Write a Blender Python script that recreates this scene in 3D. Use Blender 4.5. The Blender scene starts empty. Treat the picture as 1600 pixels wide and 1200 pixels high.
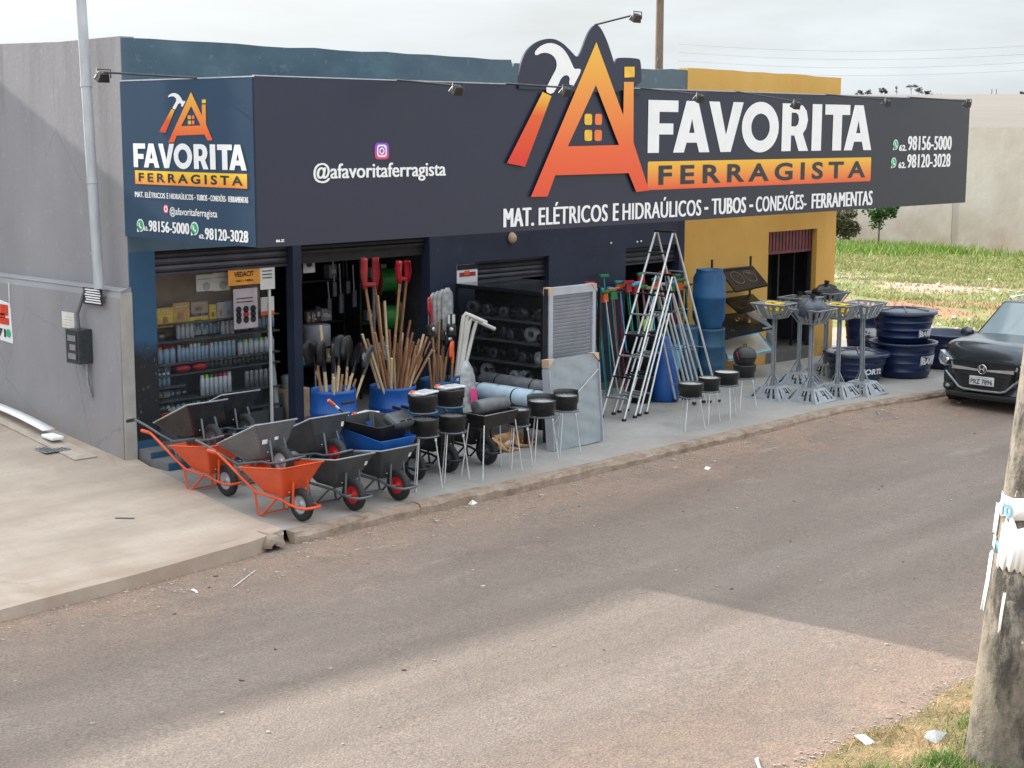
import bpy, math, random
from mathutils import Vector, Matrix, Euler
from mathutils.geometry import tessellate_polygon
import numpy as np
random.seed(7); rng = np.random.default_rng(7)
R = math.radians; PI = math.pi
sc = bpy.context.scene; COL = sc.collection

# ---------------------------------------------------------------- camera, sky, sun, exposure
CAM_F, CAM_H = 2460.0, 4.0
yaw, pit, rol = R(43.3), R(9.15), R(0.17)
FW = Vector((math.cos(pit)*math.cos(yaw), math.cos(pit)*math.sin(yaw), -math.sin(pit)))
RT0 = Vector((math.sin(yaw), -math.cos(yaw), 0)); UP0 = RT0.cross(FW)
RT = RT0*math.cos(rol)+UP0*math.sin(rol); UP = UP0*math.cos(rol)-RT0*math.sin(rol)
cam = bpy.data.objects.new('camera', bpy.data.cameras.new('camera')); COL.objects.link(cam)
cam.matrix_world = Matrix(((RT.x, UP.x, -FW.x, 0), (RT.y, UP.y, -FW.y, 0), (RT.z, UP.z, -FW.z, CAM_H), (0, 0, 0, 1)))
cam.data.sensor_width = 36; cam.data.lens = CAM_F/1600*36; cam.data.clip_end = 5000; cam.data.clip_start = .1
sc.camera = cam
SUN_DIR = Vector((0.10, -1.0, -math.tan(R(24.5)))).normalized()
w = bpy.data.worlds.new('World'); sc.world = w; w.use_nodes = True
nt = w.node_tree; nt.nodes.clear()
def wn(t, **k):
    n = nt.nodes.new(t)
    for a, b in k.items(): setattr(n, a, b)
    return n
sky = wn('ShaderNodeTexSky', sky_type='NISHITA'); sky.sun_disc = False
sky.sun_elevation = R(24.5); sky.sun_rotation = R(-5.7); sky.dust_density = 3; sky.air_density = 1.0
hs = wn('ShaderNodeHueSaturation'); hs.inputs['Saturation'].default_value = .5; hs.inputs['Value'].default_value = .62
tc = wn('ShaderNodeTexCoord'); mp = wn('ShaderNodeMapping'); mp.inputs['Scale'].default_value = (1.5, 1.5, 7)
nz = wn('ShaderNodeTexNoise'); nz.inputs['Scale'].default_value = 1.6; nz.inputs['Detail'].default_value = 5; nz.inputs['Roughness'].default_value = .55
rp = wn('ShaderNodeValToRGB'); rp.color_ramp.elements[0].position = .36; rp.color_ramp.elements[0].color = (.50, .50, .50, 1); rp.color_ramp.elements[1].position = .60; rp.color_ramp.elements[1].color = (.95, .95, .95, 1)
mx = wn('ShaderNodeMixRGB'); mx.inputs[2].default_value = (5.2, 5.6, 5.85, 1)
bg = wn('ShaderNodeBackground'); bg.inputs['Strength'].default_value = .1; wo = wn('ShaderNodeOutputWorld')
L = nt.links.new
L(tc.outputs['Generated'], mp.inputs['Vector']); L(mp.outputs[0], nz.inputs['Vector']); L(nz.outputs['Fac'], rp.inputs[0])
L(sky.outputs[0], hs.inputs['Color']); L(hs.outputs[0], mx.inputs[1]); L(rp.outputs[0], mx.inputs[0]); sx_ = wn('ShaderNodeSeparateXYZ'); L(tc.outputs['Generated'], sx_.inputs[0]); mr_ = wn('ShaderNodeMapRange'); mr_.inputs[3].default_value = 1.0; mr_.inputs[4].default_value = 4.1; L(sx_.outputs[2], mr_.inputs[0])
ml = wn('ShaderNodeMixRGB', blend_type='MULTIPLY'); ml.inputs[0].default_value = 1; L(mx.outputs[0], ml.inputs[1]); L(mr_.outputs[0], ml.inputs[2]); L(ml.outputs[0], bg.inputs[0]);   # overcast sky: brighter towards the zenith
L(bg.outputs[0], wo.inputs[0])
sl = bpy.data.lights.new('sun', 'SUN'); sl.energy = 4.9; sl.angle = R(.7); sl.color = (1, .93, .82)
so = bpy.data.objects.new('sun', sl); COL.objects.link(so); so.rotation_euler = SUN_DIR.to_track_quat('-Z', 'Y').to_euler(); so.location = (0, 0, 30)
sc.view_settings.view_transform = 'Standard'; sc.view_settings.look = 'None'; sc.view_settings.gamma = 1
sc.view_settings.use_curve_mapping = False; sc.view_settings.exposure = .64

# ---------------------------------------------------------------- placing help: turn photo measurements into real positions
CAM = Vector((0, 0, CAM_H))
def ray(px, py): return FW + RT*((px-800)/CAM_F) + UP*((600-py)/CAM_F)
def gz(x): return -.015*(x-10)
def gnd(px, py, dz=0):
    d = ray(px, py); n = Vector((.015, 0, 1)); return CAM + d*((dz+.15-CAM.dot(n))/d.dot(n))
def onY(px, py, Y): d = ray(px, py); return CAM + d*(Y/d.y)
def onX(px, py, X): d = ray(px, py); return CAM + d*(X/d.x)
def atx(px, Y, Z=0):
    n = RT*CAM_F-FW*(px-800); return -(n.y*Y+n.z*(Z-CAM_H))/n.x

# ---------------------------------------------------------------- materials
def lin(c):
    if isinstance(c, str):
        v = [int(c[i:i+2], 16)/255 for i in (0, 2, 4)]
        return tuple((x/12.92 if x < .04045 else ((x+.055)/1.055)**2.4) for x in v)
    return tuple(c)
MATS = {}
class NT:
    def __init__(s, name, rough=.6, metal=0, **kw):
        s.m = bpy.data.materials.new(name); s.m.use_nodes = True; s.t = s.m.node_tree
        s.b = s.t.nodes['Principled BSDF']; s.b.inputs['Roughness'].default_value = rough; s.b.inputs['Metallic'].default_value = metal
        s.pos = s.n('ShaderNodeNewGeometry').outputs['Position']; s.obj = s.n('ShaderNodeTexCoord').outputs['Object']
        MATS[name] = s.m
    def n(s, t): return s.t.nodes.new(t)
    def l(s, a, b): s.t.links.new(a, b)
    def noise(s, scale, vec=None, detail=4, stretch=None, rough=.55):
        v = vec or s.obj
        if stretch:
            mpp = s.n('ShaderNodeMapping'); mpp.inputs['Scale'].default_value = stretch; s.l(v, mpp.inputs[0]); v = mpp.outputs[0]
        q = s.n('ShaderNodeTexNoise'); q.inputs['Scale'].default_value = scale; q.inputs['Detail'].default_value = detail; q.inputs['Roughness'].default_value = rough
        s.l(v, q.inputs['Vector']); return q.outputs['Fac']
    def ramp(s, fac, stops):
        r = s.n('ShaderNodeValToRGB'); e = r.color_ramp.elements
        while len(e) < len(stops): e.new(.5)
        for k, (p, c) in enumerate(stops):
            e[k].position = p; c = (c,)*3 if isinstance(c, (int, float)) else lin(c); e[k].color = (*c, 1)
        s.l(fac, r.inputs[0]); return r.outputs[0]
    def mix(s, fac, a, b, mode='MIX'):
        r = s.n('ShaderNodeMixRGB'); r.blend_type = mode
        for i, v in zip((0, 1, 2), (fac, a, b)):
            if isinstance(v, (int, float)): r.inputs[i].default_value = v if i == 0 else (v, v, v, 1)
            elif isinstance(v, (tuple, str)): r.inputs[i].default_value = (*lin(v), 1)
            else: s.l(v, r.inputs[i])
        return r.outputs[0]
    def math(s, op, a, b=None, clamp=False):
        r = s.n('ShaderNodeMath'); r.operation = op; r.use_clamp = clamp
        for i, v in zip((0, 1), (a, b)):
            if v is None: continue
            if isinstance(v, (int, float)): r.inputs[i].default_value = v
            else: s.l(v, r.inputs[i])
        return r.outputs[0]
    def sep(s, v, k):
        r = s.n('ShaderNodeSeparateXYZ'); s.l(v, r.inputs[0]); return r.outputs[k]
    def rng(s, v, a, b, c=0, d=1):
        r = s.n('ShaderNodeMapRange'); r.inputs[1].default_value = a; r.inputs[2].default_value = b; r.inputs[3].default_value = c; r.inputs[4].default_value = d
        s.l(v, r.inputs[0]); return r.outputs[0]
    def col(s, c): s.l(c, s.b.inputs['Base Color']); return s
    def rgh(s, c): s.l(c, s.b.inputs['Roughness']); return s
    def bump(s, h, st=.3, dist=.01):
        r = s.n('ShaderNodeBump'); r.inputs['Strength'].default_value = st; r.inputs['Distance'].default_value = dist
        s.l(h, r.inputs['Height']); s.l(r.outputs[0], s.b.inputs['Normal']); return s
def M(name, c, rough=.6, metal=0, var=.18, scale=6, bump=0, bs=60, stretch=None):
    if name in MATS: return MATS[name]
    s = NT(name, rough, metal); c = lin(c)
    f = s.noise(scale, s.obj, 5, stretch)
    a = tuple(x*(1-var) for x in c); b = tuple(min(1, x*(1+var)+var*.01) for x in c)
    s.col(s.ramp(f, [(.3, a), (.7, b)]))
    s.rgh(s.rng(s.noise(scale*2.3, s.obj, 3), .3, .7, max(.03, rough-.08), min(1, rough+.1)))
    if bump: s.bump(s.noise(bs, s.obj, 3), bump, .004)
    return s.m
M('rubber', (.018, .018, .019), .75, 0, .3, 14, .4, 90); M('black_plastic', (.008, .008, .009), .42); M('black_metal', (.007, .007, .008), .42, 0, .4, 9)
M('galvanized', (.27, .29, .31), .5, .5, .2, 14); M('steel_tube', (.55, .56, .57), .33, .7, .12, 5); M('aluminium', (.68, .69, .7), .36, .65, .12, 6)
M('grey_tube', (.11, .12, .13), .42, .2); M('orange_paint', (.62, .075, .018), .36, 0, .12, 5); M('dark_grey_tray', (.055, .06, .065), .34, .1, .2, 5)
M('black_tray', (.016, .017, .02), .3, 0, .3, 5); M('silver_tray', (.12, .128, .14), .3, .3, .15, 5); M('navy_tray', (.02, .05, .12), .4)
M('tray_rim', (.3, .31, .33), .4, .4); M('red_hub', (.55, .012, .02), .4); M('white_hub', (.42, .44, .47), .4, .3); M('dark_hub', (.10, .11, .13), .4, .3)
M('blue_plastic', (.006, .075, .30), .42, 0, .15, 4); M('bright_blue_plastic', (.02, .17, .6), .45); M('barrel_blue', (.012, .085, .21), .45, 0, .25, 3)
M('barrel_teal', (.012, .07, .14), .5, 0, .3, 3); M('tank_navy', (.005, .016, .062), .34, 0, .2, 3); M('tank_lid', (.012, .02, .045), .28, 0, .25, 3)
M('wood_dark', (.22, .095, .045), .6, 0, .35, 5, .1, 40, (14, 14, 1)); M('wood_mid', (.33, .18, .09), .6, 0, .3, 5, .1, 40, (14, 14, 1)); M('wood_pale', (.55, .42, .26), .6, 0, .2, 5, .1, 40, (14, 14, 1))
M('white_plastic', (.72, .72, .70), .4, 0, .06); M('pvc', (.62, .60, .55), .4, 0, .1); M('red_plastic', (.36, .012, .018), .35); M('red_paint', (.42, .008, .02), .22)
M('orange_plastic', (.75, .13, .03), .4); M('yellow_plastic', (.78, .55, .02), .4, 0, .1); M('green_plastic', (.02, .20, .07), .45); M('lime_plastic', (.35, .7, .03), .4)
M('teal_plastic', (.02, .3, .3), .45); M('cyan_plastic', (.05, .35, .6), .45); M('pink_plastic', (.6, .05, .2), .4)
M('cardboard', (.46, .33, .23), .8); M('paper', (.72, .72, .70), .8, 0, .06, 9); M('paper_grey', (.4, .39, .4), .8, 0, .2, 12); M('granite', (.012, .012, .014), .28, 0, .6, 60); M('granite_pale', (.2, .22, .24), .3, 0, .2, 30)
M('ceramic', (.6, .62, .6), .18, 0, .05); M('ash_white', (.55, .56, .56), .5, 0, .15, 20); M('dark_tarp', (.045, .055, .075), .42, 0, .4, 8, .6, 14)
M('canvas_blue', (.33, .42, .5), .7, 0, .12, 8, .3, 20); M('roll_grey', (.10, .105, .115), .42, 0, .3, 12, .3, 30); M('chrome', (.75, .76, .78), .1, 1, .03)
M('glass_dark', (.02, .024, .03), .05); M('headlamp', (.30, .34, .38), .06, .2, .5, 40); M('car_paint', (.085, .095, .11), .16, .7, .05, 2); M('car_trim', (.016, .016, .018), .5)
M('meter_plastic', (.03, .035, .04), .35, 0, .4, 20); M('interior_wall', (.035, .035, .045), .8); M('interior_floor', (.11, .10, .095), .6)  # interior wall paint is near black to carry the darkness of the rooms
M('shutter_slat', (.045, .045, .056), .45, .2, .25, 3); M('shutter_dark', (.016, .016, .02), .5, .2); M('maroon_slat', (.13, .018, .028), .5, 0, .3, 6); M('shelf_dark', (.06, .065, .07), .5)
M('display_back', (.32, .26, .22), .8, 0, .25, 2); M('can_blue', (.28, .4, .55), .35, 0, .15, 8); M('can_white', (.5, .55, .6), .35, 0, .1, 8); M('packet_yellow', (.6, .42, .05), .5, 0, .3, 20)
M('packet_tan', (.45, .28, .08), .5, 0, .3, 20); M('clear_plastic', (.34, .35, .36), .3, 0, .35, 14, .5, 18); M('wrap_film', (.25, .285, .31), .14, 0, .07, 9, .8, 16)
M('frame_white', (.34, .35, .39), .4, 0, .1); M('blind_slat', (.30, .31, .35), .5, 0, .1, 5, .2, 30); M('print_dark', (.03, .03, .035), .6); M('print_white', (.78, .79, .8), .45, 0, .04); M('print_navy', (.022, .024, .036), .4)
M('print_red', (.6, .05, .02), .6); M('whatsapp_green', (.03, .38, .16), .45); M('insta_pink', (.75, .08, .25), .45); M('lamp_metal', (.05, .05, .055), .5, .3); M('old_wood_pole', (.16, .12, .095), .8, 0, .35, 3, .4, 40, (8, 8, 1))
M('wire_black', (.3, .31, .33), .6); M('fur_tan', (.36, .19, .085), .85, 0, .4, 7, .5, 90); M('fur_white', (.55, .45, .36), .85); M('sticker_white', (.7, .72, .74), .5, 0, .2, 50)
M('trunk_bark', (.12, .09, .06), .9, 0, .3, 20); M('dry_leaf', (.09, .06, .04), .8); M('stone_chip', (.34, .28, .23), .9, 0, .3, 15); M('leaf_green', (.05, .12, .03), .7, 0, .5, 3); M('leaf_haze', (.075, .095, .09), .8, 0, .3, .3)  # ridge leaves paler and greyer: distance haze mixed into their colour
M('pipe_grey', (.40, .43, .46), .5, .1, .15, 3, 0, 60, (3, 3, .6)); M('soffit', (.06, .06, .07), .7); M('shop_tile', (.13, .13, .135), .5, 0, .25, 3); M('step_blue', (.02, .09, .17), .6, 0, .3, 4)
M('roof_sheet', (.3, .3, .3), .7); M('yarn', (.03, .03, .03), .9); M('foam', (.8, .8, .8), .7, 0, .04)

s = NT('asphalt', .85)
xx = s.sep(s.pos, 0); yy = s.sep(s.pos, 1)
big = s.noise(.45, s.pos, 5); streak = s.noise(.55, s.pos, 6, (.35, 2.2, 1)); fine = s.noise(55, s.pos, 4); mid = s.noise(7, s.pos, 6, None, .7)
c = s.ramp(streak, [(.3, (.138, .104, .084)), (.55, (.188, .147, .121)), (.75, (.215, .172, .144))])
dust = s.math('ADD', s.rng(yy, 10.0, 12.3, 0, .95), s.rng(yy, 7.0, 5.2, 0, .9)); dust = s.math('MULTIPLY', dust, s.rng(s.noise(1.3, s.pos, 6, None, .65), .32, .6, .25, 1.2), True)
c = s.mix(dust, c, s.mix(mid, (.225, .145, .103), (.30, .205, .150)))
c = s.mix(s.rng(mid, .35, .65, .25, 0), c, (.09, .07, .06))
agg = s.n('ShaderNodeTexVoronoi'); agg.inputs['Scale'].default_value = 42; s.l(s.pos, agg.inputs['Vector'])
c = s.mix(.5, c, s.mix(1.0, c, s.ramp(fine, [(.32, .35), (.5, 1.0), (.68, 1.8)]), 'MULTIPLY'))
trk = s.n('ShaderNodeMath'); trk.operation = 'SINE'; s.l(s.math('MULTIPLY', yy, 2.5), trk.inputs[0]); c = s.mix(s.math('MULTIPLY', s.rng(trk.outputs[0], .2, 1.0, 0, .22), s.rng(s.noise(.7, s.pos, 4, (.3, 1, 1)), .35, .65)), c, (.12, .10, .09))
c = s.mix(s.rng(agg.outputs['Distance'], .0, .22, .38, 0), c, (.34, .30, .26))
sp = s.n('ShaderNodeTexVoronoi'); sp.inputs['Scale'].default_value = 3.3; s.l(s.pos, sp.inputs['Vector'])
c = s.mix(s.rng(sp.outputs['Distance'], .03, .07, .25, 0), c, (.07, .05, .04))
c = s.mix(s.math('MULTIPLY', s.rng(s.noise(1.1, s.pos, 6, (.5, 1.6, 1), .7), .60, .70, 0, .5), s.rng(yy, 8.5, 11.5)), c, (.36, .29, .23))
c = s.mix(s.rng(s.noise(.9, s.pos, 7, (.5, 1.8, 1), .75), .60, .74, 0, .5), c, (.115, .092, .08))
crk = s.n('ShaderNodeTexVoronoi'); crk.feature = 'DISTANCE_TO_EDGE'; crk.inputs['Scale'].default_value = .55
wv = s.mix(.22, s.pos, s.noise(2.5, s.pos, 6), 'ADD'); s.l(wv, crk.inputs['Vector'])
crf = s.math('MULTIPLY', s.rng(crk.outputs['Distance'], 0, .012, .38, 0), s.rng(s.noise(.5, s.pos, 2), .45, .6, 0, 1))
c = s.mix(s.math('MULTIPLY', crf, .45), c, (.08, .06, .05)); s.col(c)
s.bump(s.math('ADD', s.math('MULTIPLY', fine, .6), s.math('MULTIPLY', mid, 1.2)), 1.0, .016)

s = NT('ground', .95)   # dirt street, dry grass and debris beyond the shop, by distance from it
xx = s.sep(s.pos, 0); wob = s.rng(s.noise(.28, s.pos, 5, None, .6), .25, .75, -3.2, 3.2); xd = s.math('ADD', xx, wob)
dirt = s.mix(s.noise(1.2, s.pos, 6), (.36, .24, .175), (.48, .35, .27)); red = s.mix(s.noise(2, s.pos, 5), (.30, .12, .065), (.36, .19, .12))
grs = s.mix(s.ramp(s.noise(.9, s.pos, 6, None, .7), [(.35, 0), (.65, 1)]), (.13, .17, .045), (.27, .24, .10))
c = s.mix(s.rng(xd, 31.8, 33.0), dirt, grs)
c = s.mix(s.math('MULTIPLY', s.rng(xd, 36.3, 36.8), s.rng(xd, 39.3, 38.2)), c, red)
c = s.mix(s.math('MULTIPLY', s.rng(xd, 42.6, 43.4), s.rng(xd, 45.4, 44.6)), c, dirt)
c = s.mix(s.rng(xx, 65, 75), c, s.mix(s.noise(.01, s.pos, 6, (1, 3, 1)), (.165, .145, .125), (.205, .182, .160)))
wav = s.n('ShaderNodeTexWave'); wav.inputs['Scale'].default_value = .018; wav.inputs['Distortion'].default_value = 6; wav.inputs['Detail'].default_value = 3; s.l(s.pos, wav.inputs['Vector'])
c = s.mix(s.math('MULTIPLY', s.rng(xx, 90, 130), s.rng(wav.outputs['Fac'], .6, .95, 0, .15)), c, (.13, .115, .095)); s.col(c); s.bump(s.noise(9, s.pos, 5), .6, .05)

s = NT('concrete_walk', .8)
c = s.ramp(s.noise(.8, s.pos, 7, None, .62), [(.3, (.23, .222, .21)), (.7, (.34, .325, .305))])
c = s.mix(s.rng(s.noise(14, s.pos, 5), .35, .7, .28, 0), c, (.17, .16, .15))
c = s.mix(s.math('MULTIPLY', s.rng(s.sep(s.pos, 1), 13.0, 12.2, 0, 1), s.rng(s.noise(2.2, s.pos, 5), .4, .6, .1, .6)), c, (.27, .20, .15))
c = s.mix(s.rng(s.noise(.35, s.pos, 3), .5, .7, 0, .35), c, (.31, .28, .25)); c = s.mix(s.rng(s.noise(1.3, s.pos, 8, None, .72), .55, .70, 0, .4), c, (.13, .115, .10)); s.col(c); s.bump(s.noise(40, s.pos, 4), .3, .004)
s = NT('concrete_slab', .85)
c = s.ramp(s.noise(.55, s.pos, 7, (1, 2.6, 1), .6), [(.28, (.30, .235, .185)), (.5, (.405, .325, .26)), (.72, (.47, .395, .325))])
c = s.mix(s.rng(s.noise(1.6, s.pos, 6, (1.6, .7, 1), .7), .48, .72, 0, .4), c, (.27, .215, .165))
c = s.mix(s.rng(s.noise(30, s.pos, 4), .4, .7, .22, 0), c, (.25, .21, .18))
def cracks(s, c, sc_, wd, amt, colr):
    k = s.n('ShaderNodeTexVoronoi'); k.feature = 'DISTANCE_TO_EDGE'; k.inputs['Scale'].default_value = sc_; s.l(s.mix(.25, s.pos, s.noise(3, s.pos, 7), 'ADD'), k.inputs['Vector'])
    return s.mix(s.math('MULTIPLY', s.rng(k.outputs['Distance'], 0, wd, amt, 0), s.rng(s.noise(.6, s.pos, 3), .42, .58)), c, colr)
c = cracks(s, c, .33, .006, .38, (.16, .13, .10))
c = s.mix(s.math('MULTIPLY', s.rng(s.sep(s.pos, 1), 12.9, 12.1), s.rng(s.noise(2, s.pos, 6), .4, .6, .1, .5)), c, (.25, .17, .12))
c = s.mix(s.rng(s.noise(1.0, s.pos, 8, None, .75), .62, .72, 0, .35), c, (.17, .14, .12)); s.col(c); s.bump(s.noise(22, s.pos, 5), .35, .006)
s = NT('kerb_stone', .9)
c = s.ramp(s.noise(4, s.pos, 6, None, .7), [(.3, (.16, .11, .08)), (.5, (.27, .20, .15)), (.7, (.34, .28, .23))]); s.col(c); s.bump(s.noise(16, s.pos, 6, None, .7), .9, .03)
s = NT('grey_wall', .85)
zz = s.sep(s.pos, 2)
c = s.ramp(s.noise(.9, s.pos, 7, (1, 1, .35), .6), [(.3, (.215, .212, .228)), (.7, (.285, .28, .295))])
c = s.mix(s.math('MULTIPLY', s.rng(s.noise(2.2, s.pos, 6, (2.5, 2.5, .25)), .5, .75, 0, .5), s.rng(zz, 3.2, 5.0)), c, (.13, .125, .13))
c = s.mix(s.math('MULTIPLY', s.rng(zz, .75, .1, 0, 1), s.rng(s.noise(3, s.pos, 6), .35, .65, 0, .65)), c, (.30, .235, .19))
c = s.mix(s.rng(s.noise(9, s.pos, 5), .62, .72, 0, .25), c, (.42, .41, .40)); c = cracks(s, c, .5, .006, .45, (.12, .12, .125))
c = s.mix(s.rng(s.noise(1.5, s.pos, 7, (1, 1, .3), .7), .58, .70, 0, .35), c, (.20, .195, .20)); c = s.mix(s.rng(s.noise(60, s.pos, 3), .66, .72, 0, .4), c, (.14, .14, .14)); s.col(c); s.bump(s.noise(18, s.pos, 5), .25, .010)
s = NT('grey_wall_edge', .85); s.col(s.ramp(s.noise(3, s.pos, 6), [(.3, (.26, .24, .225)), (.7, (.40, .37, .34))])); s.bump(s.noise(20, s.pos, 4), .3, .01)
s = NT('blue_parapet', .75)
c = s.ramp(s.noise(1.0, s.pos, 6, (1, 1, 1.6), .6), [(.3, (.045, .085, .125)), (.55, (.070, .125, .165)), (.72, (.11, .185, .21))])
c = s.mix(s.rng(s.sep(s.pos, 0), 14.5, 19, 0, .75), c, (.115, .145, .16))
c = s.mix(s.rng(s.noise(6, s.pos, 6, None, .7), .58, .70, 0, .6), c, (.16, .24, .27)); s.col(c); s.bump(s.noise(15, s.pos, 5), .3, .01)
s = NT('navy_wall', .6)
c = s.ramp(s.noise(1.4, s.pos, 5), [(.3, (.012, .018, .042)), (.7, (.022, .032, .068))])
c = s.mix(s.rng(s.noise(9, s.pos, 5), .66, .72, 0, .4), c, (.08, .09, .11)); s.col(c); s.bump(s.noise(14, s.pos, 4), .2, .01)
s = NT('pillar_paint', .6)   # blue, a black painted band with scratches, blue again at the foot
zz = s.sep(s.pos, 2); nb = s.noise(3, s.pos, 5)
blk = s.math('MULTIPLY', s.rng(s.math('ADD', zz, s.math('MULTIPLY', nb, .35)), 1.66, 1.45), s.rng(zz, .26, .265))
c = s.mix(blk, s.mix(nb, (.012, .06, .13), (.025, .09, .17)), (.008, .009, .012))
c = s.mix(s.math('MULTIPLY', blk, s.rng(s.noise(22, s.pos, 6, (1, 1, .5), .7), .62, .66, 0, .8)), c, (.3, .28, .27)); s.col(c); s.bump(nb, .2, .01)
s = NT('yellow_wall', .75)
zz = s.sep(s.pos, 2)
c = s.ramp(s.noise(.9, s.pos, 6, (1, 1, .6), .6), [(.3, (.58, .31, .058)), (.7, (.68, .40, .10))])
c = s.mix(s.math('MULTIPLY', s.rng(zz, .25, -.2, 0, 1), s.rng(s.noise(4, s.pos, 5), .35, .6, .15, .8)), c, (.22, .13, .07))
c = s.mix(s.rng(s.noise(7, s.pos, 6), .6, .72, 0, .3), c, (.42, .30, .14)); s.col(c); s.bump(s.noise(16, s.pos, 4), .2, .01)
s = NT('back_wall', .9)
zz = s.sep(s.pos, 2)
c = s.ramp(s.noise(.35, s.pos, 7, (1, 1, .8), .62), [(.3, (.40, .35, .31)), (.5, (.48, .44, .40)), (.7, (.55, .515, .475))])
c = s.mix(s.math('MULTIPLY', s.rng(zz, 1.3, -.6, 0, 1), s.rng(s.noise(.9, s.pos, 6), .35, .65, .1, .8)), c, (.34, .25, .19)); s.col(c); s.bump(s.noise(3, s.pos, 5), .4, .03)
s = NT('pole_concrete', .95)
c = s.ramp(s.noise(2.6, s.obj, 8, (1, 1, .6), .68), [(.32, (.09, .075, .058)), (.48, (.22, .19, .15)), (.68, (.38, .34, .29))])
c = s.mix(s.rng(s.noise(3.2, s.obj, 8, (1.3, 1.3, .5), .72), .46, .60, 0, .9), c, (.035, .03, .026))
c = s.mix(s.rng(s.noise(16, s.obj, 5, (1, 1, .5)), .68, .72, 0, .8), c, (.65, .63, .6)); s.col(c); s.bump(s.noise(26, s.obj, 6, None, .7), .8, .02)
s = NT('verge', .95)
c = s.ramp(s.noise(2.2, s.pos, 7, None, .68), [(.34, (.11, .10, .035)), (.5, (.24, .17, .08)), (.66, (.40, .24, .14))]); s.col(c); s.bump(s.noise(26, s.pos, 6), .9, .04)
s = NT('sign_front', .34)
c = s.mix(s.rng(s.sep(s.pos, 0), 17, 27), (.015, .021, .048), (.026, .031, .042)); c = s.mix(s.noise(1.5, s.pos, 3), c, s.mix(.4, c, (.024, .023, .038))); s.col(c)  # sky reflection put into the colour: greyer and lighter towards the far end
s.bump(s.noise(.9, s.pos, 3), .12, .05)
s = NT('sign_side', .30); s.col(s.mix(s.noise(1.2, s.pos, 3), (.022, .052, .098), (.032, .066, .115)))
def gradient(name, z0, z1, stops, rough=.4):
    s = NT(name, rough); s.col(s.ramp(s.rng(s.sep(s.pos, 2), z0, z1), stops)); return s.m
G3 = [(0, (.70, .075, .03)), (.30, (.75, .12, .035)), (.65, (.76, .27, .05)), (1, (.78, .46, .045))]
gradient('logo_grad', 3.2, 5.1, G3); gradient('band_grad', 3.18, 3.62, [(0, (.72, .08, .03)), (.5, (.76, .28, .05)), (1, (.8, .5, .04))])
gradient('handle_grad', 3.55, 4.45, [(0, (.65, .03, .02)), (.7, (.7, .1, .02)), (1, (.78, .45, .04))]); gradient('logo_grad_side', 3.70, 4.42, G3)
gradient('handle_grad_side', 3.85, 4.2, [(0, (.6, .02, .03)), (.7, (.65, .1, .02)), (1, (.75, .4, .04))]); gradient('band_grad_side', 3.26, 3.5, [(0, (.72, .08, .03)), (.6, (.76, .3, .05)), (1, (.8, .5, .04))])
gradient('insta_grad', 3.52, 3.82, [(0, (.85, .42, .05)), (.5, (.7, .05, .15)), (1, (.22, .06, .55))])
s = NT('glass_pane', .04); s.b.inputs['Base Color'].default_value = (.05, .055, .055, 1); s.b.inputs['Alpha'].default_value = .12; s.b.inputs['Specular IOR Level'].default_value = .6
def blade_mat(name, c1, c2):
    s = NT(name, .7); s.col(s.ramp(s.noise(1.6, s.pos, 5, None, .7), [(.35, c1), (.65, c2)])); return s.m
blade_mat('blade_dry', (.22, .17, .07), (.46, .34, .19)); blade_mat('blade_green', (.06, .15, .02), (.13, .24, .04)); blade_mat('blade_field', (.17, .23, .05), (.40, .35, .16)); blade_mat('blade_lush', (.12, .22, .03), (.26, .36, .06))
def mat(m): return MATS[m] if isinstance(m, str) else m

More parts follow.
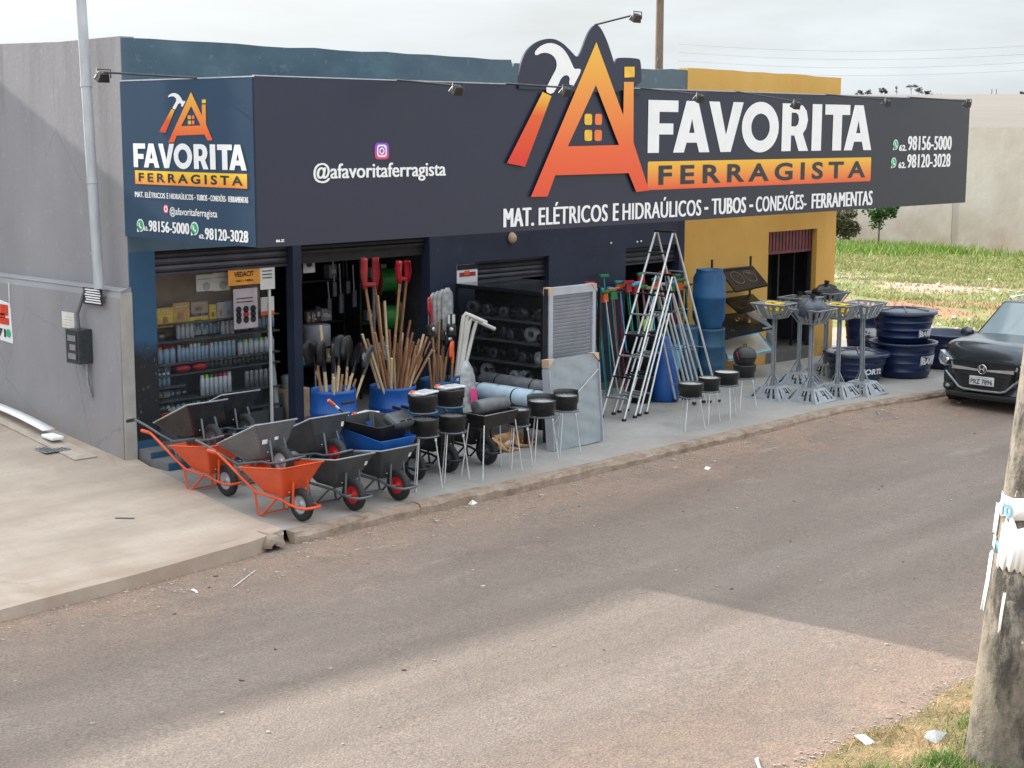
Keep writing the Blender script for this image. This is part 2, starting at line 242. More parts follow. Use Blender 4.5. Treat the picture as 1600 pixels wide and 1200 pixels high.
# ---------------------------------------------------------------- geometry help
class B:
    def __init__(s): s.v = []; s.f = []; s.s = []; s.X = Matrix.Identity(4)
    def add(s, vs, fs, sm=False):
        o = len(s.v); s.v += [s.X @ Vector(p) for p in vs]; s.f += [tuple(i+o for i in f) for f in fs]; s.s += [sm]*len(fs); return s
    def box(s, c, d, rot=None, ch=0):
        x, y, z = (k/2 for k in d); Rm = Euler(rot).to_matrix() if rot else Matrix.Identity(3); c = Vector(c)
        P = [(-x, -y, -z), (x, -y, -z), (x, y, -z), (-x, y, -z), (-x, -y, z), (x, -y, z), (x, y, z), (-x, y, z)]
        return s.add([c+Rm@Vector(p) for p in P], [(3, 2, 1, 0), (4, 5, 6, 7), (0, 1, 5, 4), (1, 2, 6, 5), (2, 3, 7, 6), (3, 0, 4, 7)])
    def bb(s, a, b): return s.box([(i+j)/2 for i, j in zip(a, b)], [abs(j-i) for i, j in zip(a, b)])
    def hexa(s, lo, hi):   # two quads, bottom and top
        return s.add(list(lo)+list(hi), [(3, 2, 1, 0), (4, 5, 6, 7), (0, 1, 5, 4), (1, 2, 6, 5), (2, 3, 7, 6), (3, 0, 4, 7)])
    def tube(s, pts, r, n=8, caps=True):
        pts = [Vector(p) for p in pts]; rs = r if isinstance(r, (list, tuple)) else [r]*len(pts); rings = []; ref = None
        for i, p in enumerate(pts):
            t = (pts[min(i+1, len(pts)-1)]-pts[max(i-1, 0)]).normalized()
            if ref is None: ref = t.orthogonal().normalized()
            u = (ref-t*ref.dot(t)).normalized(); ref = u; v = t.cross(u)
            rings.append([p+(u*math.cos(a)+v*math.sin(a))*rs[i] for a in [2*PI*k/n for k in range(n)]])
        V = [q for r_ in rings for q in r_]; F = []
        for i in range(len(pts)-1):
            for k in range(n): a = i*n+k; b = i*n+(k+1) % n; F.append((a, b, b+n, a+n))
        s.add(V, F, True)
        if caps: s.add(rings[0], [tuple(range(n-1, -1, -1))]); s.add(rings[-1], [tuple(range(n))])
        return s
    def lathe(s, prof, n=24, c=(0, 0, 0), axis='z', sm=True, a0=0, a1=2*PI):
        full = abs(a1-a0-2*PI) < 1e-6; m = n if full else n+1; V = []; F = []
        for (r, z) in prof:
            for k in range(m):
                a = a0+(a1-a0)*k/n; p = (r*math.cos(a), r*math.sin(a), z)
                if axis == 'y': p = (p[0], p[2], p[1])
                if axis == 'x': p = (p[2], p[0], p[1])
                V.append((p[0]+c[0], p[1]+c[1], p[2]+c[2]))
        for i in range(len(prof)-1):
            for k in range(n): a = i*m+k; b = i*m+(k+1) % m; F.append((a, b, b+m, a+m))
        return s.add(V, F, sm)
    def ball(s, c, r, n=10, sc_=(1, 1, 1)):
        return s.lathe([(max(1e-4, r*math.sin(PI*i/6))*1, r*math.cos(PI*i/6)) for i in range(7)], n, (0, 0, 0)) if False else s._ball(c, r, n, sc_)
    def _ball(s, c, r, n, q):
        V = []; F = []; m = max(5, n//2+1)
        for i in range(m+1):
            for k in range(n):
                a = PI*i/m; b = 2*PI*k/n; V.append((c[0]+q[0]*r*math.sin(a)*math.cos(b), c[1]+q[1]*r*math.sin(a)*math.sin(b), c[2]+q[2]*r*math.cos(a)))
        for i in range(m):
            for k in range(n): a = i*n+k; b = i*n+(k+1) % n; F.append((a, a+n, b+n, b))
        return s.add(V, F, True)
    def prism(s, poly, z0, z1, mp_=lambda x, y, z: (x, y, z)):
        n = len(poly); tri = tessellate_polygon([[Vector((x, y, 0)) for x, y in poly]])
        V = [mp_(x, y, z0) for x, y in poly]+[mp_(x, y, z1) for x, y in poly]
        return s.add(V, [tuple(t) for t in tri]+[tuple(i+n for i in t) for t in tri]+[(i, (i+1) % n, (i+1) % n+n, i+n) for i in range(n)])
    def obj(s, name, m, parent=None, bevel=0, solid=0, sub=0, shared=None):
        me = shared
        if me is None:
            me = bpy.data.meshes.new(name); me.from_pydata([tuple(p) for p in s.v], [], s.f); me.materials.append(mat(m))
            me.polygons.foreach_set('use_smooth', s.s); me.update()
        o = bpy.data.objects.new(name, me); COL.objects.link(o)
        if parent: o.parent = parent
        if bevel:
            k = o.modifiers.new('bevel', 'BEVEL'); k.width = bevel; k.segments = 2; k.limit_method = 'ANGLE'; k.angle_limit = R(40)
        if solid: k = o.modifiers.new('solid', 'SOLIDIFY'); k.thickness = solid; k.offset = 0
        if sub: k = o.modifiers.new('sub', 'SUBSURF'); k.levels = sub; k.render_levels = sub
        return o
def tag(o, label=None, cat=None, group=None, kind=None):
    for k, v in (('label', label), ('category', cat), ('group', group), ('kind', kind)):
        if v: o[k] = v
    return o
def thing(name, label, cat, loc=(0, 0, 0), rz=0, group=None, rx=0, ry=0, scale=1):
    o = bpy.data.objects.new(name, None); COL.objects.link(o); o.location = loc; o.rotation_euler = (rx, ry, rz); o.scale = (scale,)*3; o.empty_display_size = .1
    return tag(o, label, cat, group)
def copy_tree(o, parent=None):
    c = o.copy(); COL.objects.link(c); c.parent = parent
    for ch in [k for k in o.children]: copy_tree(ch, c)
    return c
def dup(o, label, loc, rz=None, scale=None, ry=None, group=None):
    c = copy_tree(o); c.location = loc
    e = list(c.rotation_euler)
    if rz is not None: e[2] = rz
    if ry is not None: e[1] = ry
    c.rotation_euler = e
    if scale is not None: c.scale = (scale,)*3 if isinstance(scale, (int, float)) else scale
    c['label'] = label
    if group: c['group'] = group
    return c
def struct(b, name, m, **k): return tag(b.obj(name, m, **k), kind='structure')
# flat print: text and polygons laid on a surface
def text2d(txt, bold=0.0, space=1.0):
    cu = bpy.data.curves.new('t', 'FONT'); cu.body = txt; cu.offset = bold; cu.space_character = space; cu.resolution_u = 4; cu.fill_mode = 'FRONT'
    o = bpy.data.objects.new('t', cu); COL.objects.link(o); dg = bpy.context.evaluated_depsgraph_get(); me = o.evaluated_get(dg).to_mesh()
    V = [(v.co.x, v.co.y) for v in me.vertices]; F = [tuple(p.vertices) for p in me.polygons]; o.evaluated_get(dg).to_mesh_clear()
    bpy.data.objects.remove(o); bpy.data.curves.remove(cu); return V, F
def put_text(name, txt, mp_, box, m, parent, bold=0, space=1.0, fat=0):
    V, F = text2d(txt, bold, space); xs = [p[0] for p in V]; ys = [p[1] for p in V]; a, b, c, d = min(xs), max(xs), min(ys), max(ys); u0, v0, u1, v1 = box
    bb_ = B(); sg_ = 1 if u1 > u0 else -1; hv = fat*abs(v1-v0)
    for j, sh in enumerate((-1, 0, 1) if fat else (0,)):
        P = []
        for x, y in V:
            t = (x-a)/(b-a); q = (y-c)/(d-c); p = mp_(u0+sg_*hv+(u1-u0-2*sg_*hv)*t+sh*hv, v0+(v1-v0)*q); P.append(p)
        if fat:
            e1 = mp_(u0+.01, v0)-mp_(u0, v0); e2 = mp_(u0, v0+.01)-mp_(u0, v0); nn_ = e1.cross(e2).normalized(); nn_ = nn_ if (nn_.x < -.5 or nn_.y < -.5) else -nn_; P = [p+nn_*.0006*(j+1) for p in P]
        bb_.add(P, F)
    return bb_.obj(name, m, parent)
def put_poly(name, loops, mp_, m, parent, thick=None):
    tri = tessellate_polygon([[Vector((x, y, 0)) for x, y in l] for l in loops]); P = [mp_(x, y) for l in loops for x, y in l]
    return B().add(P, [tuple(t) for t in tri]).obj(name, m, parent)
def rrect(x0, y0, x1, y1, r, n=4):
    out = []
    for cx, cy, a in ((x1-r, y1-r, 0), (x0+r, y1-r, 90), (x0+r, y0+r, 180), (x1-r, y0+r, 270)):
        out += [(cx+r*math.cos(R(a+90*i/n)), cy+r*math.sin(R(a+90*i/n))) for i in range(n+1)]
    return out
def circ(x, y, r, n=20, q=1.0): return [(x+r*math.cos(2*PI*k/n), y+q*r*math.sin(2*PI*k/n)) for k in range(n)]
def blades(name, spots, hmin, hmax, wd, m, lean=.5):
    n = len(spots); S = np.array(spots, float); a = rng.uniform(0, 2*PI, n); h = rng.uniform(hmin, hmax, n); ln = rng.normal(0, lean, (n, 2))*h[:, None]
    dx = np.stack([np.cos(a), np.sin(a)], 1)*wd/2
    V = np.zeros((n, 3, 3)); V[:, 0, :2] = S[:, :2]-dx; V[:, 1, :2] = S[:, :2]+dx; V[:, 0, 2] = V[:, 1, 2] = S[:, 2]-.01; V[:, 2, :2] = S[:, :2]+ln; V[:, 2, 2] = S[:, 2]+h
    me = bpy.data.meshes.new(name); me.vertices.add(n*3); me.vertices.foreach_set('co', V.ravel()); me.loops.add(n*3); me.loops.foreach_set('vertex_index', np.arange(n*3))
    me.polygons.add(n); me.polygons.foreach_set('loop_start', np.arange(n)*3); me.polygons.foreach_set('loop_total', np.full(n, 3)); me.update(calc_edges=True); me.materials.append(mat(m))
    o = bpy.data.objects.new(name, me); COL.objects.link(o); return o

# ---------------------------------------------------------------- the ground and the road
def terr(x, y):
    if x < 70: return -.015*(x-10)-.14
    t = -.9-.14
    u = max(0, x*.85+y*.5-150); return t + 30*(1-math.exp(-u/420.0))*(.86+.10*math.sin(y*.004+1.2)+.04*math.sin(x*.006))
xs = [-60, -20, 0, 10, 20, 27, 34, 42, 52, 60, 70, 80, 100]+[100+25*i for i in range(1, 16)]+[475+60*i for i in range(1, 24)]
ys = [-400+50*i for i in range(8)]+[-20, 0, 8, 16, 24, 32, 40, 60, 90]+[130+50*i for i in range(32)]
b = B(); nx = len(xs)
b.add([(x, y, terr(x, y)-(.05 if x < 28 else 0)) for y in ys for x in xs], [(j*nx+i, j*nx+i+1, (j+1)*nx+i+1, (j+1)*nx+i) for j in range(len(ys)-1) for i in range(nx-1)], True)
struct(b, 'ground', 'ground')
b = B(); xs = [-12+.5*i for i in range(0, 128)]; ys = [4.6+.3*i for i in range(28)]; nx = len(xs)
def rz_(x, y): return gz(x)-.13+(.05*max(0, min(1, (x-14)/8)) if y > 10 else 0)*max(0, min(1, (y-10)/2)) + .012*math.sin(x*1.3+y)*math.sin(y*2.1)
b.add([(x, y, rz_(x, y)) for y in ys for x in xs], [(j*nx+i, j*nx+i+1, (j+1)*nx+i+1, (j+1)*nx+i) for j in range(len(ys)-1) for i in range(nx-1)], True)
struct(b, 'road', 'asphalt')
# kerb line of the pavement
KP = [(9.79, 12.16), (12.0, 12.22), (14.64, 12.27), (18.5, 12.45), (20.75, 12.55), (23.4, 12.3), (26.5, 12.2)]
def kerby(x):
    for (a, c), (d, e) in zip(KP, KP[1:]):
        if x <= d: return c+(e-c)*(x-a)/(d-a)
    return 12.2
b = B(); n = 40; kx = [9.62+(28.2-9.62)*i/n for i in range(n+1)]
b.add([(x, kerby(x)+.14, gz(x)-.003) for x in kx]+[(x, 17.4, gz(x)-.003) for x in kx], [(i, i+1, i+n+2, i+n+1) for i in range(n)])
b.add([(kx[-1], kerby(28)+.14, gz(28)-.003), (kx[-1], 17.4, gz(28)-.003), (kx[-1]+.02, 17.4, gz(28)-.3), (kx[-1]+.02, kerby(28)+.14, gz(28)-.3)], [(0, 1, 2, 3)])
walk = struct(b, 'pavement', 'concrete_walk')
kerb = tag(thing('kerb', None, None), kind='structure')
x = 9.72
while x < 27.5:
    ln = random.uniform(1.5, 2.4); b = B(); n = 10; lo_ = []; dz = random.uniform(-.006, .003)
    for i in range(n+1):
        xx_ = x+(ln-.004)*i/n; y_ = kerby(xx_); e1, e2, e3 = (random.uniform(-.014, .014) for _ in range(3)); z_ = gz(xx_)+dz
        lo_ += [(xx_, y_-.012+e1, z_-.3), (xx_, y_-.004+e1, z_-.05+e3), (xx_, y_+.028+e2+(.03 if random.random() < .1 else 0), z_-.004+min(0, e3)), (xx_, y_+.15, z_)]
    b.add(lo_, [(4*i+k, 4*i+4+k, 4*i+5+k, 4*i+1+k) for i in range(n) for k in range(3)]+[(0, 1, 2, 3), (4*n+3, 4*n+2, 4*n+1, 4*n)])
    b.obj('kerb_stone', 'kerb_stone', kerb); x += ln
# pale driveway slab at the left, its kerb edge, and the rounded drain nose
def slz(x, y): return gz(max(x, 9.0))*0+.025+max(0, y-15.8)*.105+(-.035 if y < 12.3 else 0)*0
b = B()
EDGE = [(9.66, 12.28), (9.70, 12.7), (9.88, 13.6), (10.12, 14.5), (10.38, 15.5), (10.50, 16.12)]
ring_ = [(-14, 11.55), (2, 11.72), (6.34, 11.82), (8.4, 12.0), (9.15, 12.10), (9.5, 12.16)]+EDGE+[(10.5, 17), (10.5, 18), (10.5, 19), (10.5, 21), (10.5, 24), (-14, 24), (-14, 21), (-14, 19), (-14, 17), (-14, 15)]
tri = tessellate_polygon([[Vector((x, y, 0)) for x, y in ring_]])
def slab_verts(dz): return [(x, y, slz(x, y)+dz) for x, y in ring_]
nn = len(ring_)
rows = sorted(set([12.4, 13, 14, 15, 15.8, 17, 18, 19, 21, 24]))
def sfront(x): return float(np.interp(x, [-14, 2, 6.34, 8.4, 9.15, 9.66], [11.55, 11.72, 11.82, 12.0, 12.10, 12.28]))+.012*math.sin(x*3.1)
def sright(y): return float(np.interp(y, [12.28, 12.7, 13.6, 14.5, 15.5, 16.12, 17], [9.66, 9.70, 9.88, 10.12, 10.38, 10.5, 10.5]))
RY = [None, 12.32, 12.7, 13.2, 13.8, 14.4, 15, 15.5, 15.8, 16.2, 17, 18, 19, 20, 21.5, 24]; NC = 60; G_ = []
for y in RY:
    for i in range(NC+1):
        u = i/NC; u = 1-(1-u)**1.6; x = -14+(sright(y if y else 12.28)+14)*u; yy_ = y if y else sfront(x); G_.append((x, yy_, slz(x, yy_)))
m_ = NC+1; F0 = [(j*m_+i, j*m_+i+1, (j+1)*m_+i+1, (j+1)*m_+i) for j in range(len(RY)-1) for i in range(NC)]
b.add(G_, F0, True)
b.add(list(G_[:m_])+[(p[0], p[1]-.02, p[2]-.32) for p in G_[:m_]], [(i, i+m_, i+1+m_, i+1) for i in range(NC)])
Rt_ = [G_[j*m_+NC] for j in range(len(RY))]; b.add(Rt_+[(p[0], p[1], p[2]-.3) for p in Rt_], [(j, j+1, j+1+len(RY), j+len(RY)) for j in range(len(RY)-1)])
slab = struct(b, 'driveway_slab', 'concrete_slab')
# drain nose: short half-round concrete channel mouth
t = thing('drain_outlet', 'rounded concrete drain mouth where the pale slab meets the kerb', 'drain', (9.42, 12.1, -.1))
b = B(); b.lathe([(.055, -.02), (.12, -.02), (.13, .03), (.125, .30), (.055, .30)], 18, (0, 0, 0), 'y', True, R(10), R(170)); b.obj('collar', 'kerb_stone', t)
B().box((0, .16, -.005), (.14, .3, .01)).obj('channel_floor', 'print_dark', t)
# near grass verge
b = B(); VX = [6.0+.35*i for i in range(40)]
def vy(x): return 5.25+.28*math.sin(x*1.1)*.25+(-.85*(8.1-x)*.12 if x < 8.1 else .03*(x-8))+.06+.05*math.sin(x*5)
def vz(x, y): return gz(x)-.13+.012+min(.12, max(0, (vy(x)-y))*.16)
VY = [0, .04, .12, .3, .6, 1.0, 1.6, 2.4, 3.6, 6]; b.add([(x, vy(x)-d, vz(x, vy(x)-d)) for d in VY for x in VX], [(j*40+i, j*40+i+1, (j+1)*40+i+1, (j+1)*40+i) for j in range(len(VY)-1) for i in range(39)], True)
struct(b, 'grass_verge', 'verge')
sp_ = []
def clump(x, y): return (math.sin(x*3.1+1)*math.sin(y*4.3+.5)+math.sin(x*7.7)*math.sin(y*6.1+2)*.6)
while len(sp_) < 15000:
    x = random.uniform(6.6, 13); y = vy(x)-abs(random.gauss(0, 1.1))-.02
    if random.random() < .25+.6*max(0, clump(x, y)): sp_.append((x, y, vz(x, y)))
tag(blades('dry_grass', sp_, .015, .065, .007, 'blade_dry', .9), 'short dry straw coloured grass on the verge by the pole', 'grass', kind='stuff')
sp_ = []
for cx, cy, r, k in [(8.35, 4.75, .16, 900), (8.85, 4.55, .12, 500), (9.75, 4.62, .24, 1700), (10.0, 4.4, .2, 1000), (8.6, 4.35, .3, 1200), (9.3, 4.3, .4, 1500), (8.0, 4.6, .2, 500), (11.2, 4.9, .3, 700), (10.6, 5.0, .15, 300)]:
    for _ in range(int(k*.55)): x = random.gauss(cx, r*.5); y = random.gauss(cy, r*.5); sp_.append((x, y, vz(x, y)))
tag(blades('green_grass', sp_, .02, .10, .009, 'blade_green', .7), 'green grass tufts on the verge by the pole', 'grass', kind='stuff')
# vacant lot grass
sp_ = []
while len(sp_) < 110000:
    x = random.uniform(33.5, 60); y = random.uniform(10, 40); q = y-x*.46; 
    if abs(math.atan2(y, x)-R(29)) > .16: continue
    k = math.sin(x*.9+math.sin(y*.5)*1.5)+math.sin(x*2.3+y*1.7)*.5+math.sin(y*1.1-x*.3)*.4
    if 36.2 < x+1.2*math.sin(y*.4) < 39 and random.random() < .93: continue
    if 42.8 < x+1.2*math.sin(y*.3) < 45 and random.random() < .85: continue
    if random.random() < .16+.5*max(0, k)+(x > 47)*.4: sp_.append((x, y, terr(x, y)))
tag(blades('lot_grass', sp_, .03, .13, .035, 'blade_field', .6), 'patchy grass covering the vacant lot before the pale wall', 'grass', kind='stuff')
sp_ = []
for cx, cy, rx, ry, k in [(56, 34.6, 1.2, 1.5, 3200), (57.5, 33, 1, 1.4, 2600), (58.5, 31.6, .7, 1.0, 900), (56.5, 30.5, 2, 5, 700), (58.8, 27, .5, 3, 500)]:
    for _ in range(k): x = random.gauss(cx, rx); y = random.gauss(cy, ry); sp_.append((min(x, 60), y, terr(x, y)))
tag(blades('tall_grass', sp_, .10, .5, .05, 'blade_lush', .5), 'tall bright green grass along the foot of the far wall', 'grass', kind='stuff')
# rubbish and stones on the lot: countless small bits
b = B()
for _ in range(260):
    x = random.choice([random.gauss(44, .7), random.gauss(33.4, .6), random.uniform(33, 56)]); y = x*random.uniform(.38, .66); r = random.uniform(.02, .08)
    b.box((x, y, terr(x, y)+r*.2), (r*2, r*1.5, r*.7), (random.uniform(-.3, .3), random.uniform(-.3, .3), random.uniform(0, 3)))
tag(b.obj('rubble', 'stone_chip'), 'pale rubble and litter scattered over the vacant lot', 'rubble', kind='stuff')
b = B()
for _ in range(46):
    x = random.choice([random.gauss(33.2, .4), random.gauss(43.8, .8), random.gauss(40, 3)]); y = x*random.uniform(.40, .62); r = random.uniform(.03, .08)
    b.box((x, y, terr(x, y)+r*.3), (r*2, r*1.3, r*.8), (random.uniform(-.4, .4), random.uniform(-.4, .4), random.uniform(0, 3)))
tag(b.obj('white_litter', 'paper'), 'white scraps of litter strewn on the vacant lot', 'litter', kind='stuff')
# gravel along the kerb foot and on the road
b = B()
for _ in range(900):
    x = random.uniform(3, 26); k = kerby(x) if x > 9.6 else 11.85+(x-6.3)*.09
    y = k-abs(random.gauss(0, .35))-.02 if random.random() < .8 else random.uniform(5.5, 12)
    r = random.uniform(.004, .015)*(1 if random.random() < .93 else 2); b.box((x, y, rz_(x, y)+r*.3), (r*2, r*1.6, r), (0, 0, random.uniform(0, 3)))
for _ in range(500):
    x = random.uniform(7, 12); y = vy(x)+random.gauss(0, .07); r = random.uniform(.003, .010); b.box((x, y, max(rz_(x, y), vz(x, y))+r*.3), (r*2, r*1.6, r), (0, 0, random.uniform(0, 3)))
tag(b.obj('gravel', 'stone_chip'), 'loose gravel along the kerb and the edge of the verge', 'gravel', kind='stuff')
b = B()
for _ in range(34):
    x = random.uniform(4, 24); y = random.uniform(5.6, 12.0); r = random.uniform(.006, .018); b.box((x, y, rz_(x, y)+.006), (r*2.4, r, .006), (random.uniform(-.2, .2), 0, random.uniform(0, 3)))
tag(b.obj('fallen_leaves', 'dry_leaf'), 'small dry leaves scattered over the road', 'leaves', kind='stuff')

# ---------------------------------------------------------------- shop building
YW, XL, XR = 16.17, 10.50, 26.15
bld = thing('shop_building', 'corner hardware shop with grey side wall, blue front and yellow end section', 'building', (0, 0, 0))
def pt(name, m, *boxes, bevel=0, parent=bld):
    return [B().bb(a, c).obj(name, m, parent, bevel=bevel) for a, c in boxes][0]
def top_wall(name, m, pts, z0, y0, y1):     # wall slab with a slightly uneven top
    b = B(); p = [(pts[0][0], z0)]+[(pts[-1][0], z0)]+list(reversed(pts)); b.prism(p, y0, y1, lambda x, z, y: (x, y, z)); return b.obj(name, m, bld)
random.seed(3)
def uneven(a, c, z0, z1, st=.4):
    out = []; n = max(2, int((c-a)/st))
    for i in range(n+1): out.append((a+(c-a)*i/n, z0+(z1-z0)*i/n+random.uniform(-.012, .012)))
    return out
top_wall('blue_upper_wall', 'blue_parapet', uneven(XL, 17.12, 5.06, 5.02)+[(17.16, 4.9)], 2.55, YW, YW+.18)
top_wall('blue_upper_wall', 'blue_parapet', [(17.16, 4.90), (17.2, 4.97)]+uneven(17.22, 21.40, 4.97, 5.0), 2.55, YW+.012, YW+.192)
top_wall('yellow_upper_wall', 'yellow_wall', uneven(21.40, XR, 5.03, 5.0), 2.20, YW-.004, YW+.18)
# navy front below the sign: piers and lintels
pt('pillar', 'pillar_paint', ((XL, YW-.01, -.12), (10.86, YW+.30, 2.55)))
pt('door_post', 'navy_wall', ((12.96, YW-.03, -.1), (13.10, YW+.12, 2.55)))
pt('navy_wall', 'navy_wall', ((15.45, YW, -.2), (16.36, YW+.18, 2.55)), ((17.98, YW, -.2), (19.84, YW+.18, 2.55)), ((21.26, YW-.002, -.25), (21.40, YW+.18, 2.55)), ((16.36, YW, 2.10), (17.98, YW+.18, 2.55)), ((19.84, YW, 2.12), (21.26, YW+.18, 2.55)), ((16.36, YW, -.2), (17.98, YW+.18, .2)))
pt('yellow_wall', 'yellow_wall', ((21.40, YW-.006, -.3), (23.90, YW+.18, 2.20)), ((25.5, YW-.006, -.4), (XR, YW+.18, 2.20)))
pt('door_jamb', 'print_dark', ((23.90, YW+.1, -.3), (23.94, YW+.17, 2.2)), ((25.46, YW+.1, -.3), (25.50, YW+.17, 2.2)))
# side wall, plinth
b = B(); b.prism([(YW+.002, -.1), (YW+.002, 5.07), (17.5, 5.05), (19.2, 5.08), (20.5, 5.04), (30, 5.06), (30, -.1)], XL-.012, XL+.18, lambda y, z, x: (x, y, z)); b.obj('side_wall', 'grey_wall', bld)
b = B(); b.prism([(XL-.012, -.15), (XL-.17, -.15), (XL-.17, 2.02), (XL-.14, 2.10), (XL-.012, 2.13)], YW-.03, 30, lambda x, z, y: (x, y, z)); b.obj('plinth', 'grey_wall', bld, bevel=.012)
pt('corner_trim', 'grey_wall_edge', ((XL-.168, YW-.05, -.1), (XL-.002, YW-.034, 2.08)))
pt('end_wall', 'yellow_wall', ((XR-.18, YW+.18, -.5), (XR-.001, 30, 5.0)))
pt('rear_wall', 'grey_wall', ((XL, 30, -.5), (XR, 30.18, 5)))
pt('roof', 'roof_sheet', ((XL+.17, YW+.2, 4.1), (XR-.19, 29.9, 4.16)))
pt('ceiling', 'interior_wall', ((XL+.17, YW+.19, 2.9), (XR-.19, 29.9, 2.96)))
pt('interior_wall', 'interior_wall', ((XL+.17, 21.5, -.1), (XR-.19, 21.6, 2.9)), ((15.6, YW+.19, -.1), (15.7, 21.5, 2.9)), ((21.5, YW+.19, -.1), (21.6, 21.5, 2.9)), ((XL+.17, YW+.31, -.1), (XL+.2, 21.5, 2.9)), ((XR-.22, YW+.19, -.4), (XR-.19, 21.5, 2.9)))  # dark lining, end wall included: indoor shade put into the colour
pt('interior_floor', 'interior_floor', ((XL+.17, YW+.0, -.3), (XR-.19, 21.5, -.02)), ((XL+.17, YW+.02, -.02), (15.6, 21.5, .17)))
# entrance steps with blue risers at the left
pt('step', 'shop_tile', ((10.52, 15.88, -.1), (13.0, YW-.012, .165)))
pt('step', 'shop_tile', ((10.52, 15.52, -.1), (13.2, 15.878, .085)))
for y0, z0, z1 in ((15.868, .09, .155), (15.508, -.03, .075)): pt('riser', 'step_blue', ((10.52, y0, z0), (13.0, y0+.011, z1)))
# roll-up shutters, half open: each slat a part
def shutter(x0, x1, ztop, zbot, m, name='shutter', depth=.06, sag=0):
    fr = pt(name, m, ((x0, YW+.085, zbot-.03), (x1, YW+.13, zbot)))
    n = max(2, int(round((ztop-zbot)/.085))); me = None
    for k in range(n):
        z = zbot+(ztop-zbot)*k/n; h = (ztop-zbot)/n
        b = B(); b.prism([(0, 0), (-.018, h*.25), (-.022, h*.55), (-.004, h*.94), (.02, h*.94), (.02, 0)], x0+.01, x1-.01, lambda y, zz, x: (x, YW+.10+y, z+zz)); b.obj('slat', m, fr)
    return fr
shutter(10.86, 12.96, 2.62, 2.27, 'shutter_slat'); shutter(13.10, 15.45, 2.62, 2.42, 'shutter_dark'); shutter(16.36, 17.98, 2.12, 1.82, 'shutter_slat'); shutter(19.84, 21.26, 2.13, 1.86, 'shutter_slat')
pt('shutter_box', 'shutter_dark', ((10.86, YW+.13, 2.25), (15.45, YW+.35, 2.56)))
dr = pt('door', 'maroon_slat', ((23.94, YW+.11, 1.80), (25.46, YW+.13, 2.20)))
for k in range(14): B().bb((23.955+k*.108, YW+.085, 1.83), (24.035+k*.108, YW+.105, 2.19)).obj('slat', 'maroon_slat', dr)
pt('door_rail', 'maroon_slat', ((23.94, YW+.08, 1.78), (25.46, YW+.115, 1.83)))
pt('door_frame', 'shutter_dark', ((24.75, YW+.35, -.2), (24.8, YW+.4, 2.2)), ((25.2, YW+.3, -.2), (25.24, YW+.34, 1.8)))
# glazed display front left: pane, white upright, shelves, back panel
pt('display_back', 'display_back', ((10.87, YW+.60, 1.02), (12.9, YW+.63, 2.27))); pt('display_back', 'dark_hub', ((10.87, YW+.60, .17), (12.9, YW+.63, 1.018)))
for z in (.42, .66, .98, 1.12, 1.40, 1.62): pt('shelf', 'shelf_dark', ((10.87, YW+.2, z-.02), (12.9, YW+.59, z)))
pt('upright', 'white_plastic', ((12.66, YW+.10, .2), (12.69, YW+.13, 2.24)))
pt('display_base', 'shelf_dark', ((10.87, YW+.16, .17), (12.9, YW+.2, .36)))
pt('glass_pane', 'glass_pane', ((10.87, YW+.118, .37), (12.65, YW+.124, 2.25)))
pt('glass_pane', 'glass_pane', ((24.0, YW+.45, .0), (24.7, YW+.455, 1.8)))

# unseen building left of the frame, added to cast the shadow on the road
nb_ = thing('shadow_building', 'unseen plain grey building added behind the driveway to shade the road', 'building', (0, 0, 0))
pt('wall', 'grey_wall', ((-16, 25.0, -.2), (10.3, 33, 7.1)), parent=nb_); pt('roof', 'roof_sheet', ((-16.2, 24.8, 7.1), (10.32, 33.2, 7.25)), parent=nb_)

# ---------------------------------------------------------------- the big sign
YS, SX0, SX1, SZ0, SZ1 = 13.60, 10.45, 26.30, 2.745, 4.56
sign = thing('shop_sign', 'long dark blue shop sign wrapping the corner, with orange house and hammer logo', 'sign', (SX0, YS, SZ0))
INV = Matrix.Translation((-SX0, -YS, -SZ0))
def Lc(p): return INV @ Vector(p)
def F_(d): return lambda u, v: Lc((u, YS-d, v))
def S_(d): return lambda u, v: Lc((SX0-.003-d, u, v))
b = B(); b.X = INV
pn = [SX0+.02+2.2*k for k in range(1, 8)]; prev = SX0
bb = B(); bb.X = INV; bb.bb((SX0, YS, SZ0), (SX1, YS+.035, SZ1)); bb.obj('front_panel', 'sign_front', sign)
b = B(); b.X = INV; b.bb((SX0-.003, YS+.036, SZ0+.005), (SX0+.03, YW-.03, SZ1-.01)); b.obj('side_panel', 'sign_side', sign)
b = B(); b.X = INV; b.bb((SX1-.03, YS+.036, SZ0), (SX1, YW+.1, SZ1)); b.obj('end_panel', 'sign_front', sign)
for k in range(9):   # open steel frame holding the sign off the wall
    xq = SX0+.3+k*1.92
    for zq in (SZ0+.12, SZ1-.15): b = B(); b.X = INV; b.bb((xq, YS+.04, zq), (xq+.04, YW-.01, zq+.04)); b.obj('frame_bar', 'lamp_metal', sign)
b = B(); b.X = INV
for (a, c) in (((SX0, YS-.006, SZ1), (SX1, YS+.04, SZ1+.012)), ((SX0-.006, YS, SZ1-.01), (SX0+.03, YW-.03, SZ1+.004))): b.bb(a, c)
b.obj('edge_trim', 'pipe_grey', sign)
def fp(px, py): p = onY(px, py, YS); return (p.x, p.z)
def chaikin(P, n=2):
    for _ in range(n): P = [q for i in range(len(P)) for q in ((P[i][0]*.75+P[(i+1) % len(P)][0]*.25, P[i][1]*.75+P[(i+1) % len(P)][1]*.25), (P[i][0]*.25+P[(i+1) % len(P)][0]*.75, P[i][1]*.25+P[(i+1) % len(P)][1]*.75))]
    return P
def crop(cx, cy): return fp(780+cx/2.963, 20+cy/2.963)
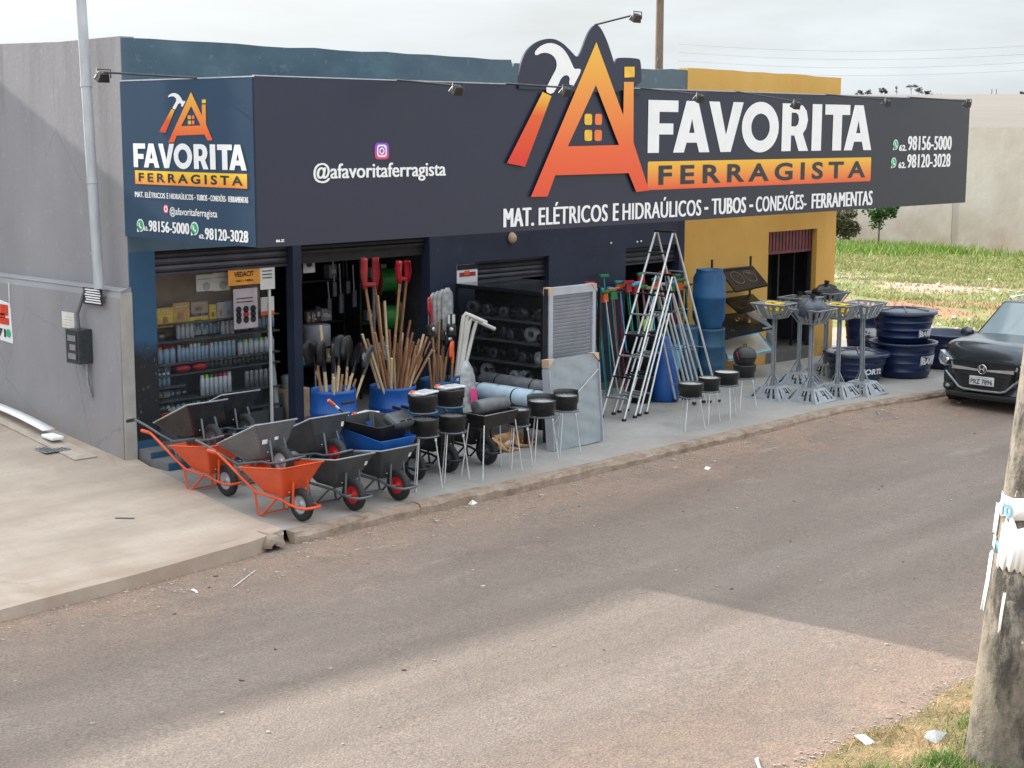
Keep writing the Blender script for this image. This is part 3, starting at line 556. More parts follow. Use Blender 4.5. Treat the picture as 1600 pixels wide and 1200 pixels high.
A_out = [(440, 135), (565, 475), (568, 320), (613, 320), (612, 600), (684, 822), (625, 829), (590, 742), (250, 752), (214, 850), (137, 852)]
A_hole = [(438, 335), (545, 612), (308, 618)]
dot = [(570, 250), (617, 250), (617, 298), (570, 300)]
hh = [(192, 366), (232, 386), (110, 712), (26, 696)]
head = [(200, 362), (232, 300), (258, 252), (252, 212), (225, 188), (190, 184), (160, 200), (152, 184), (172, 160), (205, 142), (240, 140), (278, 158), (305, 190), (325, 232), (338, 262), (356, 258), (372, 264), (345, 318), (330, 345), (312, 330), (318, 300), (300, 286), (278, 300), (262, 336), (236, 380)]
board = [(84, 352), (84, 280), (98, 215), (125, 165), (170, 130), (235, 116), (285, 138), (325, 178), (355, 212), (375, 170), (398, 105), (420, 68), (440, 52), (462, 68), (490, 125), (512, 190), (528, 245), (532, 216), (545, 207), (632, 210), (650, 222), (650, 378)]
head = chaikin(head, 1); board = [board[0]]+chaikin(board, 2)[2:-2]+[board[-1]]
wins = [(393, 468, 429, 519), (441, 468, 475, 519), (393, 542, 429, 593), (439, 542, 474, 593)]
bd = [crop(*p) for p in board]; b = B(); b.X = INV; b.prism(bd, YS-.03, YS-.004, lambda x, z, y: (x, y, z)); b.obj('logo_backing', 'sign_front', sign)
put_poly('logo_house', [[crop(*p) for p in A_out], [crop(*p) for p in A_hole]], F_(.036), 'logo_grad', sign)
put_poly('logo_dot', [[crop(*p) for p in dot]], F_(.036), M('logo_yellow', (.78, .46, .045), .4), sign)
put_poly('logo_hammer_handle', [[crop(*p) for p in hh]], F_(.036), 'handle_grad', sign)
put_poly('logo_hammer_head', [[crop(*p) for p in head]], F_(.037), 'print_white', sign)
M('logo_orange', (.76, .18, .05), .4)
for k, q in enumerate(wins):
    a = crop(q[0], q[3]); c_ = crop(q[2], q[1]); put_poly('logo_window', [rrect(a[0], a[1], c_[0], c_[1], .035)], F_(.006), ('logo_yellow', 'logo_orange')[k % 2], sign)
def fbox(x0, yb0, x1, yt1): a = fp(x0, yb0); c = fp(x1, yt1); return (a[0], a[1], c[0], c[1])
# FAVORITA letters one by one, heavy strokes
FPX = [('F', 1012, 1059), ('A', 1052, 1109), ('V', 1107, 1161), ('O', 1159, 1217), ('R', 1222, 1264), ('I', 1269, 1284), ('T', 1289, 1328), ('A', 1320, 1363)]
_u0, _u1 = fp(1012, 200)[0], fp(1363, 200)[0]
FR = [(ch, (fp(a_, 200)[0]-_u0)/(_u1-_u0), (fp(b_, 200)[0]-_u0)/(_u1-_u0)) for ch, a_, b_ in FPX]
def fav(mp_, x0, z0, x1, z1, m, par):
    for ch, fa, fb in FR:
        if ch == 'F': lp = [[(0, 0), (.37, 0), (.37, .35), (.84, .35), (.84, .56), (.37, .56), (.37, .78), (1, .78), (1, 1), (0, 1)]]
        if ch == 'A': lp = [[(0, 0), (.29, 0), (.36, .19), (.64, .19), (.71, 0), (1, 0), (.66, 1), (.34, 1)], [(.425, .38), (.50, .66), (.575, .38)]]
        if ch == 'V': lp = [[(0, 1), (.30, 1), (.50, .34), (.70, 1), (1, 1), (.65, 0), (.35, 0)]]
        if ch == 'I': lp = [[(0, 0), (1, 0), (1, 1), (0, 1)]]
        if ch == 'T': lp = [[(.32, 0), (.68, 0), (.68, .78), (1, .78), (1, 1), (0, 1), (0, .78), (.32, .78)]]
        if ch == 'O': lp = [[(.5+.5*math.cos(a), .5+.52*math.sin(a)) for a in [2*PI*j/30 for j in range(30)]], [(.5+.25*math.cos(a), .5+.28*math.sin(a)) for a in [2*PI*j/24 for j in range(24)]]]
        if ch == 'R': lp = [[(0, 0), (.34, 0), (.34, .33), (.46, .33), (.64, 0), (1, 0), (.78, .37), (.90, .48), (.96, .66), (.90, .85), (.76, .96), (.55, 1), (0, 1)], [(.34, .52), (.34, .81), (.50, .81), (.59, .76), (.62, .665), (.59, .57), (.50, .52)]]
        xa, xb = x0+(x1-x0)*fa, x0+(x1-x0)*fb
        put_poly('letter', [[(xa+(xb-xa)*u, z0+(z1-z0)*v) for u, v in l] for l in lp], mp_, m, par)
a = fp(1012, 240); c_ = fp(1362, 232)
fav(F_(.006), fp(1012, 200)[0], fp(1012, 239)[1], fp(1362, 200)[0], (fp(1014, 157)[1]+fp(1355, 164)[1])/2, 'print_white', sign)
q0 = fp(1011, 298); q1 = fp(1361, 247)
bz0, bz1 = (fp(1011, 297)[1]+fp(1361, 283)[1])/2, (fp(1011, 251)[1]+fp(1361, 247)[1])/2
put_poly('name_band', [rrect(q0[0], bz0, q1[0], bz1, .03)], F_(.005), 'band_grad', sign)
put_text('lettering', 'FERRAGISTA', F_(.009), (fp(1028, 290)[0], bz0+(bz1-bz0)*.16, fp(1352, 255)[0], bz0+(bz1-bz0)*.86), 'print_navy', sign, .028, 1.45)
z0_ = (fp(786, 356)[1]+fp(1362, 320)[1])/2; z1_ = (fp(786, 326)[1]+fp(1362, 298)[1])/2
WORDS = [('MAT.', 786, 834), ('ELÉTRICOS', 841, 949), ('E', 957, 966), ('HIDRAÚLICOS', 972, 1095), ('-', 1100, 1106), ('TUBOS', 1111, 1165), ('-', 1170, 1176), ('CONEXÕES-', 1180, 1259), ('FERRAMENTAS', 1267, 1362)]
def word(txt, mp_, u0, u1, z0, z1, m, par, bold=.045):
    h = z1-z0
    acc = any(ch in 'ÉÚÕ' for ch in txt)
    if txt == '-': return put_text('lettering', '-', mp_, (u0, z0+h*.34, u1, z0+h*.50), m, par, bold)
    return put_text('lettering', txt, mp_, (u0, z0, u1, z0+h*(1.22 if acc else 1.0)), m, par, 0, 1.06, .035 if acc else .06)
for t_, x0, x1 in WORDS: word(t_, F_(.006), fp(x0, 330)[0], fp(x1, 330)[0], z0_, z1_, 'print_white', sign)
bq = fbox(489, 280, 696, 254); put_text('lettering', '@afavoritaferragista', F_(.006), (bq[0], fp(600, 284)[1], bq[2], fp(600, 253)[1]), 'print_white', sign, .006, 1.0, .022)
def insta(mp_, x0, z0, x1, z1, par, m='insta_grad'):
    r = (x1-x0)*.22; put_poly('camera_icon', [rrect(x0, z0, x1, z1, r)], mp_, m, par)
def ring(mp_, cx, cz, ro, ri, m, par, q=1.0): put_poly('icon_ring', [circ(cx, cz, ro, 24, q), circ(cx, cz, ri, 24, q)], mp_, m, par)
a = fp(585, 249); c_ = fp(607, 223); insta(F_(.006), a[0], a[1], c_[0], c_[1], sign)
cx, cz = (a[0]+c_[0])/2, (a[1]+c_[1])/2; hw = (c_[0]-a[0])/2
put_poly('icon_ring', [rrect(cx-hw*.68, cz-hw*.62*1, cx+hw*.68, cz+hw*.66, .035), rrect(cx-hw*.50, cz-hw*.45, cx+hw*.50, cz+hw*.48, .025)], F_(.008), 'print_white', sign)
ring(F_(.008), cx, cz, hw*.36, hw*.22, 'print_white', sign); put_poly('icon_dot', [circ(cx+hw*.36, cz+hw*.36, hw*.07)], F_(.009), 'print_white', sign)
def whats(mp_, cx, cz, r, par, q=1.0, s_=1):
    put_poly('phone_icon', [circ(cx, cz, r, 22, q)], mp_, 'print_white', par)
    put_poly('icon_tail', [[(cx-s_*r*.95, cz-q*r*1.12), (cx-s_*r*.95, cz-q*r*.1), (cx-s_*r*.0, cz-q*r*.85)]], mp_, 'print_white', par)
def whats2(mp_, cx, cz, r, par, q=1.0, s_=1):
    put_poly('phone_icon', [circ(cx, cz, r*.82, 20, q)], mp_, 'whatsapp_green', par)
    put_poly('icon_handset', [[(cx-s_*r*.45, cz+q*r*.40), (cx-s_*r*.18, cz+q*r*.48), (cx-s_*r*.10, cz+q*r*.12), (cx-s_*r*.22, cz+q*r*.02), (cx+s_*r*.05, cz-q*r*.25), (cx+s_*r*.2, cz-q*r*.12), (cx+s_*r*.5, cz-q*r*.25), (cx+s_*r*.42, cz-q*r*.5), (cx+s_*r*.1, cz-q*r*.5), (cx-s_*r*.4, cz-q*r*.02)]], lambda u, v: mp_(u, v)+Vector((0, -.002, 0)) if q else None, 'print_white', par)
for (ix, iy, x0, xa, xb, yb, yt, num) in ((1399, 226, 1404, 1415, 1487, 235, 212, '98156-5000'), (1396, 254, 1403, 1414, 1485, 262, 240, '98120-3028')):
    p = fp(ix, iy); whats(F_(.006), p[0], p[1], .085, sign); whats2(F_(.008), p[0], p[1], .085, sign)
    a = fp(x0, yb+1); c_ = fp(xa, yb-9); put_text('lettering', '62.', F_(.006), (a[0], a[1], c_[0]+.03, c_[1]), 'print_white', sign, .04)
    a = fp(xa+1, yb); put_text('lettering', num, F_(.006), (a[0]+.03, fp(1450, yb-.5)[1], fp(xb, yt)[0], fp(1450, yt+.5)[1]), 'print_white', sign, 0, 1.06, .06)
a = fp(431, 380); c_ = fp(444, 371); put_text('lettering', 'BLZ', F_(.006), (a[0], a[1]+.01, c_[0], c_[1]-.02), 'print_white', sign, .05)
# side panel print: u is the world Y, larger = further from the street
def sp2(px, py): p = onX(px, py, SX0); return (p.y, p.z)
def scrop(cx, cy): return sp2(180+cx/4, 100+cy/4)
f0 = (137, 852); L0 = scrop(335, 490); 
def lmap(p):  # logo crop coords -> side panel metres, by three matched corners
    u = (p[0]-137)/(684-137); v = (852-p[1])/(852-135); a = scrop(335, 491); bq = scrop(613, 489); tp = scrop(457, 175)
    return (a[0]+(bq[0]-a[0])*u, a[1]+(bq[1]-a[1])*u+(tp[1]-a[1]-(bq[1]-a[1])*.55)*v)
put_poly('logo_house', [[lmap(p) for p in A_out], [lmap(p) for p in A_hole]], S_(.006), 'logo_grad_side', sign)
put_poly('logo_dot', [[lmap(p) for p in dot]], S_(.006), 'logo_yellow', sign); put_poly('logo_hammer_handle', [[lmap(p) for p in hh]], S_(.006), 'handle_grad_side', sign)
put_poly('logo_hammer_head', [[lmap(p) for p in head]], S_(.006), 'print_white', sign)
for k, q in enumerate(wins): a = lmap((q[0], q[3])); c_ = lmap((q[2], q[1])); put_poly('logo_window', [[(a[0], a[1]), (c_[0], a[1]), (c_[0], c_[1]), (a[0], c_[1])]], S_(.007), ('logo_yellow', 'logo_orange')[k % 2], sign)
zb = (scrop(120, 642)[1]+scrop(822, 668)[1])/2; zt = (scrop(120, 497)[1]+scrop(800, 503)[1])/2
fav(S_(.006), scrop(118, 570)[0], zb, scrop(824, 590)[0], zt, 'print_white', sign)
zb = (scrop(128, 748)[1]+scrop(828, 780)[1])/2; zt = (scrop(128, 664)[1]+scrop(828, 688)[1])/2; u0 = scrop(128, 700)[0]; u1 = scrop(828, 730)[0]
put_poly('name_band', [[(u0, zb), (u1, zb), (u1, zt), (u0, zt)]], S_(.005), 'band_grad_side', sign)
put_text('lettering', 'FERRAGISTA', S_(.008), (u0+(u1-u0)*.035, zb+(zt-zb)*.18, u0+(u1-u0)*.965, zt-(zt-zb)*.16), 'print_navy', sign, .028, 1.45)
zb = (scrop(128, 832)[1]+scrop(836, 868)[1])/2; zt = (scrop(128, 797)[1]+scrop(836, 832)[1])/2; u0 = scrop(128, 810)[0]; u1 = scrop(836, 850)[0]; 
for t_, x0, x1 in WORDS: word(t_, S_(.006), u0+(u1-u0)*(x0-786)/576, u0+(u1-u0)*(x1-786)/576, zb, zt, 'print_white', sign)
zb = (scrop(345, 948)[1]+scrop(640, 958)[1])/2; zt = (scrop(345, 900)[1]+scrop(640, 915)[1])/2
put_text('lettering', '@afavoritaferragista', S_(.006), (scrop(345, 920)[0], zb-.02, scrop(642, 930)[0], zt+.01), 'print_white', sign, .012)
u0 = scrop(308, 920)[0]; u1 = scrop(336, 920)[0]; insta(S_(.006), u1, zb+.02, u0, zt+.03, sign, M('insta_side', (.75, .1, .15), .4)); ring(S_(.008), (u0+u1)/2, (zb+zt)/2+.025, .035, .02, 'print_white', sign)
for (ix, x0, xa, xb, num, o_) in ((162, 180, 214, 467, '98156-5000', 0), (500, 526, 564, 835, '98120-3028', 22)):
    zb = scrop(400, 1060+o_)[1]; zt = scrop(400, 990+o_)[1]; u = scrop(ix, 1008+o_*.9); r = .075
    whats(S_(.006), u[0], u[1]-.0, r, sign, 1.0, -1); put_poly('phone_icon', [circ(u[0], u[1], r*.8, 20)], S_(.008), 'whatsapp_green', sign)
    put_poly('icon_handset', [[(u[0]+.03, u[1]+.035), (u[0]+.012, u[1]+.03), (u[0]-.002, u[1]-.012), (u[0]-.035, u[1]-.02), (u[0]-.02, u[1]-.042), (u[0]+.03, u[1]-.01)]], S_(.010), 'print_white', sign)
    put_text('lettering', '62.', S_(.006), (scrop(x0, 1010)[0], zb+.005, scrop(xa-3, 1010)[0], zb+(zt-zb)*.42), 'print_white', sign, .04)
    put_text('lettering', num, S_(.006), (scrop(xa, 1010)[0], zb, scrop(xb, 1010)[0], zt), 'print_white', sign, 0, 1.06, .06)
# spot lamps on thin arms
def spot(label, base, head_, m='lamp_metal', down=(0, 0, -1)):
    t = thing('sign_lamp', label, 'spotlight', base, 0, 'spotlights on arms above the sign'); B_ = Vector(base); H_ = Vector(head_)-B_
    B().tube([(0, 0, 0), tuple(H_)], .012, 6).obj('arm', m, t)
    b = B(); b.X = Matrix.Translation(H_) @ Matrix.Rotation(R(28), 4, 'X')
    b.hexa([(-.075, -.055, -.10), (.075, -.055, -.10), (.075, .055, -.10), (-.075, .055, -.10)], [(-.05, -.035, .0), (.05, -.035, 0), (.05, .035, 0), (-.05, .035, 0)]); b.obj('lamp_head', 'black_metal', t, bevel=.01)
    b = B(); b.X = Matrix.Translation(H_); b.tube([(-.085, 0, -.06), (-.085, 0, .03), (.085, 0, .03), (.085, 0, -.06)], .008, 5); b.obj('bracket', m, t)
YF = 12.75
for lab, bx, hx, hy in (('spotlight on a thin arm above the blank dark part left of the hammer', 620, 716, 138), ('spotlight hanging over the hammer head of the big logo', 790, 887, 141), ('spotlight above the letter V of the big sign', 1000, 1095, 152), ('spotlight whose head dips into the letter R of the big sign', 1150, 1246, 163), ('spotlight above the last letter A of the big sign', 1290, 1388, 160)):
    h = onY(hx, hy-4, YF); p = onY(bx, 132+(bx-620)*.035, YS+.0); spot(lab, (p.x, YS+.03, SZ1+.012), (h.x, YF, h.z))
h = onY(1514, 158, 12.9); p = onY(1420, 157, YS); spot('spotlight at the far right end of the big sign', (p.x, YS+.03, SZ1+.012), (h.x, 12.9, h.z))
h = onX(162, 113, 9.55); spot('spotlight on a long arm beside the grey wall, over the side panel', (SX0, 14.62, SZ1), tuple(h))
h = onY(996, 22, 13.0); tp = crop(440, 56); spot('spotlight on an arm rising from the tip of the house logo', (tp[0], YS-.01, tp[1]), (h.x, 13.0, h.z))

# ---------------------------------------------------------------- side wall fittings
def XP(px, py, X): p = onX(px, py, X); return p
a = XP(155, 452, 10.25); c_ = XP(122, -70, 10.25)
t = thing('service_mast', 'tall pale grey service pipe standing on the ledge of the grey side wall', 'pipe', (10.25, a.y, 2.12))
dv = Vector((0, c_.y-a.y, c_.z-2.12)); b = B(); b.tube([(0, 0, 0), tuple(dv)], .062, 16).obj('pipe', 'pipe_grey', t)
for f in (.33, .62, .88): q = dv*f; B().tube([tuple(q-dv.normalized()*.03), tuple(q+dv.normalized()*.03)], .07, 16).obj('coupling', 'pipe_grey', t)
q = dv*.905; B().tube([(0, q.y-.07, q.z), (0, q.y+.07, q.z)], .02, 8).obj('strap', 'galvanized', t)
PX = XL-.17
a = XP(124, 508, PX); c_ = XP(146, 562, PX)
t = thing('meter_box', 'dark electricity meter box fixed to the ledge of the grey wall', 'meter box', (PX, c_.y+.0, 1.18))
b = B(); b.bb((-.2, 0, 0), (-.002, a.y-c_.y, .42)); b.obj('case', 'meter_plastic', t, bevel=.01)
b = B(); b.bb((-.208, .03, .03), (-.2, a.y-c_.y-.03, .39)); b.obj('cover', 'glass_dark', t, bevel=.003)
b = B()
for k in range(3): b.bb((-.214, .05, .06+k*.11), (-.208, a.y-c_.y-.07-.04*(k % 2), .13+k*.11))
b.obj('dial', 'galvanized', t)
b = B(); b.tube([(-.1, .14, .42), (-.1, .16, .6), (-.06, .12, .75), (-.05, .03, .92)], .022, 8).obj('conduit', 'grey_tube', t); B().tube([(-.06, .06, 0), (-.06, .06, -.22), (-.03, .03, -.42)], .022, 8).obj('drop_conduit', 'galvanized', t)
a = XP(131, 474, PX-.06); c_ = XP(160, 455, PX-.06)
t = thing('warning_plate', 'small black and white text plate above the meter box', 'sign', (PX-.06, c_.y, a.z)); hgt = .20; wdt = a.y-c_.y
b = B(); b.bb((-.006, 0, 0), (0, wdt, hgt)); b.obj('plate', 'print_dark', t)
for k in range(6): B().bb((-.009, .03+.01*(k % 3), .02+k*.030), (-.0065, wdt-.04-.012*((k*2) % 3), .036+k*.030)).obj('text_line', 'print_white', t)
B().tube([(0, .05, .05), (.06, .05, .05)], .012, 6).obj('peg', 'grey_tube', t)
a = XP(98, 511, PX); c_ = XP(116, 489, PX)
t = thing('wall_notice', 'small off white notice pasted on the grey wall left of the meter box', 'notice', (PX-.002, c_.y, a.z)); wdt = a.y-c_.y
B().bb((-.004, 0, 0), (0, wdt, c_.z-a.z)).obj('sheet', 'pvc', t)
for k in range(4): B().bb((-.0055, .03, .03+k*.035), (-.0042, wdt-.03-.04*(k % 2), .037+k*.035)).obj('text_line', 'paper_grey', t)
a = XP(21, 537, PX); c_ = XP(16, 447, PX)
t = thing('wall_banner', 'white banner with red shapes and the digits 71 at the left edge', 'banner', (PX-.004, a.y, a.z)); Hb = .74
B().add([(0, 0, 0), (-.004, 1.7, .12), (-.004, 1.7, Hb), (0, .03, Hb-.22), (0, .05, Hb), (0, .01, Hb)], [(0, 1, 2, 3)]).obj('sheet', 'print_white', t, solid=.004)
B().tube([(-.004, .04, Hb-.25), (-.004, .03, Hb+.05)], .008, 5).obj('tie', 'paper', t)
b = B()
for (u0, v0, u1, v1) in ((.08, .36, .28, .50), (.07, .24, .32, .33), (.16, .32, .3, .38)): b.bb((-.012, u0, v0), (-.009, u1, v1))
b.obj('print', 'print_red', t); put_text('lettering', '71', lambda u, v: Vector((-.013, -u, v)), (-.36, .07, -.16, .18), 'print_dark', t, .03); put_poly('phone_icon', [circ(.09, .13, .055)], lambda u, v: Vector((-.013, u, v)), 'whatsapp_green', t)
# boards and foam by the wall
t = thing('cardboard_sheet', 'flat brown card sheet lying on the slab against the grey wall', 'board', (10.02, 17.9, slz(10, 17.9)+.012), R(-2)); b = B(); b.box((0, 0, 0), (.30, 3.0, .012), (R(6), 0, 0)); b.obj('sheet', M('card_pale', (.42, .35, .29), .8), t)
t = thing('white_board', 'long bent white board lying on the brown card sheet', 'board', (10.08, 18.4, slz(10, 18.4)+.05), R(-2))
b = B(); n = 8; b.add([(x, -1.0+.3*k, -.045+.105*(.3*k)*.92+.02*abs(math.sin(k*.6))) for k in range(n) for x in (-.07, .10)], [(2*k, 2*k+1, 2*k+3, 2*k+2) for k in range(n-1)], True); b.obj('sheet', 'foam', t, solid=.012)
t = thing('foam_piece', 'rounded white foam pad at the near end of the bent white board', 'foam', (10.02, 17.25, slz(10, 17.25)+.065), R(-5)); B().box((0, 0, 0), (.17, .30, .05)).obj('pad', 'foam', t, bevel=.02)
p = gnd(80, 717, .03); t = thing('drain_grate', 'square grey drain cover set in the pale slab', 'drain', (p.x, p.y, slz(p.x, p.y)+.004), R(0)); B().box((0, 0, .004), (.34, .36, .008)).obj('plate', 'galvanized', t)
for k in range(6): B().box((-.12+.048*k, 0, .010), (.012, .3, .004)).obj('slot', 'print_dark', t)

# ---------------------------------------------------------------- wheelbarrows (local +x = towards the wheel)
def barrow(label, loc, tray, rim, frame, hub, ry=0, rz=-PI/2, group='wheelbarrows for sale outside the shop', s=1.0, round_nose=False):
    t = thing('wheelbarrow', label, 'wheelbarrow', loc, rz, group, 0, ry, s)
    wh = B().lathe([(.095, -.028), (.118, -.040), (.155, -.036), (.172, -.018), (.172, .018), (.155, .036), (.118, .040), (.095, .028)], 28, (0, 0, .172), 'y').obj('tyre', 'rubber', t)
    b = B(); b.lathe([(.015, -.03), (.035, -.03), (.04, -.012), (.085, -.015), (.100, -.032), (.102, .032), (.085, .015), (.04, .012), (.035, .03), (.015, .03)], 24, (0, 0, .172), 'y'); b.obj('hub', hub, t)
    B().tube([(0, -.115, .172), (0, .115, .172)], .011, 8).obj('axle', 'steel_tube', t)
    bt = [(-.46, -.13, .25), (-.15, -.12, .235), (-.15, .12, .235), (-.46, .13, .25)]; tp = [(-.70, -.27, .50), (.03, -.275, .59), (.03, .275, .59), (-.70, .27, .50)]
    b = B(); b.add(bt+tp, [(0, 1, 2, 3), (0, 4, 5, 1), (1, 5, 6, 2), (2, 6, 7, 3), (3, 7, 4, 0)]); b.obj('tray', tray, t, bevel=.02, solid=.006)
    B().tube([tp[0], tp[1], tp[2], tp[3], tp[0]], .010, 6, False).obj('rim', rim, t)
    def lv(f): return [tuple(Vector(a_)*(1-f)+Vector(c_)*f) for a_, c_ in zip(bt, tp)]
    for sy in (-1, 1):
        P = [(-1.22, .255, .60), (-1.08, .25, .59), (-.92, .235, .50), (-.72, .20, .36), (-.52, .175, .245), (-.16, .13, .215), (-.06, .115, .18), (.10, .115, .165), (.19, .09, .17), (.215, .04, .175), (.22, 0, .175)]
        B().tube([(x, y*sy, z) for x, y, z in P], .0155, 8).obj('frame_rail', frame, t)
        B().tube([(-1.25, .256*sy, .602), (-1.10, .25*sy, .595)], .021, 8).obj('grip', 'black_plastic' if frame != 'orange_paint' else frame, t)
        B().tube([(-.22, .15*sy, .225), (-.45, .17*sy, .015), (-.50, .17*sy, .012), (-.56, .18*sy, .265)], .0125, 8).obj('leg', frame, t)
        B().tube([(-.02, .09*sy, .42), (-.015, .105*sy, .18)], .013, 6).obj('strut', frame, t)
    B().tube([(-.47, -.17, .02), (-.47, .17, .02)], .009, 6).obj('crossbar', frame, t)
    if tray in ('silver_tray', 'dark_grey_tray'):   # stickers on the front face of the tray
        e1 = Vector((0, 1, 0)); e2 = (Vector((.03, 0, .59))-Vector((-.15, 0, .235))).normalized(); nf = Vector((e2.z, 0, -e2.x))
        for yq, zq, wq, hq in ((-.13, .20, .07, .05), (.02, .22, .05, .035)) if tray == 'silver_tray' else ((.19, .28, .035, .055),):
            c_ = Vector((-.15, yq, .235))+e2*zq+nf*.006; B().add([tuple(c_-e1*wq/2-e2*hq/2), tuple(c_+e1*wq/2-e2*hq/2), tuple(c_+e1*wq/2+e2*hq/2), tuple(c_-e1*wq/2+e2*hq/2)], [(0, 1, 2, 3)]).obj('sticker', 'sticker_white', t)
    for sy in (-1, 1):
        for zz2 in (.41, .30): B().ball((-.03 if zz2 > .4 else -.09, .09*sy, zz2), .009, 6).obj('bolt', 'steel_tube', t)
    return t
def up(l, lab, base, tray, rim, frame, hub, dz=.42, dy=.22, dx=0, ry=-.28, rz=-PI/2): return barrow(lab, (base[0]+dx, base[1]+dy, base[2]+dz), tray, rim, frame, hub, ry, rz)
oB = (10.06, 12.46, gz(10)+.005); oA = (10.22, 13.95, gz(10)); g1 = (10.78, 12.47, gz(10.8)); g2 = (11.45, 12.5, gz(11.4)); DK = (10.95, 14.35, gz(11))
barrow('orange wheelbarrow nearest the pale slab edge, grey barrow on top', oB, 'orange_paint', 'orange_paint', 'orange_paint', 'white_hub')
barrow('orange wheelbarrow further back beside the blue pillar', oA, 'orange_paint', 'orange_paint', 'orange_paint', 'white_hub')
up(0, 'pale grey wheelbarrow tipped up on top of the front orange one', oB, 'silver_tray', 'tray_rim', 'grey_tube', 'white_hub', .40, .30, .03)
up(0, 'black wheelbarrow tipped up on top of the rear orange one', oA, 'black_tray', 'tray_rim', 'grey_tube', 'dark_hub', .40, .36, .12)
barrow('dark wheelbarrow standing on the ground behind the front orange one', DK, 'navy_tray', 'grey_tube', 'grey_tube', 'dark_hub')
up(0, 'black wheelbarrow tipped up on the dark blue one before the glass front', DK, 'black_tray', 'tray_rim', 'grey_tube', 'dark_hub', .42, .2, .03)
barrow('dark grey wheelbarrow with red wheel hub right of the front orange one', g1, 'dark_grey_tray', 'tray_rim', 'grey_tube', 'red_hub')
barrow('dark grey wheelbarrow with red wheel hub holding a blue tub', g2, 'dark_grey_tray', 'tray_rim', 'grey_tube', 'red_hub')
up(0, 'dark grey wheelbarrow with red hub tipped up on another grey one', g1, 'dark_grey_tray', 'tray_rim', 'grey_tube', 'red_hub', .38, .34, .08)
barrow('black wheelbarrow with grey hub just right of the red hubbed pair', (12.28, 13.12, gz(12.3)), 'black_tray', 'black_metal', 'black_metal', 'white_hub')
barrow('black wheelbarrow under the two stacked round grills', (12.92, 13.22, gz(13)), 'black_tray', 'black_metal', 'black_metal', 'dark_hub')
barrow('black wheelbarrow behind the grill with the grey rolled lid', (13.58, 13.22, gz(13.5)), 'black_tray', 'black_metal', 'black_metal', 'dark_hub')
# blue tub and black hopper in the second grey barrow
t = thing('blue_tub', 'blue plastic tub sitting in the second red hubbed grey wheelbarrow', 'tub', (11.48, 12.86, .30)); b = B(); b.add([(-.18, -.22, 0), (.18, -.22, 0), (.18, .24, 0), (-.18, .24, 0), (-.27, -.34, .36), (.27, -.34, .36), (.27, .36, .44), (-.27, .36, .44)], [(0, 1, 2, 3), (0, 4, 5, 1), (1, 5, 6, 2), (2, 6, 7, 3), (3, 7, 4, 0)]); b.obj('shell', 'blue_plastic', t, bevel=.03, solid=.012)
t = thing('plastic_hopper', 'black plastic hopper with grey moulded lid resting in the blue tub', 'hopper', (11.50, 12.92, .56), R(8))
b = B(); b.add([(-.20, -.2, 0), (.2, -.2, 0), (.2, .22, .02), (-.2, .22, .02), (-.30, -.30, .24), (.30, -.30, .24), (.30, .32, .28), (-.3, .32, .28)], [(0, 3, 2, 1), (0, 1, 5, 4), (1, 2, 6, 5), (2, 3, 7, 6), (3, 0, 4, 7)]); b.obj('body', 'black_plastic', t, bevel=.04, solid=.01)
b = B(); b.box((.14, -.22, .26), (.36, .22, .12), (R(30), 0, 0)); b.obj('lid', 'dark_grey_tray', t, bevel=.045)
for k in (-.06, .06): B().box((.14+k, -.325, .27), (.07, .012, .015), (R(30), 0, 0)).obj('slot', 'print_dark', t)

# ---------------------------------------------------------------- blue drums with tool handles
def drum(name, label, loc, r, h, m, open_=True, rings_=True, lab=None, group=None):
    t = thing(name, label, 'barrel', loc, 0, group)
    pr = [(.001, 0), (r*.9, 0), (r*.97, .03), (r*.99, h*.3), (r*1.02, h*.32), (r*1.02, h*.35), (r, h*.37), (r*1.0, h*.64), (r*1.03, h*.66), (r*1.03, h*.69), (r*.99, h*.71), (r*.96, h*.94), (r*.97, h*.95), (r*.97, h)]
    if open_: pr += [(r*.93, h), (r*.91, h*.9), (r*.9, .1), (.001, .1)]
    else: pr += [(r*.92, h*1.0), (r*.9, h*.985), (.001, h*.985)]
    B().lathe(pr, 32).obj('shell', m, t); return t
D1, D2, D3 = (12.52, 14.85, 0), (13.52, 14.85, 0), (14.42, 14.85, 0)
t = drum('tool_barrel', 'blue barrel with cut shoulder holding black shovels, left of the doorway', (D1[0], D1[1], gz(12)), .29, .86, 'blue_plastic', True, group='blue barrels full of tools')
B().box((0, -.285, .72), (.2, .02, .03)).obj('grip_slot', 'print_navy', t, bevel=.008)
drum('tool_barrel', 'bright blue barrel in the middle, full of wooden handles', (D2[0], D2[1], gz(13)), .31, .80, 'blue_plastic', True, group='blue barrels full of tools')
t = drum('tool_barrel', 'blue barrel at the right holding white bent pipes', (D3[0], D3[1], gz(14)), .31, .80, 'barrel_blue', True, group='blue barrels full of tools')
b = B(); b.tube([(-.1, -.28, .78), (-.06, -.3, .86), (.02, -.3, .86), (.06, -.28, .78)], .02, 8).obj('lug', 'blue_plastic', t)
t = thing('water_tub', 'light blue open plastic tub before the left tool barrel', 'tub', (12.05, 14.2, gz(12))); B().lathe([(.001, 0), (.2, 0), (.3, .52), (.33, .55), (.31, .57), (.27, .5), (.18, .06), (.001, .06)], 30).obj('shell', 'bright_blue_plastic', t)
random.seed(11)
SEEN = {}
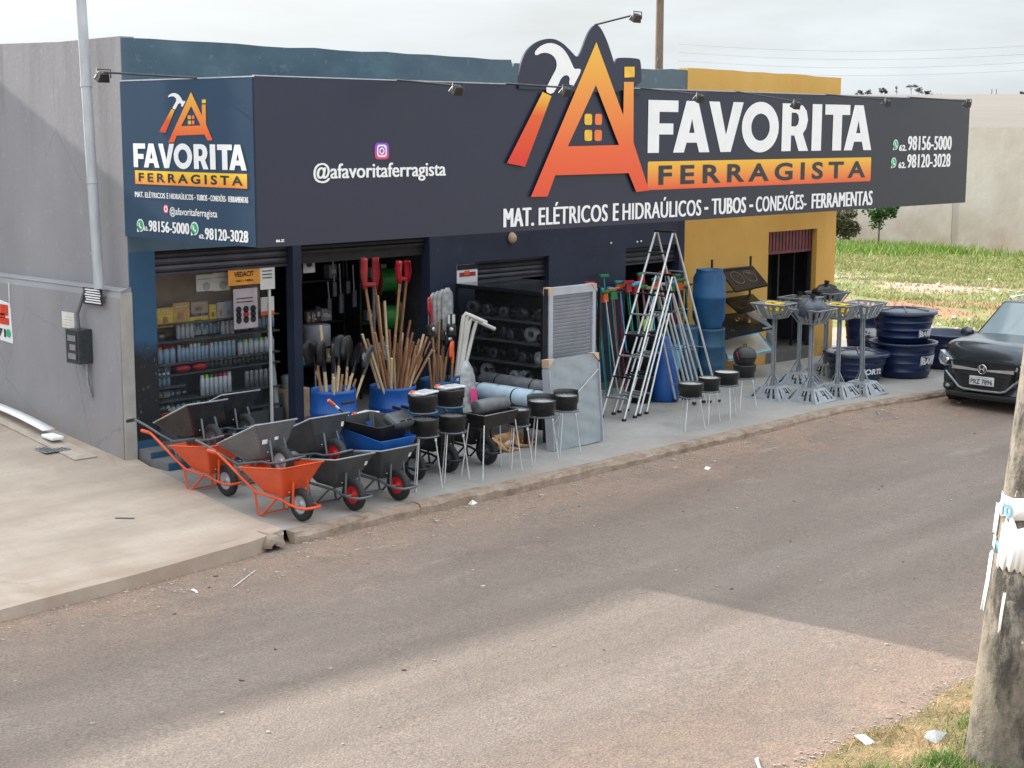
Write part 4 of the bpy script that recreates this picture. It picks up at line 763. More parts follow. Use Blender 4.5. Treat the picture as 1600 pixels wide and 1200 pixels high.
def stick(label, base, tip, r, m, name='wooden_stick', cat='stick', group='wooden handles standing in the barrels', n=7):
    v = Vector(tip)-Vector(base)
    if name == 'wooden_stick' and 'lone' not in label:
        q = v.x/v.z; label += (', leaning hard left', ', leaning slightly left', ', nearly upright', ', leaning slightly right', ', leaning hard right')[sum(q > z for z in (-.16, -.05, .05, .16))]+(', short', ', medium length', ', tall')[sum(v.z > z for z in (1.25, 1.5))]
        SEEN[label] = SEEN.get(label, 0)+1
        if SEEN[label] > 1: label += ('', ', nearer the rim', ', deeper in the bundle', ', at the bundle back')[min(3, SEEN[label]-1)]
    t = thing(name, label, cat, base, 0, group); B().tube([(0, 0, 0), tuple(v)], r, n).obj('shaft', m, t); return t, v
def T(px, py, Y): p = onY(px, py, Y); return (p.x, p.y, p.z)
for k, (px, py, yy_) in enumerate([(590, 462, 14.9), (601, 470, 15), (586, 520, 14.6), (566, 522, 14.8), (574, 530, 15), (641, 500, 14.9), (650, 540, 14.7), (662, 522, 14.7), (668, 524, 14.9), (646, 534, 14.6), (655, 530, 15.0), (605, 540, 14.7), (622, 536, 15), (634, 545, 14.6), (676, 545, 14.7), (615, 548, 14.9), (627, 532, 15.05), (595, 548, 14.65), (640, 560, 14.6), (658, 548, 15.0), (598, 525, 15.1), (608, 515, 14.75), (618, 525, 14.6), (629, 520, 15.1), (637, 528, 14.8), (645, 520, 15.1), (588, 540, 15.0), (612, 560, 14.6), (650, 555, 14.58), (664, 535, 14.6), (672, 533, 14.8), (580, 550, 14.7)]):
    m = ('wood_mid', 'wood_dark', 'wood_mid', 'wood_pale')[k % 4] if k > 1 else 'wood_pale'
    a = random.uniform(0, 2*PI); tipp = T(px, py, yy_); bs = (D2[0]+(tipp[0]-D2[0])*-.12+random.uniform(-.08, .08), D2[1]+random.uniform(-.1, .1), .03)
    stick(('pale' if m == 'wood_pale' else 'brown' if m == 'wood_mid' else 'dark')+' handle in the middle blue barrel', bs, tipp, .017, m)
for k, (px, py, yy_) in enumerate([(497, 572, 14.8), (506, 570, 14.9), (535, 585, 14.7), (548, 588, 14.8), (556, 592, 14.9), (530, 575, 15), (543, 578, 14.95), (522, 590, 14.6)]):
    tipp = T(px, py, yy_); m = ('wood_mid', 'wood_pale')[k % 2]
    stick('pale handle in the left blue barrel' if m == 'wood_pale' else 'brown handle in the left blue barrel', (D1[0]+random.uniform(-.12, .12), D1[1]+random.uniform(-.1, .1), .03), tipp, .017, m)
for k, (px, py, yy_) in enumerate([(686, 502, 14.8), (683, 527, 15), (676, 530, 14.7), (691, 545, 14.9), (678, 548, 14.6), (700, 540, 15), (670, 560, 14.6), (688, 556, 14.65), (697, 558, 14.7)]):
    tipp = T(px, py, yy_); stick('brown handle in the right blue barrel', (D3[0]+random.uniform(-.1, .0), D3[1]+random.uniform(-.1, .1), .03), tipp, .016, 'wood_mid')
# post-hole diggers: two long handles and two red scoop blades, upside down
def digger(label, Dd, px0, px1, py0, py1, Y, red, spread):
    base = (Dd[0], Y, .03); t = thing('post_hole_digger', label, 'post digger', base, 0, 'red post hole diggers')
    a = Vector(T(px0, py1, Y))-Vector(base); c = Vector(T(px1, py1, Y))-Vector(base)
    B().tube([(-.03, 0, 0), tuple(a)], .018, 8).obj('handle', 'wood_mid', t); B().tube([(.03, 0, 0), tuple(c)], .018, 8).obj('handle', 'wood_dark', t)
    for q, s_ in ((a, -1), (c, 1)):
        b = B(); H = onY(px0, py0, Y).z-onY(px0, py1, Y).z; n = 6; V = []
        for j in range(n+1):
            f = j/n; wv_ = .032+.034*math.sin(min(1, f*1.25)*PI*.62); bow = spread*s_*math.sin(f*PI)*.6
            for k in range(5): an = R(-80+40*k); V.append((q.x+bow+s_*.05*math.cos(an)*(.5+.2*f), q.y+wv_*math.sin(an), q.z-.04+H*f*(1 if k in (1, 2, 3) or j < n else .96)))
        b.add(V, [(j*5+k, j*5+k+1, (j+1)*5+k+1, (j+1)*5+k) for j in range(n) for k in range(4)], True); b.obj('scoop_blade', red, t, solid=.006)
    B().tube([tuple(a+Vector((0, 0, .02))), tuple(c+Vector((0, 0, .02)))], .028, 8).obj('hinge', red, t)
digger('post hole digger with dull pink red spread blades, left of the doorway sign', D2, 571, 586, 397, 447, 14.9, M('faded_red', (.40, .03, .035), .45), .02)
digger('post hole digger with glossy dark red blades under the doorway sign', D2, 625, 635, 402, 438, 14.95, 'red_paint', .035)
# shovels: black blades up, in the left barrel
def shovel(label, base, tip, ang, m='black_metal', s_=1.0, hm='wood_pale', group='black shovels in the left barrel'):
    t = thing('shovel', label, 'shovel', base, 0, group); v = Vector(tip)-Vector(base); B().tube([(0, 0, 0), tuple(v*.9)], .017, 7).obj('handle', hm, t)
    u = v.normalized(); rt = Vector((math.cos(ang), math.sin(ang), 0)); rt = (rt-u*rt.dot(u)).normalized(); nr = u.cross(rt)
    b = B(); n = 7; V = []; Hh = .30*s_
    for j in range(n+1):
        f = j/n; wd = (.115 if f < .6 else .115*math.sqrt(max(0, 1-((f-.6)/.42)**2)))*s_; wd = max(wd, .01); wd = wd if j else .05
        for k in range(5): q = (k-2)/2; V.append(v*.86+u*(Hh*f)+rt*(q*wd)+nr*(.035*q*q-.01))
    b.add(V, [(j*5+k, j*5+k+1, (j+1)*5+k+1, (j+1)*5+k) for j in range(n) for k in range(4)], True); b.obj('blade', m, t, solid=.004)
    B().tube([tuple(v*.80), tuple(v*.93)], .021, 8).obj('socket', m, t)
for k, (px, py, yy_, an, lab) in enumerate([(505, 548, 14.7, .4, 'black shovel blade beneath the lone pale handle'), (521, 552, 14.7, .9, 'black shovel with glinting blade in the left barrel'), (487, 546, 14.9, -.2, 'leftmost black shovel of the left barrel'), (545, 540, 15.0, .2, 'black shovel turned flat at the back of the left barrel'), (560, 552, 14.8, 1.2, 'broad black shovel leaning right in the left barrel'), (578, 556, 14.7, .5, 'rightmost dark grey shovel leaning out of the left barrel'), (532, 538, 15.1, -.5, 'rearmost black shovel of the left barrel')]):
    shovel(lab, (D1[0]+random.uniform(-.1, .1), D1[1]+random.uniform(-.08, .08), .03), T(px, py, yy_), an, 'black_metal' if k != 5 else 'dark_grey_tray', 1.05)
stick('lone pale wooden handle standing above the black shovels', (D1[0]-.03, D1[1], .05), T(501, 508, 14.85), .018, 'wood_pale')
shovel('red shovel with wooden handle in the right blue barrel', (D3[0]-.08, D3[1], .03), T(672, 462, 15.0), .6, 'red_paint', .8, 'wood_mid', 'red shovels in the right barrel')
shovel('dark red narrow shovel beside it in the right blue barrel', (D3[0]+.02, D3[1]+.06, .03), T(694, 466, 15.0), .3, 'red_paint', .8, 'wood_mid', 'red shovels in the right barrel')
shovel('orange blade spade beside the white pipes', (D3[0]+.02, D3[1]-.1, .03), T(708, 540, 14.7), .5, 'orange_plastic', .75, 'wood_mid', 'red shovels in the right barrel')
# clear plastic shovel covers nested, over the right barrel
t = thing('shovel_stack', 'stack of clear plastic wrapped shovel blades standing above the right barrel', 'shovels', T(690, 570, 15.0))
for k in range(4):
    b = B(); z0 = .1; h = .62; wq = .105; V = []
    for j in range(10):
        f = j/9; wd = wq*(1 if f < .75 else math.sqrt(max(.02, 1-((f-.75)/.26)**2)))
        for q in (-1, -.4, .4, 1): V.append((-.12+.055*k+q*wd, -.03*k+.02*q*q, z0+.32+h*f-.02*(3-k)))
    b.add(V, [(j*4+i, j*4+i+1, (j+1)*4+i+1, (j+1)*4+i) for j in range(9) for i in range(3)], True); b.obj('wrapped_blade', 'clear_plastic', t, solid=.005)
B().box((.05, -.14, .62), (.13, .006, .12)).obj('price_card', 'paper', t)
# white bent pipes
for k, (px, py, dx_) in enumerate([(744, 494, 0), (748, 500, 6), (757, 504, 11), (738, 492, -5)]):
    base = (D3[0]+.05+.03*k, D3[1]-.1+.04*k, .05); tp = Vector(T(px-14, py, 14.8-.03*k)); en = Vector(T(px+16, py+10, 14.75-.03*k)); bs = Vector(base)
    t = thing('bent_pipe', 'white plastic pipe with bent top in the right barrel, ' + ('second from the left', 'third from the left', 'rightmost', 'leftmost')[k], 'pipe', base, 0, 'white bent pipes in the right barrel')
    v = tp-bs; e = en-bs; mid_ = v+Vector((.04, 0, .015)); B().tube([(0, 0, 0), tuple(v*.93), tuple(v*.985+Vector((.01, 0, 0))), tuple(mid_), tuple(e)], .027, 8).obj('pipe', 'pvc', t)
for k, (px, py) in enumerate([(672, 520), (705, 520), (700, 535), (690, 528)]):
    p = T(px, py, 14.7+.05*k); t = thing('power_tool', 'small black power tool among the handles of the right barrel, ' + ('at the far left', 'at the far right, topmost', 'at the right, below another', 'in the middle')[k], 'power tool', (p[0], p[1], p[2]-.05), random.uniform(-1, 1), 'black power tools by the right barrel')
    B().box((0, 0, .08), (.13, .1, .16)).obj('housing', 'black_plastic', t, bevel=.03); B().lathe([(.001, 0), (.03, 0), (.03, .02), (.001, .02)], 12, (0, -.065, .1), 'y').obj('cap', 'steel_tube', t); B().tube([(0, 0, .14), (0, 0, .3)], .014, 6).obj('shaft', 'black_metal', t); B().tube([(0, 0, 0), (0, .1, -.2), (-.05, .15, -.6)], .012, 6).obj('rod', 'black_metal', t)

# clear shovel cover + pink card leaning right of the right barrel
t = thing('wrapped_shovel', 'shovel blade in clear wrap with a pink printed card, right of the barrels', 'shovel', T(738, 650, 14.2)); b = B(); b.X = Euler((R(-8), 0, 0)).to_matrix().to_4x4()
V = []
for j in range(8):
    f = j/7; wd = .14*(1 if f < .6 else math.sqrt(max(.02, 1-((f-.6)/.42)**2)))
    V += [(-wd, .02, .72*f), (0, -.01, .72*f), (wd, .02, .72*f)]
b.add(V, [(j*3+i, j*3+i+1, (j+1)*3+i+1, (j+1)*3+i) for j in range(7) for i in range(2)], True); b.obj('blade', 'clear_plastic', t, solid=.005); B().box((0, -.03, .26), (.12, .004, .2), (R(-8), 0, 0)).obj('card', 'pink_plastic', t)
# orange-gripped tool lying over the grey barrows
t, v = stick('tool with orange grip and blue shaft slanting above the grey wheelbarrows', T(560, 664, 13.3), T(514, 626, 13.3), .012, 'navy_tray', 'hand_tool', 'tool', 'loose hand tools'); B().tube([tuple(v*.82), tuple(v*1.02)], .019, 8).obj('grip', 'orange_plastic', t); B().tube([tuple(v*.30), tuple(v*.38)], .014, 8).obj('label_band', 'paper', t); B().tube([tuple(v*.68), tuple(v*.80)], .014, 8).obj('label_band', 'paper', t)

# ---------------------------------------------------------------- charcoal grills
def grill(label, X, Y, H=.70, r=.165, shield=False, legs=True, ash=True, z=None, group='round charcoal grills on three legs', rot=0.0):
    t = thing('round_grill' if legs else 'grill_bowl', label, 'grill', (X, Y, gz(X) if z is None else z), rot, group); h = H
    b = B(); b.lathe([(.001, h-.19), (r*.80, h-.19), (r*.92, h-.17), (r*.94, h-.10), (r*1.02, h-.095), (r*1.04, h-.01), (r*1.04, h), (r*.98, h), (r*.97, h-.03), (.001, h-.035)], 28).obj('bowl', 'black_metal', t)
    B().lathe([(r*.9, h-.205), (r*1.06, h-.205), (r*1.06, h-.19), (r*.9, h-.19)], 28).obj('ring', 'dark_hub', t)
    if ash: B().lathe([(.001, h-.028), (r*.95, h-.028)], 24).obj('ash_pan', 'ash_white', t)
    for k in range(-3, 4): q = math.sqrt(max(0, (r*.95)**2-(k*.042)**2)); B().tube([(k*.042, -q, h-.012), (k*.042, q, h-.012)], .003, 4).obj('grate_bar', 'steel_tube', t)
    if shield:
        for a0, a1 in ((R(-30), R(150)),): B().lathe([(r*1.045, h-.005), (r*1.05, h+.055), (r*1.035, h+.055), (r*1.03, h-.005)], 18, (0, 0, 0), 'z', True, a0, a1).obj('wind_guard', 'black_metal', t)
    if legs:
        for a in (R(200), R(320), R(80)): B().tube([(r*.75*math.cos(a), r*.75*math.sin(a), h-.20), (r*1.25*math.cos(a), r*1.25*math.sin(a), 0)], .0085, 6).obj('leg', 'aluminium', t)
        B().box((r*.75*math.cos(R(320)), r*.75*math.sin(R(320))-.01, h-.25), (.03, .01, .03)).obj('tag', 'paper', t)
    return t
grill('round grill on legs, lower of the front left stacked pair', 12.05, 12.72, .82, .165, legs=True, ash=True)
grill('black bowl stacked on the front left grill, white pack on it', 12.05, 12.74, .30, .165, legs=False, z=.76, ash=True)
grill('round grill on legs, lower of the second stacked pair', 12.62, 12.85, .78, .165)
grill('black bowl stacked on the second grill, white pack on it', 12.62, 12.88, .28, .165, legs=False, z=.76)
grill('round grill right beside the grey lid grill', 13.75, 12.86, .72, .15)
grill('round grill with raised wind guard between two others by the wrapped panel', 14.28, 12.95, .76, .175, True)
grill('round grill with wind guard standing before the wrapped panel', 14.82, 13.02, .76, .155, True)
for lab, X, Y, z, rz in (('white tray pack on the front left grill bowl', 12.05, 12.72, 1.07, .2), ('white tray pack on the second grill bowl', 12.62, 12.88, 1.05, -.1), ('white tray pack on the black grill behind', 11.95, 13.6, .73, .3)):
    t = thing('tray_pack', lab, 'pack', (X, Y, z), rz, 'white tray packs on grills'); B().box((0, 0, .014), (.32, .2, .022)).obj('tray', 'ash_white', t, bevel=.008)
    B().box((.02, -.01, .027), (.2, .13, .006)).obj('window', 'paper_grey', t); B().box((-.14, .06, .035), (.06, .03, .02)).obj('tab', 'orange_plastic', t)
def rect_grill(label, X, Y, rz, H, lid, Lx=.62, W=.3):
    t = thing('box_grill', label, 'grill', (X, Y, gz(X)), rz, 'rectangular charcoal grills')
    b = B(); b.add([(-Lx/2+.04, -W/2+.04, H-.16), (Lx/2-.04, -W/2+.04, H-.16), (Lx/2-.04, W/2-.04, H-.16), (-Lx/2+.04, W/2-.04, H-.16), (-Lx/2, -W/2, H), (Lx/2, -W/2, H), (Lx/2, W/2, H), (-Lx/2, W/2, H)], [(0, 1, 2, 3), (0, 4, 5, 1), (1, 5, 6, 2), (2, 6, 7, 3), (3, 7, 4, 0)]); b.obj('firebox', 'black_metal', t, solid=.006)
    B().tube([(-Lx/2, -W/2, H), (Lx/2, -W/2, H), (Lx/2, W/2, H), (-Lx/2, W/2, H), (-Lx/2, -W/2, H)], .006, 5, False).obj('rim', 'tray_rim', t)
    for sx in (-1, 1):
        for sy in (-1, 1): B().tube([(sx*(Lx/2-.03), sy*(W/2-.03), H-.12), (sx*(Lx/2+.05), sy*(W/2+.02), 0)], .009, 6).obj('leg', 'aluminium', t)
    if lid: B().lathe([(.001, -.27), (.07, -.27), (.088, -.255), (.088, .255), (.07, .27), (.001, .27)], 20, (.0, .02, H+.075), 'x').obj('lid_roll', 'roll_grey', t)
    return t
rect_grill('black box grill carrying a rolled grey lid, centre front', 13.22, 12.78, .05, .76, True)
rect_grill('black box grill standing behind the grey hopper', 11.95, 13.6, .1, .72, False, .7, .34)
for k, (lab, px, py, Yq, H, r) in enumerate([('leftmost of the four grills in front of the ladders', 1078, 676, 13.0, .66, .175), ('second grill from the left in front of the ladders', 1107, 672, 13.15, .66, .155), ('third grill from the left in front of the ladders', 1134, 665, 13.25, .68, .18)]):
    X = atx(px, Yq, 0); grill(lab, X, Yq, H, r, False, True, True, None, 'round charcoal grills on three legs', .3*k)
X = atx(1162, 13.5, 0); kt = grill('round grill base under the black domed kettle', X, 13.5, .68, .165)
t = thing('kettle_grill', 'black domed kettle barbecue sitting on a round grill', 'grill', (X, 13.5, gz(X)+.66)); B().lathe([(.001, 0), (.1, .0), (.15, .05), (.17, .11), (.175, .14)], 26).obj('bowl', 'black_metal', t); B().lathe([(.178, .145), (.17, .20), (.14, .25), (.08, .285), (.001, .295)], 26).obj('lid', 'black_metal', t); B().tube([(-.03, 0, .29), (-.03, 0, .33), (.03, 0, .33), (.03, 0, .29)], .008, 6).obj('handle', 'black_plastic', t); B().tube([(-.19, -.02, .12), (-.28, -.05, .24)], .008, 5).obj('side_handle', 'red_plastic', t)

# ---------------------------------------------------------------- leaning panels, cabinet, rolls, dog
bx0, bx1 = onY(855, 450, 13.7).x, onY(928, 443, 13.7).x
t = thing('louvred_window', 'tall louvred window panel in film with card corners, standing upright', 'window panel', ((bx0+bx1)/2, 13.7, gz(15.6))); W_ = (bx1-bx0); Hp = onY(890, 447, 13.7).z-gz(15.6)
b = B()
for a, c in (((-W_/2, -.04, 0), (-W_/2+.075, .06, Hp)), ((W_/2-.065, -.04, 0), (W_/2, .06, Hp)), ((-W_/2+.076, -.04, Hp-.10), (W_/2-.066, .06, Hp)), ((-W_/2+.076, -.04, 0), (W_/2-.066, .06, .1))): b.bb(a, c)
b.obj('frame', 'frame_white', t)
for k in range(40): B().box((0, -.005, .12+(Hp-.25)*k/39), (W_-.15, .006, (Hp-.25)/39*1.05), (R(28), 0, 0)).obj('slat', 'blind_slat', t)
B().bb((-W_/2-.012, -.02, 0), (-W_/2-.001, .05, Hp-.01)).obj('side_strip', 'print_dark', t)
for sx in (-1, 1): b = B(); q = sx*W_/2; b.prism([(q+sx*.006, Hp+.005), (q-sx*.10, Hp+.005), (q+sx*.006, Hp-.10)], -.046, .066, lambda x, z, y: (x, y, z)); b.obj('card_corner', 'cardboard', t)
X0, X1 = 14.80, 15.78; t = thing('wrapped_window', 'low wide panel wrapped in wrinkled blue grey plastic film, leaning in front', 'panel', ((X0+X1)/2, 13.27, gz(15.3)), 0, None, R(-5)); W_ = X1-X0; Hq = 1.18
b = B(); n = 22; mrows = 22; V = []
for j in range(mrows+1):
    for i in range(n+1):
        x = -W_/2+W_*i/n; z = Hq*j/mrows; y = -.045-.010*math.sin(x*13+z*4)*math.sin(z*3+x*3)-.010*abs(math.sin(x*26-z*9+2*math.sin(z*4)))*(1-.6*z)-.004*math.sin(z*30+x*11); V.append((x, y, z))
b.add(V, [(j*(n+1)+i, j*(n+1)+i+1, (j+1)*(n+1)+i+1, (j+1)*(n+1)+i) for j in range(mrows) for i in range(n)], True); b.bb((-W_/2, -.035, 0), (W_/2, .045, Hq)); b.obj('film', 'wrap_film', t)
B().tube([(-W_/2+.02, -.065, Hq*.30), (0, -.068, Hq*.58), (W_/2-.01, -.065, Hq*.82)], .006, 5).obj('strap', 'ash_white', t)
for sx in (-1, 1):
    b = B(); q = sx*W_/2; b.prism([(q+sx*.006, Hq+.006), (q-sx*.11, Hq+.006), (q+sx*.006, Hq-.10)], -.074, .05, lambda x, z, y: (x, y, z)); b.obj('card_corner', 'cardboard', t)
    b = B(); b.bb((q-.008, -.078, .01), (q+.008, .052, Hq-.12)); b.obj('edge_strip', 'frame_white', t)
# glass cabinet seen from its side
CX = 15.84; t = thing('glass_cabinet', 'dark glass display cabinet with shelves of coils beside the navy wall', 'cabinet', (CX, 14.35, gz(16))); CH = 1.90
b = B()
for y in (0, 1.66): b.bb((0, y, 0), (.04, y+.04, CH)); b.bb((1.2, y, 0), (1.24, y+.04, CH))
b.bb((0, .041, CH-.04), (.04, 1.659, CH)); b.bb((0, .041, .5), (.04, 1.659, .56)); b.obj('frame', 'black_metal', t)
for z in (.56, .85, 1.15, 1.45): B().bb((.05, .04, z), (1.2, 1.66, z+.02)).obj('shelf', 'shelf_dark', t)
B().bb((.0, .04, CH+.001), (1.24, 1.7, CH+.02)).obj('top', 'glass_dark', t); B().bb((1.15, .05, .05), (1.19, 1.65, CH-.05)).obj('back', 'interior_wall', t); B().bb((.01, .05, .0), (.03, 1.65, .49)).obj('base_panel', 'shutter_dark', t)
B().bb((.012, .045, .57), (.018, 1.655, CH-.05)).obj('glass_pane', 'glass_pane', t)
random.seed(5)
for z, its in ((.58, 8), (.87, 8), (1.17, 8), (1.47, 8)):
    for k in range(its):
        y = 14.35+.2+1.3*k/(its-1)+random.uniform(-.05, .05); r = random.uniform(.07, .11); m = random.choice(['black_plastic', 'clear_plastic', 'dark_hub', 'can_white', 'shutter_slat', 'black_plastic', 'black_plastic', 'dark_hub'])
        q = thing('cable_coil', {'black_plastic': 'black', 'clear_plastic': 'clear', 'dark_hub': 'dark grey', 'can_white': 'pale', 'shutter_slat': 'grey', 'green_plastic': 'green'}[m]+' coil of cable on a shelf of the glass cabinet', 'coil', (CX+.22, y, gz(16)+z), random.uniform(-.3, .3), 'coils in the glass cabinet'); q['label'] = q['label'].replace('on a shelf', 'on the '+{.58: 'lowest', .87: 'second', 1.17: 'third', 1.47: 'top'}[z]+' shelf')+(', near the wall' if k > 5 else ', middle' if k > 2 else ', near the street')
        B().lathe([(r*.45, -.04), (r, -.045), (r, .045), (r*.45, .04), (r*.45, -.04)], 18, (0, 0, r+.002), 'x').obj('coil', m, q)
# long ledge with rolls
t = thing('display_bench', 'dark low bench carrying canvas rolls before the glass cabinet', 'bench', (15.05, 14.0, gz(15))); B().bb((-.3, -.35, .50), (.5, 1.4, .56)).obj('top', 'dark_tarp', t)
for x in (-.25, .45):
    for y in (-.3, 1.35): B().bb((x-.02, y-.02, 0), (x+.02, y+.02, .50)).obj('leg', 'black_metal', t)
for lab, x, z, r, m, yo in (('pale blue canvas roll tied with black straps, behind the grills', 14.72, .66, .105, 'canvas_blue', 0), ('second pale canvas roll beside the pale blue one', 14.98, .64, .085, 'canvas_blue', -.1), ('dark grey roll lying behind the pale canvas rolls', 15.3, .68, .12, 'roll_grey', .2)):
    t = thing('canvas_roll', lab, 'roll', (x, 14.15+yo, gz(15)+z-.5+.5), 0, 'rolls on the bench'); B().lathe([(.02, -.62), (r*.8, -.62), (r, -.6), (r*1.02, 0), (r, .6), (r*.8, .62), (.02, .62)], 22, (0, 0, 0), 'y').obj('roll', m, t)
    for y in (-.35, .3): B().lathe([(r*1.03, -.012), (r*1.05, 0), (r*1.03, .012)], 22, (0, y, 0), 'y').obj('strap', 'black_plastic', t)
# sleeping dog (skin surface), head to the right
me = bpy.data.meshes.new('dog_body'); V = [(0, 0, .10), (.14, 0, .105), (.28, .0, .11), (.38, -.02, .10), (.46, -.05, .075), (.53, -.09, .058), (.60, -.13, .04),
     (-.10, .01, .10), (-.15, -.05, .07), (-.12, -.17, .04), (-.16, -.28, .022), (-.08, -.35, .018),
     (.30, -.09, .06), (.20, -.20, .03), (.31, -.29, .02), (.38, -.31, .016), (-.20, .03, .06), (-.33, -.03, .022), (-.42, -.10, .016), (-.04, -.12, .05), (-.02, -.26, .026), (.06, -.33, .018), (.33, -.06, .05), (.44, -.19, .028), (.55, -.24, .018)]
Ed = [(0, 1), (1, 2), (2, 3), (3, 4), (4, 5), (5, 6), (0, 7), (7, 8), (8, 9), (9, 10), (10, 11), (2, 12), (12, 13), (13, 14), (14, 15), (7, 16), (16, 17), (17, 18), (8, 19), (19, 20), (20, 21), (3, 22), (22, 23), (23, 24)]
RR = [.095, .09, .10, .08, .055, .055, .028, .09, .07, .04, .02, .017, .05, .028, .02, .018, .035, .014, .008, .045, .024, .017, .04, .024, .018]
me.from_pydata(V, Ed, []); me.materials.append(mat('fur_tan')); t = thing('dog', 'tan and white dog sleeping on its side under the grills', 'dog', (14.45, 13.86, gz(14.5)), R(6), scale=.95)
o = bpy.data.objects.new('body', me); COL.objects.link(o); o.parent = t; o.modifiers.new('skin', 'SKIN'); s_ = o.modifiers.new('sub', 'SUBSURF'); s_.levels = s_.render_levels = 2
for k, sv in enumerate(me.skin_vertices[0].data): sv.radius = (RR[k], RR[k]*.95); sv.use_root = (k == 0)
for p in me.polygons: p.use_smooth = True
for x, y, z in ((.50, -.02, .11), (.53, -.075, .115)): b = B(); b.add([(x-.02, y, z-.01), (x+.025, y-.01, z-.012), (x-.01, y+.02, z+.045), (x+.0, y+.012, z-.015)], [(0, 1, 2), (1, 3, 2), (3, 0, 2)]); b.obj('ear', 'fur_tan', t)
B().ball((.625, -.147, .042), .012).obj('nose', 'black_plastic', t); B().ball((.555, -.128, .088), .006).obj('eye', 'black_plastic', t)
B().ball((.15, -.06, .06), .07, 12, (1.8, .7, .7)).obj('belly_patch', 'fur_white', t)

# ---------------------------------------------------------------- ladders
def ladder(label, px_apex, py_apex, px_l, py_l, Y0, w_=.40, nr=8):
    ap = onY(px_apex, py_apex, Y0); gl = onY(px_l, py_l, Y0); zg = gz(gl.x); H = ap.z-zg; half = ap.x-gl.x
    t = thing('step_ladder', label, 'ladder', (ap.x, Y0, zg), 0, 'aluminium step ladders nested one in another')
    for sx, nm in ((-1, 'front'), (1, 'rear')):
        for y in (0, w_):
            yy2 = y+(.05 if y == 0 else -.05)*1
            B().tube([(sx*half, y, .02), (sx*.02, yy2, H)], .0165, 8).obj('rail', 'aluminium', t); B().box((sx*half, y, .015), (.05, .045, .04)).obj('foot', 'rubber', t)
        for k in range(1, nr):
            f = k/nr; x = sx*(half+(.02-half)*f); e = .05*f
            if sx < 0:
                b = B(); b.box((x, w_/2, H*f), (.075, w_-2*e-.02, .018)); b.obj('tread', 'galvanized' if k % 2 else 'black_metal', t)
            elif k % 2: B().tube([(x, e, H*f), (x, w_-e, H*f)], .008, 6).obj('rung', 'galvanized', t)
    B().box((0, w_/2, H+.015), (.08, w_-.06, .03)).obj('hinge_cap', 'black_plastic', t)
ladder('tallest aluminium step ladder, its feet spread around the others', 1057, 364, 975, 657, 14.05, .42, 9)
ladder('second tallest step ladder nested inside the tallest', 1056, 432, 992, 653, 14.12, .40, 7)
ladder('third step ladder nested inside, slightly lower', 1054, 458, 999, 651, 14.19, .38, 6)
ladder('shortest step ladder nested innermost', 1051, 489, 1010, 650, 14.22, .36, 5)
# black bins and blue cone behind the ladders
for lab, px, z, r, h, Yv in (('black rubber tub at the bottom of the stack behind the ladders', 1000, 0, .24, .42, 15.0), ('black rubber tub in the middle of the stack behind the ladders', 1000, .36, .24, .42, 15.0), ('black rubber tub at the top of the stack behind the ladders', 1001, .72, .24, .35, 15.0)):
    X = atx(px, Yv, .3); t = thing('black_tub', lab, 'tub', (X, Yv, gz(X)+z), 0, 'black tubs behind the ladders'); B().lathe([(.001, 0), (r*.75, 0), (r*.98, h*.9), (r*1.05, h*.92), (r*1.05, h), (r*.96, h), (r*.7, .03), (.001, .03)], 26).obj('shell', 'black_plastic', t)
X = atx(1037, 14.85, .3); t = thing('blue_cone_barrel', 'deep blue tapered barrel standing behind the ladders', 'barrel', (X, 14.85, gz(X))); B().lathe([(.001, 0), (.22, 0), (.245, .03), (.24, .25), (.225, .32), (.20, .6), (.13, .88), (.10, .95), (.10, 1.0), (.001, 1.0)], 28).obj('shell', 'blue_plastic', t)
X = atx(1018, 15.2, .9); t = thing('spray_bottle', 'lime green plastic bottle on the black tubs behind the ladders', 'bottle', (atx(1012, 15.0, 1.1), 15.0, gz(18)+1.07)); B().lathe([(.001, 0), (.08, 0), (.085, .1), (.06, .17), (.02, .2), (.02, .24), (.001, .24)], 18).obj('body', 'lime_plastic', t)
X = atx(1048, 15.3, .8); t = thing('blue_crate', 'blue plastic crate glimpsed between the ladder rails', 'crate', (X, 15.35, gz(X)+.35)); b = B(); b.add([(-.16, -.12, 0), (.16, -.12, 0), (.16, .12, 0), (-.16, .12, 0), (-.2, -.15, .4), (.2, -.15, .4), (.2, .15, .4), (-.2, .15, .4)], [(0, 1, 2, 3), (0, 4, 5, 1), (1, 5, 6, 2), (2, 6, 7, 3), (3, 7, 4, 0)]); b.obj('shell', 'cyan_plastic', t, bevel=.02, solid=.01)
t2 = thing('display_stand', 'black metal stand carrying the blue crate behind the ladders', 'stand', (X, 15.35, gz(X))); B().box((0, 0, .34), (.42, .32, .02)).obj('top', 'black_metal', t2)
for sx in (-.18, .18):
    for sy in (-.13, .13): B().box((sx, sy, .165), (.025, .025, .33)).obj('leg', 'black_metal', t2)

